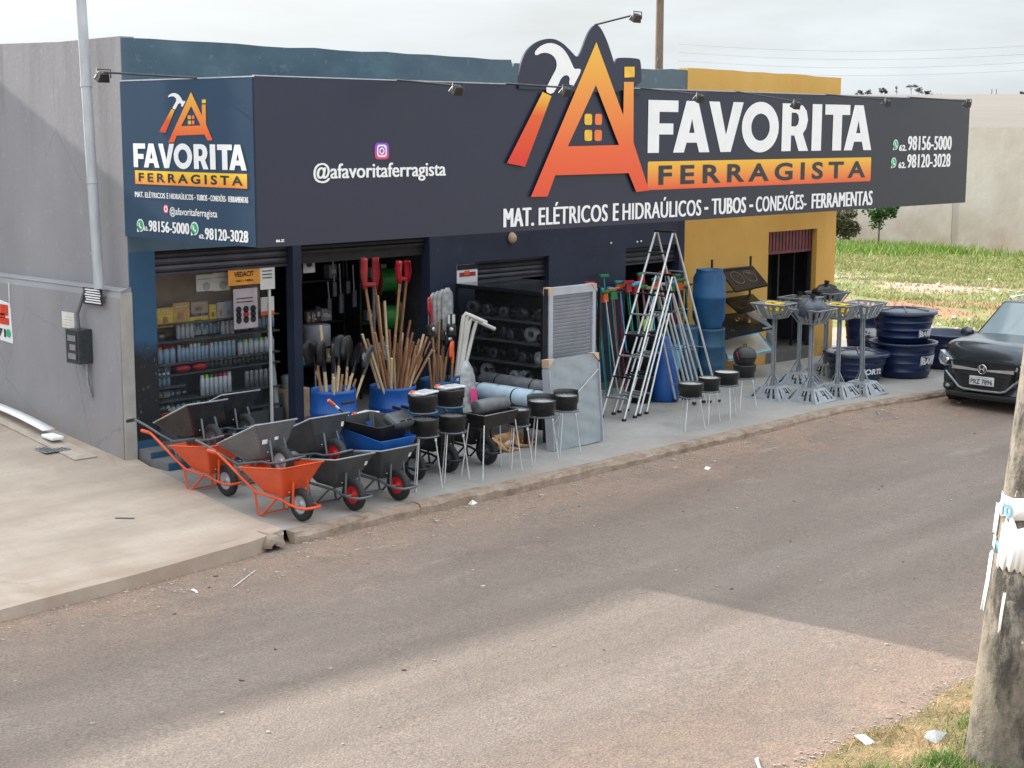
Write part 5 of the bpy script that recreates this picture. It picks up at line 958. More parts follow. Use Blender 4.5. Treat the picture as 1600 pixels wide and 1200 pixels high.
# brooms, rakes and squeegees in a row along the navy wall
random.seed(21); cols = ['cyan_plastic', 'red_plastic', 'teal_plastic', 'green_plastic', 'wood_mid', 'teal_plastic', 'pink_plastic', 'green_plastic', 'cyan_plastic', 'pvc', 'teal_plastic', 'wood_dark', 'galvanized']
heads = ['green_plastic', 'cyan_plastic', 'teal_plastic', 'wood_mid', 'orange_plastic', 'red_plastic', 'cyan_plastic', 'green_plastic', 'white_plastic', 'black_plastic']
cn = {'cyan_plastic': 'blue', 'red_plastic': 'red', 'teal_plastic': 'teal', 'green_plastic': 'green', 'wood_mid': 'brown', 'pink_plastic': 'pink', 'pvc': 'cream', 'wood_dark': 'dark brown', 'galvanized': 'grey', 'orange_plastic': 'orange', 'white_plastic': 'white', 'black_plastic': 'black', 'lime_plastic': 'lime'}
x = 18.05
for k in range(32):
    x += .095; Yb = 15.95-.12*(k % 2); m = cols[k % len(cols)]; hm = heads[(k*3) % len(heads)]; zt = 1.62+random.uniform(-.05, .1)+(.12 if k % 5 == 0 else 0)
    t = thing('broom', f'{cn[m]} handled broom with {cn[hm]} head against the navy wall, {("left end of the row", "left of the ladders", "behind the ladders", "right end of the row")[k//8]}', 'broom', (x, Yb, gz(x)), random.uniform(-.2, .2), 'brooms and mops along the navy wall')
    B().tube([(random.uniform(-.05, .05), -.18, 0), (0, .06, zt)], .011, 6).obj('handle', m, t)
    b = B(); b.box((0, .06, zt+.03), (.26 if k % 2 else .17, .06, .05), (0, random.uniform(-.15, .15), 0)); b.obj('head', hm, t, bevel=.012)
    if k % 3 != 1: b = B(); b.hexa([(-.08, .035, zt-.13), (.08, .035, zt-.13), (.08, .085, zt-.13), (-.08, .085, zt-.13)], [(-.065, .04, zt+.0), (.065, .04, zt+.0), (.065, .08, zt), (-.065, .08, zt)]); b.obj('bristles', random.choice(['black_plastic', 'red_plastic', 'green_plastic', 'yarn', 'orange_plastic']), t)
t = thing('broom_rack', 'black rail holding the row of brooms against the navy wall', 'rack', (18.1, 15.9, 0))
for z in (1.42, .55): B().bb((0, .0, z-.02), (3.1, .03, z+.0)).obj('rail', 'black_metal', t)
for xq in (0, 3.07): B().bb((xq, .031, gz(20)-.02), (xq+.03, .06, 1.44)).obj('post', 'black_metal', t)

# ---------------------------------------------------------------- blue barrels by the yellow wall
X = 21.25; zl = gz(X)
t = drum('lower_barrel', 'dull teal blue barrel at the bottom, by the yellow wall', (X, 15.5, zl), .27, .93, 'barrel_teal', False, group='barrels stacked by the yellow wall')
t = thing('upper_barrel', 'blue drum with sloping shoulders on top of the dull teal barrel', 'barrel', (X-.03, 15.5, zl+.925), 0, 'barrels stacked by the yellow wall')
B().lathe([(.001, 0), (.20, 0), (.215, .02), (.225, .08), (.27, .17), (.275, .5), (.285, .52), (.275, .54), (.27, .84), (.225, .93), (.22, .955), (.225, .985), (.20, .985), (.195, .95), (.001, .95)], 32).obj('shell', 'barrel_blue', t)
t = drum('lower_barrel', 'dark blue barrel partly hidden behind the ladders, left of the drum stack', (20.62, 15.55, gz(20.6)), .24, 1.0, 'barrel_teal', False, group='barrels stacked by the yellow wall')
# sink and hob display rack: tilted tops
t = thing('display_rack', 'thin black rack holding tilted sinks against the yellow wall', 'rack', (22.0, 16.0, gz(22)))
for x in (0, 1.15):
    B().bb((x, .02, 0), (x+.03, .05, 2.0)).obj('upright', 'black_metal', t)
for z in (.56, 1.0, 1.4, 1.8): B().bb((0, -.02, z+.0), (1.18, .015, z+.03)).obj('shelf_bar', 'black_metal', t)
for nm_ in ('granite', 'print_dark'): MATS[nm_].node_tree.nodes['Principled BSDF'].inputs['Specular IOR Level'].default_value = .12
def top_panel(name, label, bl, br, fl, fr, Yb, Yf, m, extra):
    p = [onY(*bl, Yb), onY(*br, Yb), onY(*fr, Yf), onY(*fl, Yf)]; o_ = sum(p, Vector())/4
    t = thing(name, label, 'sink' if 'sink' in name else 'worktop', tuple(o_), 0, 'tops displayed on the rack by the yellow wall'); q = [v-o_ for v in p]; nrm = (q[1]-q[0]).cross(q[3]-q[0]).normalized()
    if nrm.y > 0: nrm = -nrm
    b = B(); b.hexa([tuple(v-nrm*.03) for v in q], [tuple(v) for v in q]); b.obj('slab', m, t)
    def uv(u, v, d=0): return q[0]*(1-u)*(1-v)+q[1]*u*(1-v)+q[2]*u*v+q[3]*(1-u)*v+nrm*d
    extra(t, uv); return t
def hobs(t, uv):
    for u in (.3, .68):
        B().tube([tuple(uv(u+.15*math.cos(a), .45+.3*math.sin(a), .008)) for a in [2*PI*k/18 for k in range(19)]], .009, 5, False).obj('rim_ring', 'dark_hub', t)
        b = B(); P = [tuple(uv(u+.13*math.cos(a), .45+.26*math.sin(a), .003)) for a in [2*PI*k/16 for k in range(16)]]; b.add(P, [tuple(range(16))]); b.obj('basin', 'dark_hub', t)
def one_basin(m1, m2):
    def f(t, uv):
        b = B(); P = [(.15, .2), (.6, .2), (.6, .82), (.15, .82)]; b.add([tuple(uv(*p, .003)) for p in P], [(0, 1, 2, 3)]); b.obj('basin', m1, t)
        if m2: b = B(); b.add([tuple(uv(*p, .004)) for p in ((.68, 0), (1, 0), (1, 1), (.80, 1))], [(0, 1, 2, 3)]); b.obj('end_piece', m2, t)
    return f
def foil(t, uv):
    one_basin('print_dark', 'granite_pale')(t, uv); random.seed(2)
    for k in range(5): a = random.uniform(.3, .6); c = random.uniform(.25, .6); b = B(); b.add([tuple(uv(a+random.uniform(-.07, .07), c+random.uniform(-.15, .15), .01+random.uniform(0, .02))) for _ in range(3)], [(0, 1, 2)]); b.obj('wrapping', 'chrome', t)
def white_sink(t, uv):
    for u0, u1 in ((.08, .42), (.5, .94)):
        P = [(u0+.05, .12), (u1-.03, .12), (u1, .25), (u1, .75), (u1-.05, .86), (u0+.05, .86), (u0, .75), (u0, .25)]; b = B()
        b.add([tuple(uv(*p, .004)) for p in P]+[tuple(uv(u0+(u1-u0)*.5+(p[0]-(u0+u1)/2)*.75, .5+(p[1]-.5)*.75, -.02)) for p in P], [(i, (i+1) % 8, (i+1) % 8+8, i+8) for i in range(8)]+[tuple(range(8, 16))]); b.obj('bowl', 'ceramic', t)
    for e in ((0, 0, 1, 0), (1, 0, 1, 1), (1, 1, 0, 1), (0, 1, 0, 0)): B().tube([tuple(uv(e[0], e[1], .0)), tuple(uv(e[2], e[3], .0))], .016, 6).obj('edge', 'cyan_plastic', t)
top_panel('stone_worktop', 'black worktop with two ring shaped cutouts, highest on the rack', (1125, 423), (1178, 417), (1150, 455), (1201, 445), 16.0, 15.35, 'granite', hobs)
top_panel('stone_worktop', 'black worktop with one basin, second from the top of the rack', (1130, 466), (1176, 459), (1156, 489), (1196, 478), 16.0, 15.45, 'granite', one_basin('dark_hub', None))
top_panel('stone_worktop', 'black worktop with shiny wrapping and pale end, third on the rack', (1123, 492), (1182, 486), (1133, 528), (1208, 512), 16.0, 15.25, 'granite', foil)
top_panel('white_sink', 'white double bowl sink with light blue edge, lowest on the rack', (1126, 532), (1186, 520), (1138, 562), (1208, 547), 16.0, 15.25, 'ceramic', white_sink)
# things in the yellow section doorway
t = thing('white_bucket', 'pale bucket just inside the dark doorway of the yellow section', 'bucket', (24.5, 16.55, -.02)); B().lathe([(.001, 0), (.13, 0), (.17, .33), (.18, .34), (.16, .34), (.12, .02), (.001, .02)], 20).obj('shell', 'pipe_grey', t)
t = thing('dark_shelf', 'dark shelf standing inside the doorway of the yellow section', 'shelf', (24.3, 17.3, -.02)); b = B()
for z in (.1, .6, 1.1, 1.6): b.bb((-.4, 0, z), (.5, .4, z+.03))
b.obj('boards', 'shelf_dark', t)

# ---------------------------------------------------------------- galvanised street bin stands
def stand(label, X, Y, rz, Hh=1.33, tilt=0.0, posts=2, s_=1.0):
    t = thing('basket_stand', label, 'stand', (X, Y, gz(X)), rz, 'galvanised basket stands on the pavement', 0, tilt, s_)
    a, c, h = .31, .16, .20
    b = B(); cs = [(-1, -1), (1, -1), (1, 1), (-1, 1)]
    for i in range(4):
        p0, p1 = Vector((cs[i][0]*a, cs[i][1]*a, 0)), Vector((cs[(i+1) % 4][0]*a, cs[(i+1) % 4][1]*a, 0)); q0, q1 = Vector((cs[i][0]*c, cs[i][1]*c, h)), Vector((cs[(i+1) % 4][0]*c, cs[(i+1) % 4][1]*c, h))
        def W(u, v): return (p0*(1-u)+p1*u)*(1-v)+(q0*(1-u)+q1*u)*v
        f = B()
        for (u0, v0, u1, v1) in ((0, 0, 1, .16), (0, .84, 1, 1), (0, .16, .12, .84), (.88, .16, 1, .84), (.20, .16, .50, .84), (.50, .16, .62, .45), (.56, .55, .62, .84), (.70, .16, .80, .84)):
            f.add([tuple(W(*k_)) for k_ in ((u0, v0), (u1, v0), (u1, v1), (u0, v1))], [(0, 1, 2, 3)])
        f.obj('base_side', 'galvanized', t, solid=.006)
    B().bb((-c, -c, h-.004), (c, c, h)).obj('base_top', 'galvanized', t)
    for k in range(posts): x = (-.03+.06*k) if posts == 2 else 0; B().bb((x-.017, -.017, h), (x+.017, .017, Hh)).obj('post', 'galvanized', t)
    for sx, sy in ((-1, 0), (1, 0), (0, -1), (0, 1)): B().tube([(sx*.14, sy*.14, h), (sx*.03, sy*.03, h+.18)], .008, 5).obj('gusset', 'galvanized', t)
    z0, z1, a0, a1 = Hh-.06, Hh+.17, .15, .28
    for i in range(4):
        p0, p1 = Vector((cs[i][0]*a0, cs[i][1]*a0, z0)), Vector((cs[(i+1) % 4][0]*a0, cs[(i+1) % 4][1]*a0, z0)); q0, q1 = Vector((cs[i][0]*a1, cs[i][1]*a1, z1)), Vector((cs[(i+1) % 4][0]*a1, cs[(i+1) % 4][1]*a1, z1))
        def W(u, v): return (p0*(1-u)+p1*u)*(1-v)+(q0*(1-u)+q1*u)*v
        f = B()
        for (u0, v0, u1, v1) in ((0, 0, 1, .10), (0, .9, 1, 1), (0, .1, .06, .9), (.94, .1, 1, .9), (.18, .1, .42, .9), (.52, .1, .60, .9), (.68, .1, .82, .9)):
            f.add([tuple(W(*k_)) for k_ in ((u0, v0), (u1, v0), (u1, v1), (u0, v1))], [(0, 1, 2, 3)])
        f.obj('basket_side', 'galvanized', t, solid=.005); B().tube([tuple(q0), tuple(q1)], .010, 5).obj('basket_rim', 'galvanized', t)
    B().bb((-a0, -a0, z0-.004), (a0, a0, z0)).obj('basket_floor', 'galvanized', t); return t
ST = []
for lab, px, Y, rz, Hh, tl in (('leftmost galvanised basket stand, yellow hose in its basket', 1207, 13.85, 0.05, 1.33, 0), ('front galvanised basket stand, black bag in its basket', 1265, 13.30, .0, 1.27, 0), ('galvanised basket stand with a second yellow hose, fourth from the left', 1308, 13.25, .03, 1.30, 0), ('rightmost galvanised basket stand, leaning slightly, basket empty', 1347, 13.12, -.05, 1.30, -.045), ('rear galvanised basket stand between the first and the front one', 1247, 14.45, .1, 1.28, 0), ('rear galvanised basket stand before the yellow pier', 1289, 14.7, -.08, 1.28, 0)):
    X = atx(px, Y, -.1); ST.append((X, Y, Hh)); stand(lab, X, Y, rz, Hh, tl)
def hose(label, X, Y, z):
    t = thing('hose_coil', label, 'hose', (X, Y, z), 0, 'yellow hose coils'); 
    for k in range(6): r = .13+.02*(k % 3); B().tube([(r*math.cos(a), r*.8*math.sin(a), .03+.028*k+.012*math.sin(a*2+k)) for a in [2*PI*j/20 for j in range(21)]], .014, 6, False).obj('loop', 'yellow_plastic', t)
hose('yellow hose coil in the leftmost stand basket', ST[0][0], ST[0][1], gz(21)+ST[0][2]); hose('yellow hose coil in the fourth stand basket', ST[2][0]-.03, ST[2][1], gz(22)+ST[2][2])
def bag(label, X, Y, z, r, m, q=(1, 1, .7), seed=0):
    t = thing('black_bag', label, 'bag', (X, Y, z), 0, 'dark bags heaped on the stands'); b = B(); n, mm = 18, 12; V = []
    for i in range(mm+1):
        for k in range(n):
            a = PI*i/mm; p = 2*PI*k/n; rr = r*(1+.16*math.sin(3*p+seed+a*2)+.09*math.sin(7*p-a*5+seed)); V.append((q[0]*rr*math.sin(a)*math.cos(p), q[1]*rr*math.sin(a)*math.sin(p), q[2]*r*(1+math.cos(a))*.98*(1+.1*math.sin(p*4+seed))))
    b.add(V, [(i*n+k, (i+1)*n+k, (i+1)*n+(k+1) % n, i*n+(k+1) % n) for i in range(mm) for k in range(n)], True); b.obj('sack', m, t); b = B(); b.tube([(0, 0, 1.9*r*q[2]), (.02, 0, 2.1*r*q[2]+.05)], [.03, .05], 8); b.obj('tied_neck', 'black_plastic', t)
bag('grey blue bag filling the front stand basket', ST[1][0]-.02, ST[1][1], gz(21)+ST[1][2]+.02, .25, 'dark_tarp', (1.1, .9, .62), 1); bag('black bag on the rear right stand', ST[5][0]-.05, ST[5][1], gz(23)+ST[5][2]+.03, .22, 'black_plastic', (1.2, 1, .6), 3); bag('flat black bag on the rear left stand', ST[4][0]-.05, ST[4][1], gz(22)+ST[4][2]+.03, .21, 'black_plastic', (1.2, 1.1, .42), 5)

# ---------------------------------------------------------------- water tanks
def tank(label, X, Y, z, rb, rt, h, lid, group='navy water tanks on the pavement', txt=None, tang=0, band=True, frame=False, th=.10, tz=.3):
    t = thing('water_tank', label, 'water tank', (X, Y, z), 0, group); pr = [(.001, 0), (rb*.96, 0), (rb, .02)]
    n = 4
    for k in range(n):
        f = (k+.8)/n; r = rb+(rt-rb)*f; pr += [(r-.004, h*f-.03), (r+.008, h*f-.02), (r+.008, h*f), (r-.002, h*f+.01)] if k < n-1 else []
    pr += [(rt, h-.05), (rt+.03, h-.045), (rt+.035, h), (rt+.01, h+.004), (rt-.02, h-.02), (rb*.92, .04), (.001, .04)]
    B().lathe(pr, 44).obj('shell', 'tank_navy', t)
    if lid:
        rl = rt+.045; l = B().lathe([(rl, h-.035), (rl+.006, h+.012), (rl-.03, h+.03), (rl-.06, h+.022), (rl*.5, h+.05), (.001, h+.065)], 44).obj('lid', 'tank_lid', t)
        for a in (R(-25), R(35), R(95)): B().tube([(-rl*.8*math.cos(a), -rl*.8*math.sin(a), h+.03), (0, 0, h+.068), (rl*.8*math.cos(a), rl*.8*math.sin(a), h+.03)], [.012, .028, .012], 6).obj('lid_rib', 'tank_lid', l)
    if txt:
        hz = h*tz; r = rb+(rt-rb)*(hz/h)+.014
        def cm(u, v): a = tang+u/r; rr = r+(rt-rb)/h*(v); return Vector((rr*math.cos(a), rr*math.sin(a), hz+v))
        wd = .085*len(txt)*th/.10
        if frame: put_poly('print_frame', [[(-.03+wd*i/8*1.08, -.03) for i in range(9)]+[(-.03+wd*i/8*1.08, th+.03) for i in range(8, -1, -1)], [(-.012, -.014), (-.012, th+.014), (wd+.012, th+.014), (wd+.012, -.014)]], cm, 'print_white', t)
        put_text('lettering', txt, cm, (0, 0, wd, th), 'print_white', t, .04)
    return t
gx = lambda px, Y: atx(px, Y, gz(23))
tank('navy water tank at the bottom of the stack by the car, lettered BAK', gx(1409, 13.72), 13.72, gz(23.5), .46, .56, .60, False, txt='BAKO', tang=R(-112), frame=True, th=.12, tz=.40)
tank('navy water tank with radial ribbed lid on top of the stack', gx(1408, 13.78)+.0, 13.78, gz(23.5)+.59, .42, .53, .52, True, txt='BAKO', tang=R(-112), frame=True, th=.10, tz=.22)
tank('low navy water tank with lid behind the stands, lettered FORT', gx(1337, 14.0), 14.0, gz(22.8), .40, .52, .46, True, txt='FORTL', tang=R(-138), th=.10, tz=.30)
tank('tall dark navy tank with blue lid behind the low one', gx(1357, 15.2), 15.2, gz(24.5), .38, .48, .92, True, txt='BZU', tang=R(-168), frame=True, th=.10, tz=.55)
tank('open navy tank between the stack and the parked car', gx(1478, 13.75), 13.75, gz(25), .46, .58, .62, False)

# ---------------------------------------------------------------- parked car (front towards the camera)
CS = 1.03
car = thing('parked_car', 'dark grey hatchback parked beside the kerb, facing the camera', 'car', (22.62, 11.24, gz(24)-.13), 0, None, 0, R(.9), CS)
def loft(stations, name, m, par, sub=2, cap=True):   # stations: (x, [(y,z)...] right half from bottom centre to top centre)
    V = []; F = []; n = None
    for x, hp in stations:
        pts = [(x if len(q) == 2 else q[2], q[0], q[1]) for q in hp]; mir = [(a, -b_, c) for a, b_, c in reversed(pts) if abs(b_) > 1e-5]; ring_ = pts+mir; n = len(ring_); V += ring_
    for i in range(len(stations)-1):
        for k in range(n): F.append((i*n+k, i*n+(k+1) % n, (i+1)*n+(k+1) % n, (i+1)*n+k))
    if cap: F.append(tuple(range(n-1, -1, -1))); F.append(tuple(range((len(stations)-1)*n, len(stations)*n)))
    b = B(); b.add(V, F, True); return b.obj(name, m, par, sub=sub)
def st(x, w, z0, zs, zt, xo=0, wt=None):
    wt = wt or w*.80; zs += .04*(x > .02); zt += .05*(x > .02); return (x, [(0, z0), (w*.8, z0, x), (w*.97, z0+.06, x+xo), (w, z0+.25, x+xo*1.3), (w*.99, zs-.05, x+xo*1.3), (w*.94, zs, x+xo), (wt, zt-.015, x), (0, zt, x)])
BW = .885
loft([st(.05, .52, .33, .54, .64, .02), st(0.0, .68, .24, .64, .76, .10), st(.02, .74, .20, .82, .91, .13), st(.08, .80, .20, .88, 1.0, .14, .68), st(.28, .86, .20, .93, 1.04, .05, .74), st(.70, BW, .22, .95, 1.05, 0, .76), st(1.15, BW, .22, .98, 1.08, 0, .78), st(2.4, BW, .22, 1.0, 1.08), st(3.6, BW, .22, 1.0, 1.06), st(4.15, .80, .28, .9, 1.0), st(4.25, .68, .35, .8, .9)], 'body', 'car_paint', car)
def sg(x0, z, w, xt, zt, wt): return (x0, [(0, z, x0), (w, z, x0+.1), (w*.99, z+.04, x0+.12), ((w+wt)/2, (z+zt)/2, (x0+xt)/2+.06), (wt, zt-.05, xt+.04), (wt*.85, zt-.01, xt), (0, zt, xt)])
gh = B()
ws = [(1.05, 1.03, .74), (1.85, 1.50, .56)]
# cabin glass and roof
gh.hexa([(1.02, -.76, 1.02), (3.9, -.76, 1.02), (3.9, .76, 1.02), (1.02, .76, 1.02)], [(1.72, -.60, 1.57), (3.55, -.60, 1.55), (3.55, .60, 1.55), (1.72, .60, 1.57)]); gh.obj('cabin', 'car_paint', car, bevel=.05)
def gpt(u, v, d=.012): # windshield plane param
    a = Vector((1.02, -.76+1.52*u, 1.02)); c = Vector((1.72, -.60+1.2*u, 1.57)); p = a*(1-v)+c*v; return p+Vector((-.62, 0, .78))*d
b = B(); n = 8; b.add([tuple(gpt(.045+.91*i/n, v, .014+.02*math.sin(PI*i/n))) for v in (.07, .5, .93) for i in range(n+1)], [(j*(n+1)+i, j*(n+1)+i+1, (j+1)*(n+1)+i+1, (j+1)*(n+1)+i) for j in range(2) for i in range(n)], True); b.obj('windscreen', M('windscreen_glass', (.22, .27, .29), .06, 0, .1, 2), car)
for s_ in (-1, 1):
    b = B(); P = []
    for (x, z) in ((1.30, 1.08), (1.86, 1.44), (2.6, 1.46), (2.6, 1.08)): f = (z-1.02)/.5; P.append((x, s_*(.76-.16*f+.012), z))
    b.add(P, [(0, 1, 2, 3)]); b.obj('side_window', 'glass_dark', car)
    b = B(); b.add([(p[0]+1.36*(1 if p[0] > 0 else 0) if False else q, s_*(.76-.175*((z-1.02)/.5)+.012), z) for p, q, z in (((0,), 2.68, 1.08), ((0,), 2.68, 1.46), ((0,), 3.3, 1.44), ((0,), 3.6, 1.1))], [(0, 1, 2, 3)]); b.obj('side_window', 'glass_dark', car)
    B().tube([(1.9, s_*.56, 1.59), (2.1, s_*.56, 1.625), (3.3, s_*.56, 1.61), (3.45, s_*.56, 1.57)], .016, 6).obj('roof_rail', 'chrome', car)
    mr = B(); mr.ball((1.28, s_*.97, 1.07), .1, 14, (.8, 1.15, .8)); mo = mr.obj('mirror', 'car_paint', car); B().box((1.30, s_*.87, 1.02), (.06, .12, .05)).obj('mirror_arm', 'car_trim', car)
    for x in (.78, 3.35):
        wv_ = B().lathe([(.17, -.10), (.30, -.10), (.335, -.07), (.335, .07), (.30, .10), (.17, .10)], 28, (x, s_*.80, .335), 'y').obj('wheel', 'rubber', car); B().lathe([(.001, .02), (.08, .03), (.19, .05), (.2, .11), (.001, .09)] if s_ > 0 else [(.001, -.02), (.08, -.03), (.19, -.05), (.2, -.11), (.001, -.09)], 20, (x, s_*.80, .335), 'y').obj('rim', 'galvanized', wv_)
    # headlamp: swept-back lens
    b = B(); P = [(.00, .50, .70), (.00, .52, .755), (.03, .64, .83), (.11, .76, .875), (.22, .845, .88), (.19, .85, .77), (.08, .76, .69), (.025, .64, .675)]
    b.add([(x-.035, s_*y, z) for x, y, z in P]+[(x+.06, s_*y*.97, z) for x, y, z in P], [tuple(range(8))]+[(i, (i+1) % 8, (i+1) % 8+8, i+8) for i in range(8)]); b.obj('headlight', 'headlamp', car)
    for yy3, rr in ((.60, .045), (.70, .035)): B().ball((.015+(yy3-.6)*.75, s_*(yy3+.02), .765), rr*1.1, 12).obj('headlight_bulb', 'chrome', car)
    B().box((.07, s_*.60, .37), (.10, .18, .11), (0, 0, s_*.35)).obj('fog_recess', 'car_trim', car, bevel=.03); B().ball((.01, s_*.60, .37), .035, 12, (.5, 1.2, .8)).obj('fog_lamp', 'headlamp', car)
    B().tube([(-.03, s_*.62, .60), (-.055, s_*.50, .50), (-.062, s_*.38, .385), (-.064, s_*.30, .36), (-.066, 0, .355)], .018, 6).obj('bumper_line', 'galvanized', car)
b = B(); b.prism([(-.46, .66), (.46, .66), (.42, .44), (.30, .37), (-.30, .37), (-.42, .44)], -.055, .06, lambda y, z, x: (x, y, z)); b.obj('grille', 'car_trim', car, bevel=.01)
for k in range(4): B().box((-.058, 0, .41+.055*k), (.012, .60+.05*k, .012)).obj('grille_slat', 'black_plastic', car)
b = B(); b.prism([(-.50, .655), (-.06, .655), (-.06, .685), (-.50, .71)], -.075, -.03, lambda y, z, x: (x, y, z)); b.prism([(.06, .655), (.50, .655), (.50, .71), (.06, .685)], -.075, -.03, lambda y, z, x: (x, y, z)); b.obj('grille_bar', 'chrome', car)
b = B(); b.prism([(-.62, .70), (.62, .70), (.56, .775), (-.56, .775)], -.03, .06, lambda y, z, x: (x, y, z)); b.obj('bonnet_lip', 'black_plastic', car, bevel=.01)
em = B().lathe([(.001, -.012), (.068, -.012), (.075, 0), (.001, .0)], 24, (-.07, 0, .685), 'x').obj('badge', 'black_plastic', car)
b = B(); X_ = -.088
for (a, c) in (((-.045, -.04), (-.022, .045)), ((.022, -.04), (.045, .045)), ((-.022, -.01), (.022, .012))): b.bb((X_-.01, a[0], .685+a[1]), (X_, c[0], .685+c[1]))
b.obj('badge_letter', 'chrome', em); B().tube([(-.085, .068*math.cos(a), .685+.068*math.sin(a)) for a in [2*PI*k/20 for k in range(21)]], .007, 5, False).obj('badge_ring', 'chrome', em)
pl_ = B().bb((-.085, -.20, .44), (-.072, .20, .575)).obj('number_plate', 'ash_white', car, bevel=.006)
put_text('lettering', 'PRZ 7896', lambda u, v: Vector((-.087, -u, v)), (-.175, .457, .175, .533), 'print_dark', pl_, .02); B().bb((-.0865, -.10, .548), (-.0855, .10, .562)).obj('plate_strip', 'paper_grey', pl_)
B().bb((-.05, -.55, .24), (.1, .55, .31)).obj('lower_intake', 'car_trim', car, bevel=.02)
for y0, y1 in ((-.62, -.02), (.0, .6)): B().tube([(.99, y0, 1.055), (1.02, (y0+y1)/2, 1.06), (1.03, y1, 1.065)], .012, 5).obj('wiper', 'car_trim', car)

# ---------------------------------------------------------------- foreground concrete pole with torn papers
PB = Vector((9.20, 4.29, vz(9.20, 4.29)-.10)); lean = Vector((.026, -.054, 1)).normalized()
pole = thing('utility_pole', 'weathered round concrete utility pole in the right foreground', 'pole', tuple(PB)); 
Lh = 9.0; hs_ = [0, .05, .6, 1.2, 1.21, 2.4, 4, 6, 9]; rs_ = [.268, .262, .250, .236, .228, .200, .17, .14, .11]
b = B(); nseg = 28; b.tube([tuple(lean*h) for h in hs_], rs_, nseg).obj('shaft', 'pole_concrete', pole)
for hgt in (.92, 1.13): B().tube([tuple(lean*hgt+Vector(((.222-.0*hgt)*math.cos(a), .222*math.sin(a), .05*math.cos(a+1)))) for a in [2*PI*k/32 for k in range(33)]], .0035, 4, False).obj('wire_band', 'galvanized', pole)
def rad(h): return float(np.interp(h, hs_, rs_))
def wrap(label, h0, h1, a0, a1, m, off=.006, jag=.02, flap=0, cat='paper', name='torn_paper', texts=None):
    t = thing(name, label, cat, tuple(PB+lean*h0), 0, 'torn papers on the pole'); b = B(); n = 12; V = []
    for j, h in enumerate((h0, (h0+h1)/2, h1)):
        for i in range(n+1):
            a = R(a0+(a1-a0)*i/n); r = rad(h)+off+flap*(max(0, (n/3-i))/(n/3))**2; p = lean*(h-h0+(0 if j == 1 else random.uniform(-jag, jag)))+Vector((r*math.cos(a), r*math.sin(a), 0)); V.append(tuple(p))
    b.add(V, [(j*(n+1)+i, j*(n+1)+i+1, (j+1)*(n+1)+i+1, (j+1)*(n+1)+i) for j in range(2) for i in range(n)], True); b.obj('sheet', m, t, solid=.0012)
    if texts:
        def cm(u, v): a = R(a0)+u/(rad(h0)+off); r = rad(h0)+off+.004; return lean*v+Vector((r*math.cos(a), r*math.sin(a), 0))
        for tx, bx_, mm in texts: put_text('lettering', tx, cm, bx_, mm, t, .03)
    return t
random.seed(9)
M('paper_blue', (.42, .55, .72), .7, 0, .35, 9); M('poster_blue', (.12, .3, .45), .6, 0, .5, 8)
wrap('white paper band round the pole, topmost', 1.72, 1.86, 112, 262, 'print_white', .006, .012, 0, texts=[('ro', (.10, .01, .20, .09), 'poster_blue')])
wrap('flat white sheet sticking out left of the pole below the top band', 1.58, 1.78, 110, 126, 'print_white', .010, .010, .02)
wrap('torn white and blue poster strip round the pole', 1.485, 1.555, 122, 235, 'poster_blue', .005, .012)
wrap('small white scrap at the left end of the blue poster strip', 1.49, 1.57, 108, 130, 'print_white', .010, .01, .01)
wrap('large white torn sheet hanging at the right side of the pole', 1.40, 1.70, 146, 200, 'print_white', .012, .03)
wrap('long white strip trailing down the left edge of the pole', 1.08, 1.46, 112, 121, 'print_white', .008, .02, .02)
wrap('white peeled paper strip on the lower right of the pole', 1.0, 1.25, 168, 173, 'paper', .006, .02)
# ---------------------------------------------------------------- litter
def scrap(label, px, py, dz, w_, l_, m='paper', name='paper_scrap', cat='litter', rz=None, hgt=.02, zf=None):
    p = gnd(px, py, dz); z = zf(p.x, p.y) if zf else p.z; t = thing(name, label, cat, (p.x, p.y, z+.003), rz if rz is not None else random.uniform(0, 3), 'bits of litter on the ground')
    b = B(); b.add([(-w_/2, -l_/2, 0), (w_/2, -l_/2*.7, .003), (w_/2*.8, l_/2, hgt), (-w_/2*.6, l_/2*.8, .004), (0, 0, hgt*1.2)], [(0, 1, 4), (1, 2, 4), (2, 3, 4), (3, 0, 4)]); b.obj('sheet', m, t)
scrap('white paper scrap on the verge grass', 1351, 1151, -.05, .13, .10, 'print_white', hgt=.05, zf=vz)
scrap('crumpled pale plastic sheet on the verge beside the pole', 1460, 1157, -.05, .12, .28, 'ash_white', hgt=.05, rz=1.9, zf=vz)
scrap('pale stick like scrap at the road edge, bottom of the picture', 1185, 1189, -.1, .03, .24, 'ash_white', rz=2.3, hgt=.012, zf=rz_)
scrap('clear plastic wrapper in the gutter below the pale slab', 180, 910, -.13, .18, .3, 'ash_white', rz=2.0, hgt=.05, zf=rz_)
scrap('white bit on the road near the kerb bend', 1105, 733, -.13, .14, .07, 'print_white', rz=.3, zf=rz_)
scrap('white scrap against the kerb below the grills', 683, 786, -.13, .08, .06, 'print_white', zf=rz_)
scrap('pale stone coloured scrap on the road below the grills', 738, 788, -.13, .13, .08, 'pvc', hgt=.04, zf=rz_)
scrap('white fleck on the dusty road at the left', 303, 924, -.13, .05, .04, 'print_white', zf=rz_); scrap('tiny white fleck beside the other one at the left', 307, 926, -.13, .03, .03, 'print_white', zf=rz_)
scrap('green crushed packet in the gutter', 320, 873, -.13, .10, .09, 'green_plastic', hgt=.05, zf=rz_); scrap('pale card scrap in the gutter next to the green packet', 300, 886, -.13, .14, .08, 'pvc', hgt=.04, zf=rz_)
scrap('long thin straw lying on the road at the left', 382, 906, -.13, .015, .62, 'pvc', rz=R(-58), hgt=.006, zf=rz_)
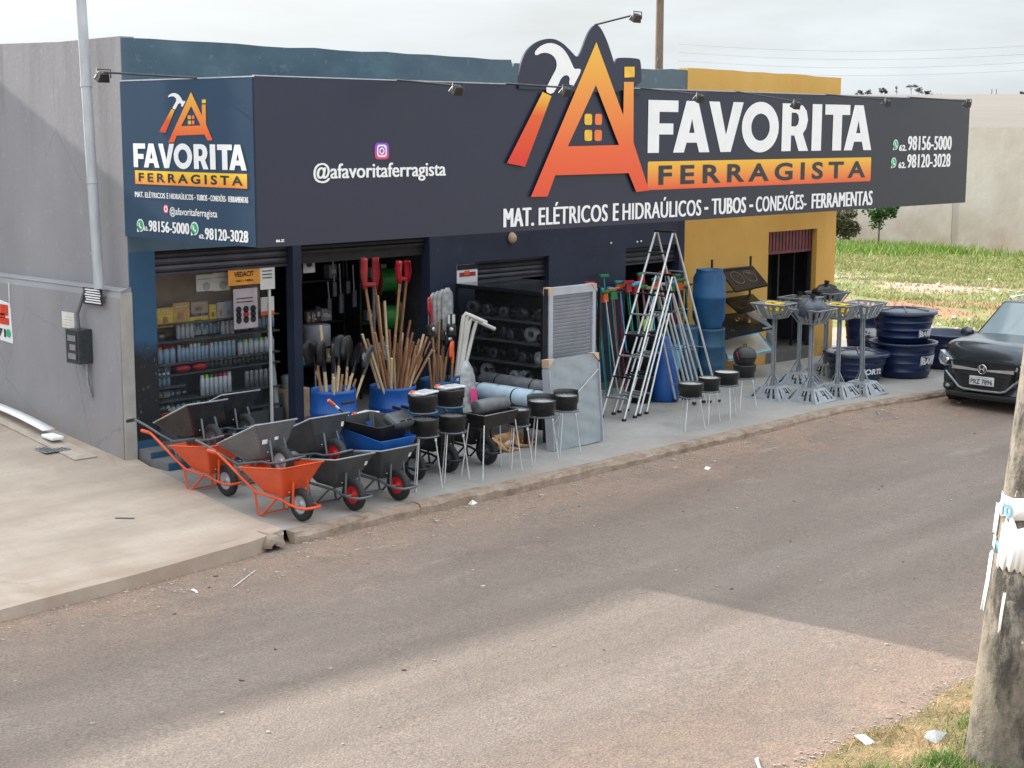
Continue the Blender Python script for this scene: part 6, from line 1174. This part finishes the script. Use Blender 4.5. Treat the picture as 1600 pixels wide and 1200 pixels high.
p = gnd(436, 850, -.13); t = thing('plastic_cup', 'white plastic cup standing at the drain mouth', 'cup', (p.x, p.y, rz_(p.x, p.y)+.005), 0, None, R(5)); B().lathe([(.001, 0), (.026, 0), (.04, .11), (.043, .112), (.038, .112), (.024, .004), (.001, .004)], 18).obj('shell', 'print_white', t)
t = thing('cardboard_scrap', 'dark flat scrap lying on the pale slab', 'litter', (gnd(195, 807, .03).x, gnd(195, 807, .03).y, .03), R(-50)); B().box((0, 0, .002), (.2, .03, .004)).obj('strip', 'grey_tube', t)

# ---------------------------------------------------------------- shop window goods
def Yp(px, py, Y=16.45): return onY(px, py, Y)
def cans(x0, x1, pyb, h, n, body, caps, Y, label, zs, group):
    X0 = onY(x0, pyb, Y).x; X1 = onY(x1, pyb, Y).x; st_ = (X1-X0)/n; r = st_*.44
    for k in range(n):
        c = caps[k % len(caps)]; t = thing('spray_can', label if len(set(caps)) == 1 else f'{label}, {cn2.get(c, "white")} cap', 'can', (X0+st_*(k+.5), Y, zs), 0, group)
        B().lathe([(.001, 0), (r, 0), (r, h*.8), (r*.7, h*.84), (.001, h*.84)], 12).obj('body', body, t); B().lathe([(r*.8, h*.8), (r*.8, h), (.001, h)], 10).obj('cap', c, t)
cn2 = {'red_plastic': 'red', 'white_plastic': 'white', 'green_plastic': 'green', 'orange_plastic': 'orange', 'lime_plastic': 'lime', 'pink_plastic': 'pink', 'pvc': 'cream', 'can_white': 'pale', 'cyan_plastic': 'blue'}
cans(244, 274, 562, .22, 3, 'can_blue', ['orange_plastic', 'red_plastic', 'red_plastic'], 16.45, 'pale blue can at the left end of the long shelf', 1.12, 'cans on the long shelf')
cans(277, 326, 560, .21, 8, 'can_blue', ['can_white', 'green_plastic', 'red_plastic', 'pvc', 'white_plastic'], 16.45, 'pale blue can in the middle of the long shelf', 1.12, 'cans on the long shelf')
cans(327, 368, 552, .2, 6, 'can_blue', ['can_white'], 16.45, 'tall pale blue can right of the middle of the long shelf', 1.12, 'cans on the long shelf')
cans(371, 428, 545, .19, 7, 'can_white', ['cyan_plastic', 'lime_plastic', 'can_white'], 16.45, 'white tube at the right end of the long shelf', 1.12, 'cans on the long shelf')
cans(275, 303, 530, .2, 4, 'can_white', ['white_plastic'], 16.5, 'pale can on the shelf under the yellow packets', 1.40, 'cans under the packets')
cans(345, 366, 525, .17, 3, 'can_white', ['white_plastic'], 16.5, 'pale can right of the others under the packets', 1.40, 'cans under the packets')
cans(245, 266, 593, .17, 3, 'can_blue', ['can_white'], 16.45, 'pale blue box like can on the lower left shelf', .98-.14, 'cans on the lower left')
cans(313, 362, 617, .26, 7, 'can_white', ['pvc', 'lime_plastic', 'green_plastic', 'red_plastic', 'red_plastic', 'pink_plastic', 'can_white'], 16.42, 'white spray can in the bright capped row on the low shelf', .66, 'bright capped spray cans')
cans(382, 426, 605, .22, 6, 'galvanized', ['can_white'], 16.5, 'grey tube in the thin row low at the right', .66, 'grey tubes low right')
cans(244, 300, 470, .13, 9, 'can_white', ['cyan_plastic', 'can_white', 'red_plastic'], 16.62, 'small white bottle at the back of the top window shelf', 1.63, 'small bottles on the top shelf')
cans(366, 428, 500, .16, 9, 'can_blue', ['can_white', 'orange_plastic'], 16.6, 'small pale blue bottle behind the mauve poster', 1.41, 'small bottles behind the poster')
cans(300, 345, 528, .14, 7, 'can_blue', ['white_plastic', 'cyan_plastic'], 16.6, 'small blue bottle under the yellow packets', 1.41, 'cans under the packets')
cans(320, 425, 575, .10, 15, 'dark_hub', ['can_white', 'red_plastic', 'pvc'], 16.5, 'short dark jar on the third window shelf', .99, 'jars on the third shelf')
cans(250, 330, 640, .15, 10, 'can_white', ['cyan_plastic', 'pvc', 'green_plastic'], 16.5, 'short pale bottle on the lowest window shelf', .43, 'bottles on the lowest shelf')
B_ = bld; pt('shelf', 'shelf_dark', ((10.87, YW+.2, .815), (11.4, YW+.5, .838)))
def packet(label, x0, y0, x1, y1, m, Y=16.44, name='packet', group='packets hung in the shop window', art=True):
    a = onY(x0, y1, Y); c = onY(x1, y0, Y); t = thing(name, label, 'packet' if name == 'packet' else 'poster', (a.x, Y, a.z), 0, group); w_, h_ = c.x-a.x, c.z-a.z
    B().bb((0, 0, 0), (w_, .03 if name == 'packet' else .004, h_)).obj('body', m, t, bevel=.006 if name == 'packet' else 0)
    if art: B().bb((w_*.25, -.004, h_*.25), (w_*.6, -.001, h_*.55)).obj('print', random.choice(['wood_dark', 'print_dark', 'wood_mid']), t); B().bb((w_*.15, -.004, h_*.8), (w_*.85, -.001, h_*.86)).obj('print_line', 'paper_grey', t)
    return t, w_, h_
for lab, *q, m in (('yellow packet at the far left of the window', 242, 482, 249, 513, 'packet_yellow'), ('bright yellow packet second from the left in the window', 249, 480, 270, 513, 'packet_yellow'), ('tan packet third from the left in the window', 271, 472, 296, 508, 'packet_tan'), ('low yellow box right of the tan packet', 297, 493, 326, 506, 'packet_yellow'), ('narrow yellow packet right of the low yellow box', 328, 475, 338, 502, 'packet_yellow'), ('clear grey packet above the low yellow box', 299, 470, 325, 491, 'display_back'), ('bluish bag right of the narrow yellow packet', 352, 470, 364, 500, 'can_blue'), ('clear bag between the yellow and bluish ones', 340, 472, 351, 500, 'paper_grey')): packet(lab, *q, m)
for lab, *q in (('white card with small print, first of two at the window top', 307, 428, 332, 456), ('white card with small print, second of two at the window top', 333, 425, 358, 455)): 
    t, w_, h_ = packet(lab, *q, 'paper', 16.40, 'window_poster', 'printed cards in the shop window', False); put_poly('print', [circ(w_*.6, h_*.28, w_*.22)], lambda u, v: Vector((u, -.005, v)), 'paper_grey', t); B().bb((w_*.1, -.004, h_*.7), (w_*.9, -.001, h_*.76)).obj('print_line', 'paper_grey', t)
t, w_, h_ = packet('orange poster reading VEDACIT hung in the window', 357, 418, 406, 447, M('poster_orange', (.72, .3, .04), .6), 16.26, 'window_poster', 'posters in the shop window', False)
put_text('lettering', 'VEDACIT', lambda u, v: Vector((u, -.004, v)), (w_*.18, h_*.52, w_*.80, h_*.84), 'print_dark', t, .03); put_text('lettering', 'NO 1 OBRA', lambda u, v: Vector((u, -.004, v)), (w_*.25, h_*.2, w_*.78, h_*.34), 'print_dark', t, .03)
t, w_, h_ = packet('pale poster with rows of dark products under the orange poster', 366, 449, 402, 515, M('poster_mauve', (.42, .36, .38), .7), 16.25, 'window_poster', 'posters in the shop window', False)
for k in range(9): put_poly('print', [circ(w_*(.2+.3*(k % 3)), h_*(.22+.13*(k//3)), w_*.12, 10)], lambda u, v: Vector((u, -.004, v)), 'print_dark' if k != 4 else 'red_plastic', t)
for k in range(2): B().bb((w_*.12, -.004, h_*(.66+.09*k)), (w_*.8, -.001, h_*(.68+.09*k))).obj('print_line', 'print_dark', t)
t, w_, h_ = packet('white sheet with black print right of the orange poster', 407, 416, 429, 453, 'paper', 16.26, 'window_poster', 'posters in the shop window', False)
for k in range(3): B().bb((w_*.15, -.004, h_*(.5+.15*k)), (w_*.8, -.001, h_*(.54+.15*k))).obj('print_line', 'print_dark', t)
t, w_, h_ = packet('white card with an orange foot below the white sheet', 408, 463, 428, 493, 'paper', 16.3, 'window_poster', 'posters in the shop window', False); B().bb((0, -.004, 0), (w_, -.001, h_*.22)).obj('print', 'orange_plastic', t); B().bb((w_*.5, -.005, h_*.2), (w_*.75, -.002, h_*.65)).obj('print', 'print_dark', t)
for lab, px, py, z in (('red pouch on the fourth shelf of the window', 285, 585, .84), ('second red pouch on the fourth shelf of the window', 311, 580, .84), ('red pouch on the lowest shelf at the left', 258, 635, .42)):
    p = onY(px, py, 16.45); t = thing('red_pouch', lab, 'pouch', (p.x, 16.45, z+.14 if z > .8 else z), 0, 'red pouches in the window'); B().ball((0, 0, .055), .1, 14, (1.2, .8, .55)).obj('body', 'red_plastic', t)
random.seed(17)
for k in range(64):
    z = random.choice([.42, .42, .66, .98, .98, 1.40, 1.62]); X = random.uniform(10.95, 12.6) if z != .66 else random.uniform(10.95, 11.6); m = random.choice(['black_plastic', 'packet_tan', 'can_white', 'paper_grey', 'can_blue', 'dark_hub', 'green_plastic', 'dark_tarp', 'display_back', 'roll_grey', 'black_plastic', 'galvanized'])
    nm = {'black_plastic': 'black', 'dark_hub': 'dark grey', 'green_plastic': 'green', 'dark_tarp': 'slate', 'display_back': 'brown', 'roll_grey': 'grey', 'galvanized': 'silver', 'packet_tan': 'tan', 'can_white': 'white', 'paper_grey': 'pale grey', 'can_blue': 'pale blue'}[m]
    t = thing('boxed_item', f'small {nm} boxed item on the ' + {.42: 'lowest shelf', .66: 'bright can shelf', .98: 'third shelf', 1.40: 'upper shelf', 1.62: 'yellow packet shelf'}[z] + ' of the shop window, ' + ('left end' if X < 11.5 else 'middle' if X < 12.1 else 'right end'), 'box', (X, 16.6, z), random.uniform(-.3, .3), 'small boxed goods in the window'); w_ = random.uniform(.06, .14); B().box((0, 0, .05), (w_, .1, random.uniform(.06, .1))).obj('box', m, t, bevel=.01); B().box((0, -.052, .05), (w_*.5, .004, .03)).obj('label_patch', 'paper_grey', t)
# doorway goods
t = thing('doorway_sign', 'white framed display header reading SUNFLEX in the doorway', 'sign', T(583, 403, 16.6)); a = onY(583, 403, 16.6); c = onY(632, 390, 16.6); w_ = c.x-a.x
B().bb((0, 0, 0), (w_, .03, .13)).obj('header', 'paper', t); B().bb((0, 0, -1.2), (.03, .03, -.001)).obj('post', 'galvanized', t); B().bb((w_-.03, 0, -1.5), (w_, .03, -.001)).obj('post', 'shutter_dark', t)
put_text('lettering', 'SUNFLEX', lambda u, v: Vector((u, -.004, v)), (w_*.28, .03, w_*.92, .10), 'print_dark', t, .02); put_poly('print', [circ(w_*.14, .065, .035)], lambda u, v: Vector((u, -.004, v)), 'print_dark', t)
for lab, px, py in (('green hose reel under the doorway sign', 606, 437), ('green hose reel lower down in the doorway', 609, 495)):
    p = onY(px, py, 16.9); t = thing('hose_reel', lab, 'reel', tuple(p), R(-25), 'green hose reels in the doorway')
    for xq in (-.14, .14): B().lathe([(.001, 0), (.23, 0), (.23, .012), (.001, .012)], 24, (xq, 0, 0), 'x').obj('flange', 'wood_dark' if xq < 0 else 'cardboard', t)
    B().lathe([(.15, -.135), (.165, -.1), (.17, 0), (.165, .1), (.15, .135)], 24, (0, 0, 0), 'x').obj('hose', M('hose_green', (.012, .20, .03), .45), t)
t = thing('reel_rack', 'dark rack behind the green hose reels in the doorway', 'rack', (14.35, 17.3, .17)); b = B()
for xq in (-.45, .45): b.bb((xq, 0, 0), (xq+.03, .03, 2.2))
for z in (.5, 1.1, 1.7): b.bb((-.45, 0, z), (.48, .3, z+.02))
b.obj('frame', 'black_metal', t)
random.seed(23)
for k in range(30):
    col = random.choice(['cardboard', 'paper_grey', 'can_white', 'red_plastic', 'dark_hub', 'galvanized', 'cyan_plastic', 'packet_tan', 'clear_plastic', 'dark_hub']); nm = {'cardboard': 'brown', 'paper_grey': 'pale grey', 'can_white': 'whitish', 'red_plastic': 'red', 'dark_hub': 'dark grey', 'galvanized': 'silver', 'cyan_plastic': 'blue', 'packet_tan': 'tan', 'clear_plastic': 'clear'}[col]
    lv = random.choice([.52, 1.12, 1.72]); xq = 14.35+random.uniform(-.38, .4) if k % 2 else 15.1+random.uniform(-.25, .3)
    lb_ = f'{nm} packed item, {dict([(.52, "low"), (1.12, "middle"), (1.72, "high")])[lv]} doorway shelf, {"behind the reels" if k % 2 else "right side"}'; SEEN[lb_] = SEEN.get(lb_, 0)+1; lb_ += ('', ', nearer the wall', ', further along')[min(2, SEEN[lb_]-1)]
    t = thing('stock_box', lb_, 'box', (xq, 17.42 if k % 2 else 17.0, .17+lv), random.uniform(-.3, .3), 'goods on the doorway shelves'); w_ = random.uniform(.07, .17); hh_ = random.uniform(.08, .26)
    B().box((0, 0, hh_/2), (w_, .12, hh_)).obj('box', col, t, bevel=.012); B().box((0, -.062, hh_*.5), (w_*.6, .003, hh_*.3)).obj('label_patch', 'paper', t)
t = thing('side_rack', 'dark rack of packed goods at the right of the doorway', 'rack', (15.1, 17.0, .17)); b = B()
for xq in (-.33, .40): b.bb((xq, -.1, 0), (xq+.03, -.07, 2.3))
for z in (.5, 1.1, 1.7): b.bb((-.30, -.12, z-.02), (.40, .25, z+.018))
b.obj('frame', 'black_metal', t)
for k, (px, py, l_) in enumerate([(520, 408, .5), (530, 412, .7), (541, 409, .45), (551, 414, .6), (650, 412, .8), (657, 410, .6), (512, 440, .4)]):
    p = onY(px, py, 16.9); t = thing('hanging_tool', ('thin grey tool hanging at the far left of the doorway', 'long grey tool hanging second from the left in the doorway', 'short black tool hanging third in the doorway', 'grey tool hanging fourth in the doorway', 'long pale tool hanging at the right of the doorway', 'pale tool hanging last at the right of the doorway', 'round based tool hanging low at the left of the doorway')[k], 'tool', tuple(p), 0, 'tools hanging in the doorway')
    B().tube([(0, 0, 0), (.02, 0, -l_*.6)], .012, 6).obj('shaft', 'galvanized' if k != 2 else 'black_metal', t); B().box((.025, 0, -l_*.8), (.07, .03, l_*.4)).obj('blade', 'dark_hub', t, bevel=.01)
t, w_, h_ = packet('framed pale picture card hanging on the door post', 474, 401, 492, 427, 'paper_grey', 16.35, 'window_poster', 'cards in the doorway', False); put_poly('print', [circ(w_*.5, h_*.6, w_*.25)], lambda u, v: Vector((u, -.004, v)), 'print_dark', t)
t = thing('stool', 'white topped stool with thin pale legs inside the doorway', 'stool', (atx(495, 17.0, .9), 17.0, .17)); 
B().lathe([(.001, .85), (.2, .85), (.2, 1.12), (.19, 1.14), (.001, 1.14)], 20).obj('seat', 'frame_white', t)
for sx in (-1, 1):
    for sy in (-1, 1): B().tube([(sx*.16, sy*.16, .85), (sx*.2, sy*.2, 0)], .013, 6).obj('leg', 'frame_white', t)
t = thing('grey_canister', 'grey metal canister standing by the shop window edge', 'canister', (atx(453, 16.5, .5), 16.5, .17)); B().lathe([(.001, 0), (.15, 0), (.14, .3), (.11, .48), (.12, .56), (.08, .58), (.001, .58)], 20).obj('body', 'galvanized', t)
t = thing('white_box', 'pale cardboard box behind the left tool barrel', 'box', (13.2, 16.5, .17)); B().box((0, 0, .2), (.35, .3, .4)).obj('box', 'cardboard', t, bevel=.01)
t = thing('leaning_board', 'narrow pale board leaning at the right of the shop window', 'board', (12.85, 16.42, .17)); B().box((-.03, 0, .65), (.06, .03, 1.3), (0, R(-5), 0)).obj('board', 'pipe_grey', t)
t, w_, h_ = packet('small square notice with red and orange print on the navy wall', 714, 412, 746, 443, 'print_white', 16.165, 'wall_notice', 'notices on the navy wall', False); B().bb((0, -.004, h_*.72), (w_, -.001, h_)).obj('print', 'print_dark', t); B().bb((w_*.12, -.004, h_*.35), (w_*.9, -.001, h_*.58)).obj('print', 'red_plastic', t); B().bb((w_*.35, -.006, h_*.42), (w_*.6, -.0045, h_*.66)).obj('print', 'orange_plastic', t)
for px, py in ((954, 380), (995, 378), (1001, 377)): p = onY(px, py, YW-.005); q = thing('wall_hook', 'small bright hook on the navy wall under the sign', 'hook', tuple(p), 0, 'hooks on the navy wall'); B().ball((0, -.01, 0), .018, 8).obj('knob', 'white_plastic', q)
p = onY(800, 372, YW-.02); q = thing('wall_badge', 'round brown cap lamp on the navy wall just under the sign', 'lamp', tuple(p)); B().lathe([(.001, -.05), (.06, -.045), (.09, 0), (.001, 0)], 20, (0, 0, 0), 'y').obj('cap', 'cardboard', q)

# ---------------------------------------------------------------- background: wall, trees, poles, wires
WX = 60.5
bw = thing('boundary_wall', 'long high pale plastered wall at the far side of the vacant lot', 'wall', (WX, 20, -.95)); b = B(); n = 30
ysw = [-30+4*i for i in range(31)]; b.prism([(y, -1.6) for y in (ysw[0], ysw[-1])]+[(y, 4.20+.03*math.sin(y)+.0*y) for y in reversed(ysw)], WX, WX+.2, lambda y, z, x: (x-WX, y-20, z+.95)); b.obj('face', 'back_wall', bw)
for y in range(-28, 60, 6): B().bb((-.03, y-20-.15, -.3), (0-.001, y-20+.15, 5.1)).obj('buttress', 'back_wall', bw)
def tree(name, label, base, H, crown, n, m, group, tm='trunk_bark', leaf=.1, seed=1, flat=1.0, tr=.05, lo=.6):
    random.seed(seed); t = thing(name, label, 'tree', base, 0, group); b = B(); b.tube([(0, 0, 0), (.04*H*.2, 0, H*.35), (-.03*H*.3, .02, H*.7)], [tr, tr*.7, tr*.4], 7)
    br = []
    for k in range(6): a = k*1.1+seed; e = (crown*.6*math.cos(a), crown*.6*math.sin(a), H*(.72+.05*(k % 3))); b.tube([(0, 0, H*(.30+.05*k)), tuple(x_*.6 for x_ in e[:2])+(H*.62,), e], [tr*.45, tr*.3, tr*.12], 5); br.append(e)
    b.obj('trunk', tm, t); pts = []; c = B(); lobes = [(random.gauss(0, .42)*crown, random.gauss(0, .42)*crown, H*(random.uniform(lo, .85)), crown*random.uniform(.25, .45)) for _ in range(11)]
    for k in range(n):
        x, y, z, r = random.choice(lobes); u = Vector((random.gauss(0, 1), random.gauss(0, 1), random.gauss(0, 1)*.75*flat)).normalized()*r*random.uniform(.55, 1.05); o_ = Vector((x, y, z))+u; d1 = Vector((random.gauss(0, 1), random.gauss(0, 1), random.gauss(0, .5))).normalized()*leaf; d2 = Vector((random.gauss(0, 1), random.gauss(0, 1), random.gauss(0, .5))).normalized()*leaf*.6
        c.add([tuple(o_-d1), tuple(o_+d2), tuple(o_+d1), tuple(o_-d2)], [(0, 1, 2, 3)])
    c.obj('crown', m, t); return t
Xt = 57.6; Yt = onX(1372, 385, Xt).y; tree('young_tree', 'slim young tree with sparse crown before the far pale wall', (Xt, Yt, terr(Xt, 0)), 2.4, .75, 1300, 'leaf_green', None, leaf=.09, seed=4, tr=.05, lo=.38)
for k, (px, Xb, H) in enumerate([(1312, 58.5, 1.5), (1326, 59, 1.0), (1302, 58, 1.9)]): tree('weed_bush', ('brownish green bush at the building corner, nearest the yellow wall', 'lower brownish bush right of the corner bush', 'tall scraggly bush half hidden by the yellow corner')[k], (Xb, onX(px, 380, Xb).y, terr(Xb, 0)), H, .9, 900, M('leaf_brown', (.10, .10, .045), .8, 0, .5, 2), 'bushes behind the yellow corner', leaf=.09, seed=8+k, tr=.03)
# far ridge trees
random.seed(31)
for k, (px, wpx, hpx, fl, lab) in enumerate([(1344, 18, 7, .5, 'broad low dark tree at the left end of the far ridge'), (1356, 16, 8, .5, 'dark tree second from the left on the far ridge'), (1377, 13, 11, .8, 'round dark tree on the far ridge'), (1383, 10, 9, .6, 'tree in front of the round one on the far ridge'), (1401, 6, 13, 1.2, 'thin pale bare tree on the far ridge'), (1424, 20, 15, .35, 'flat topped umbrella tree on the far ridge'), (1436, 18, 11, .5, 'broad tree right of the umbrella tree on the far ridge'), (1450, 16, 6, .4, 'low tree at the right end of the ridge group'), (1597, 10, 5, .5, 'low dark tree at the right edge of the ridge')]):
    D = 520.0; dr_ = ray(px, 138); X = dr_.x/dr_.x*D; Yq = dr_.y/dr_.x*D
    best = None
    for X in range(200, 900, 20):
        Yq = X*dr_.y/dr_.x; zt = terr(X, Yq); pr_ = (CAM_H+X*dr_.z/dr_.x)
        el = (zt-CAM_H)/X
        if best is None or el > best[0]: best = (el, X, Yq, zt)
    el, X, Yq, zt = best; dist = Vector((X, Yq, 0)).dot(FW); mpp_ = dist/CAM_F
    tree('ridge_tree', lab, (X, Yq, zt-.3), hpx*mpp_*1.25, wpx*mpp_*.42, 420, 'leaf_haze' if k != 4 else 'paper_grey', 'trees on the far ridge', leaf=mpp_*1.1, seed=40+k, flat=fl, tr=mpp_*.4, lo=(.2, .3, .3, .3, .3, .7, .3, .2, .2)[k])
for k, (px, h) in enumerate([(1465, 4), (1471, 4), (1550, 9), (1557, 9)]):
    dr_ = ray(px, 138); X = 600; Yq = X*dr_.y/dr_.x; zt = terr(X, Yq); q = thing('far_pole', ('short pole left of the pair on the far ridge', 'short pole right of its twin on the far ridge', 'tall left leg pole of the frame on the far ridge', 'tall right leg pole of the frame on the far ridge')[k], 'pole', (X, Yq, zt), 0, 'poles on the far ridge'); B().tube([(0, 0, 0), (0, 0, h*.31)], .18, 5).obj('post', 'old_wood_pole', q)
Yp_ = 34.0; Xp_ = atx(1031, Yp_, 8); t = thing('wooden_pole', 'brown wooden power pole rising behind the shop', 'pole', (Xp_, Yp_, -.8)); B().tube([(0, 0, 0), (.0, 0, 13)], [.17, .12], 12).obj('shaft', 'old_wood_pole', t)
for k in range(6): B().tube([(-.17, -.1, 5.2+.35*k), (-.21, -.1, 5.35+.35*k), (-.17, -.1, 5.5+.35*k)], .03, 6).obj('cable_loop', 'grey_tube', t)
for z in (5.9, 6.6): B().tube([(-.2, -.15, z), (.3, -.15, z+.05)], .025, 6).obj('band', 'grey_tube', t)
def wire(label, a, c, sag):
    a, c = Vector(a), Vector(c); t = thing('power_wire', label, 'wire', tuple(a), 0, 'power lines over the field'); n = 14; B().tube([tuple((c-a)*i/n+Vector((0, 0, -sag*math.sin(PI*i/n)))) for i in range(n+1)], .013, 4).obj('cable', 'wire_black', t)
top_ = Vector((Xp_, Yp_, 0))
for k, (py, lab) in enumerate([(69, 'highest power line over the field'), (82, 'second power line from the top'), (95, 'third power line from the top'), (107, 'lowest power line over the field')]):
    a = onY(1120, py-1, 60.0); c = onY(1720, py-1, 15.0)
    a = onX(1060, py, 90.0); c = onX(1700, py-3, 90.0); wire(lab, a, c, .5)
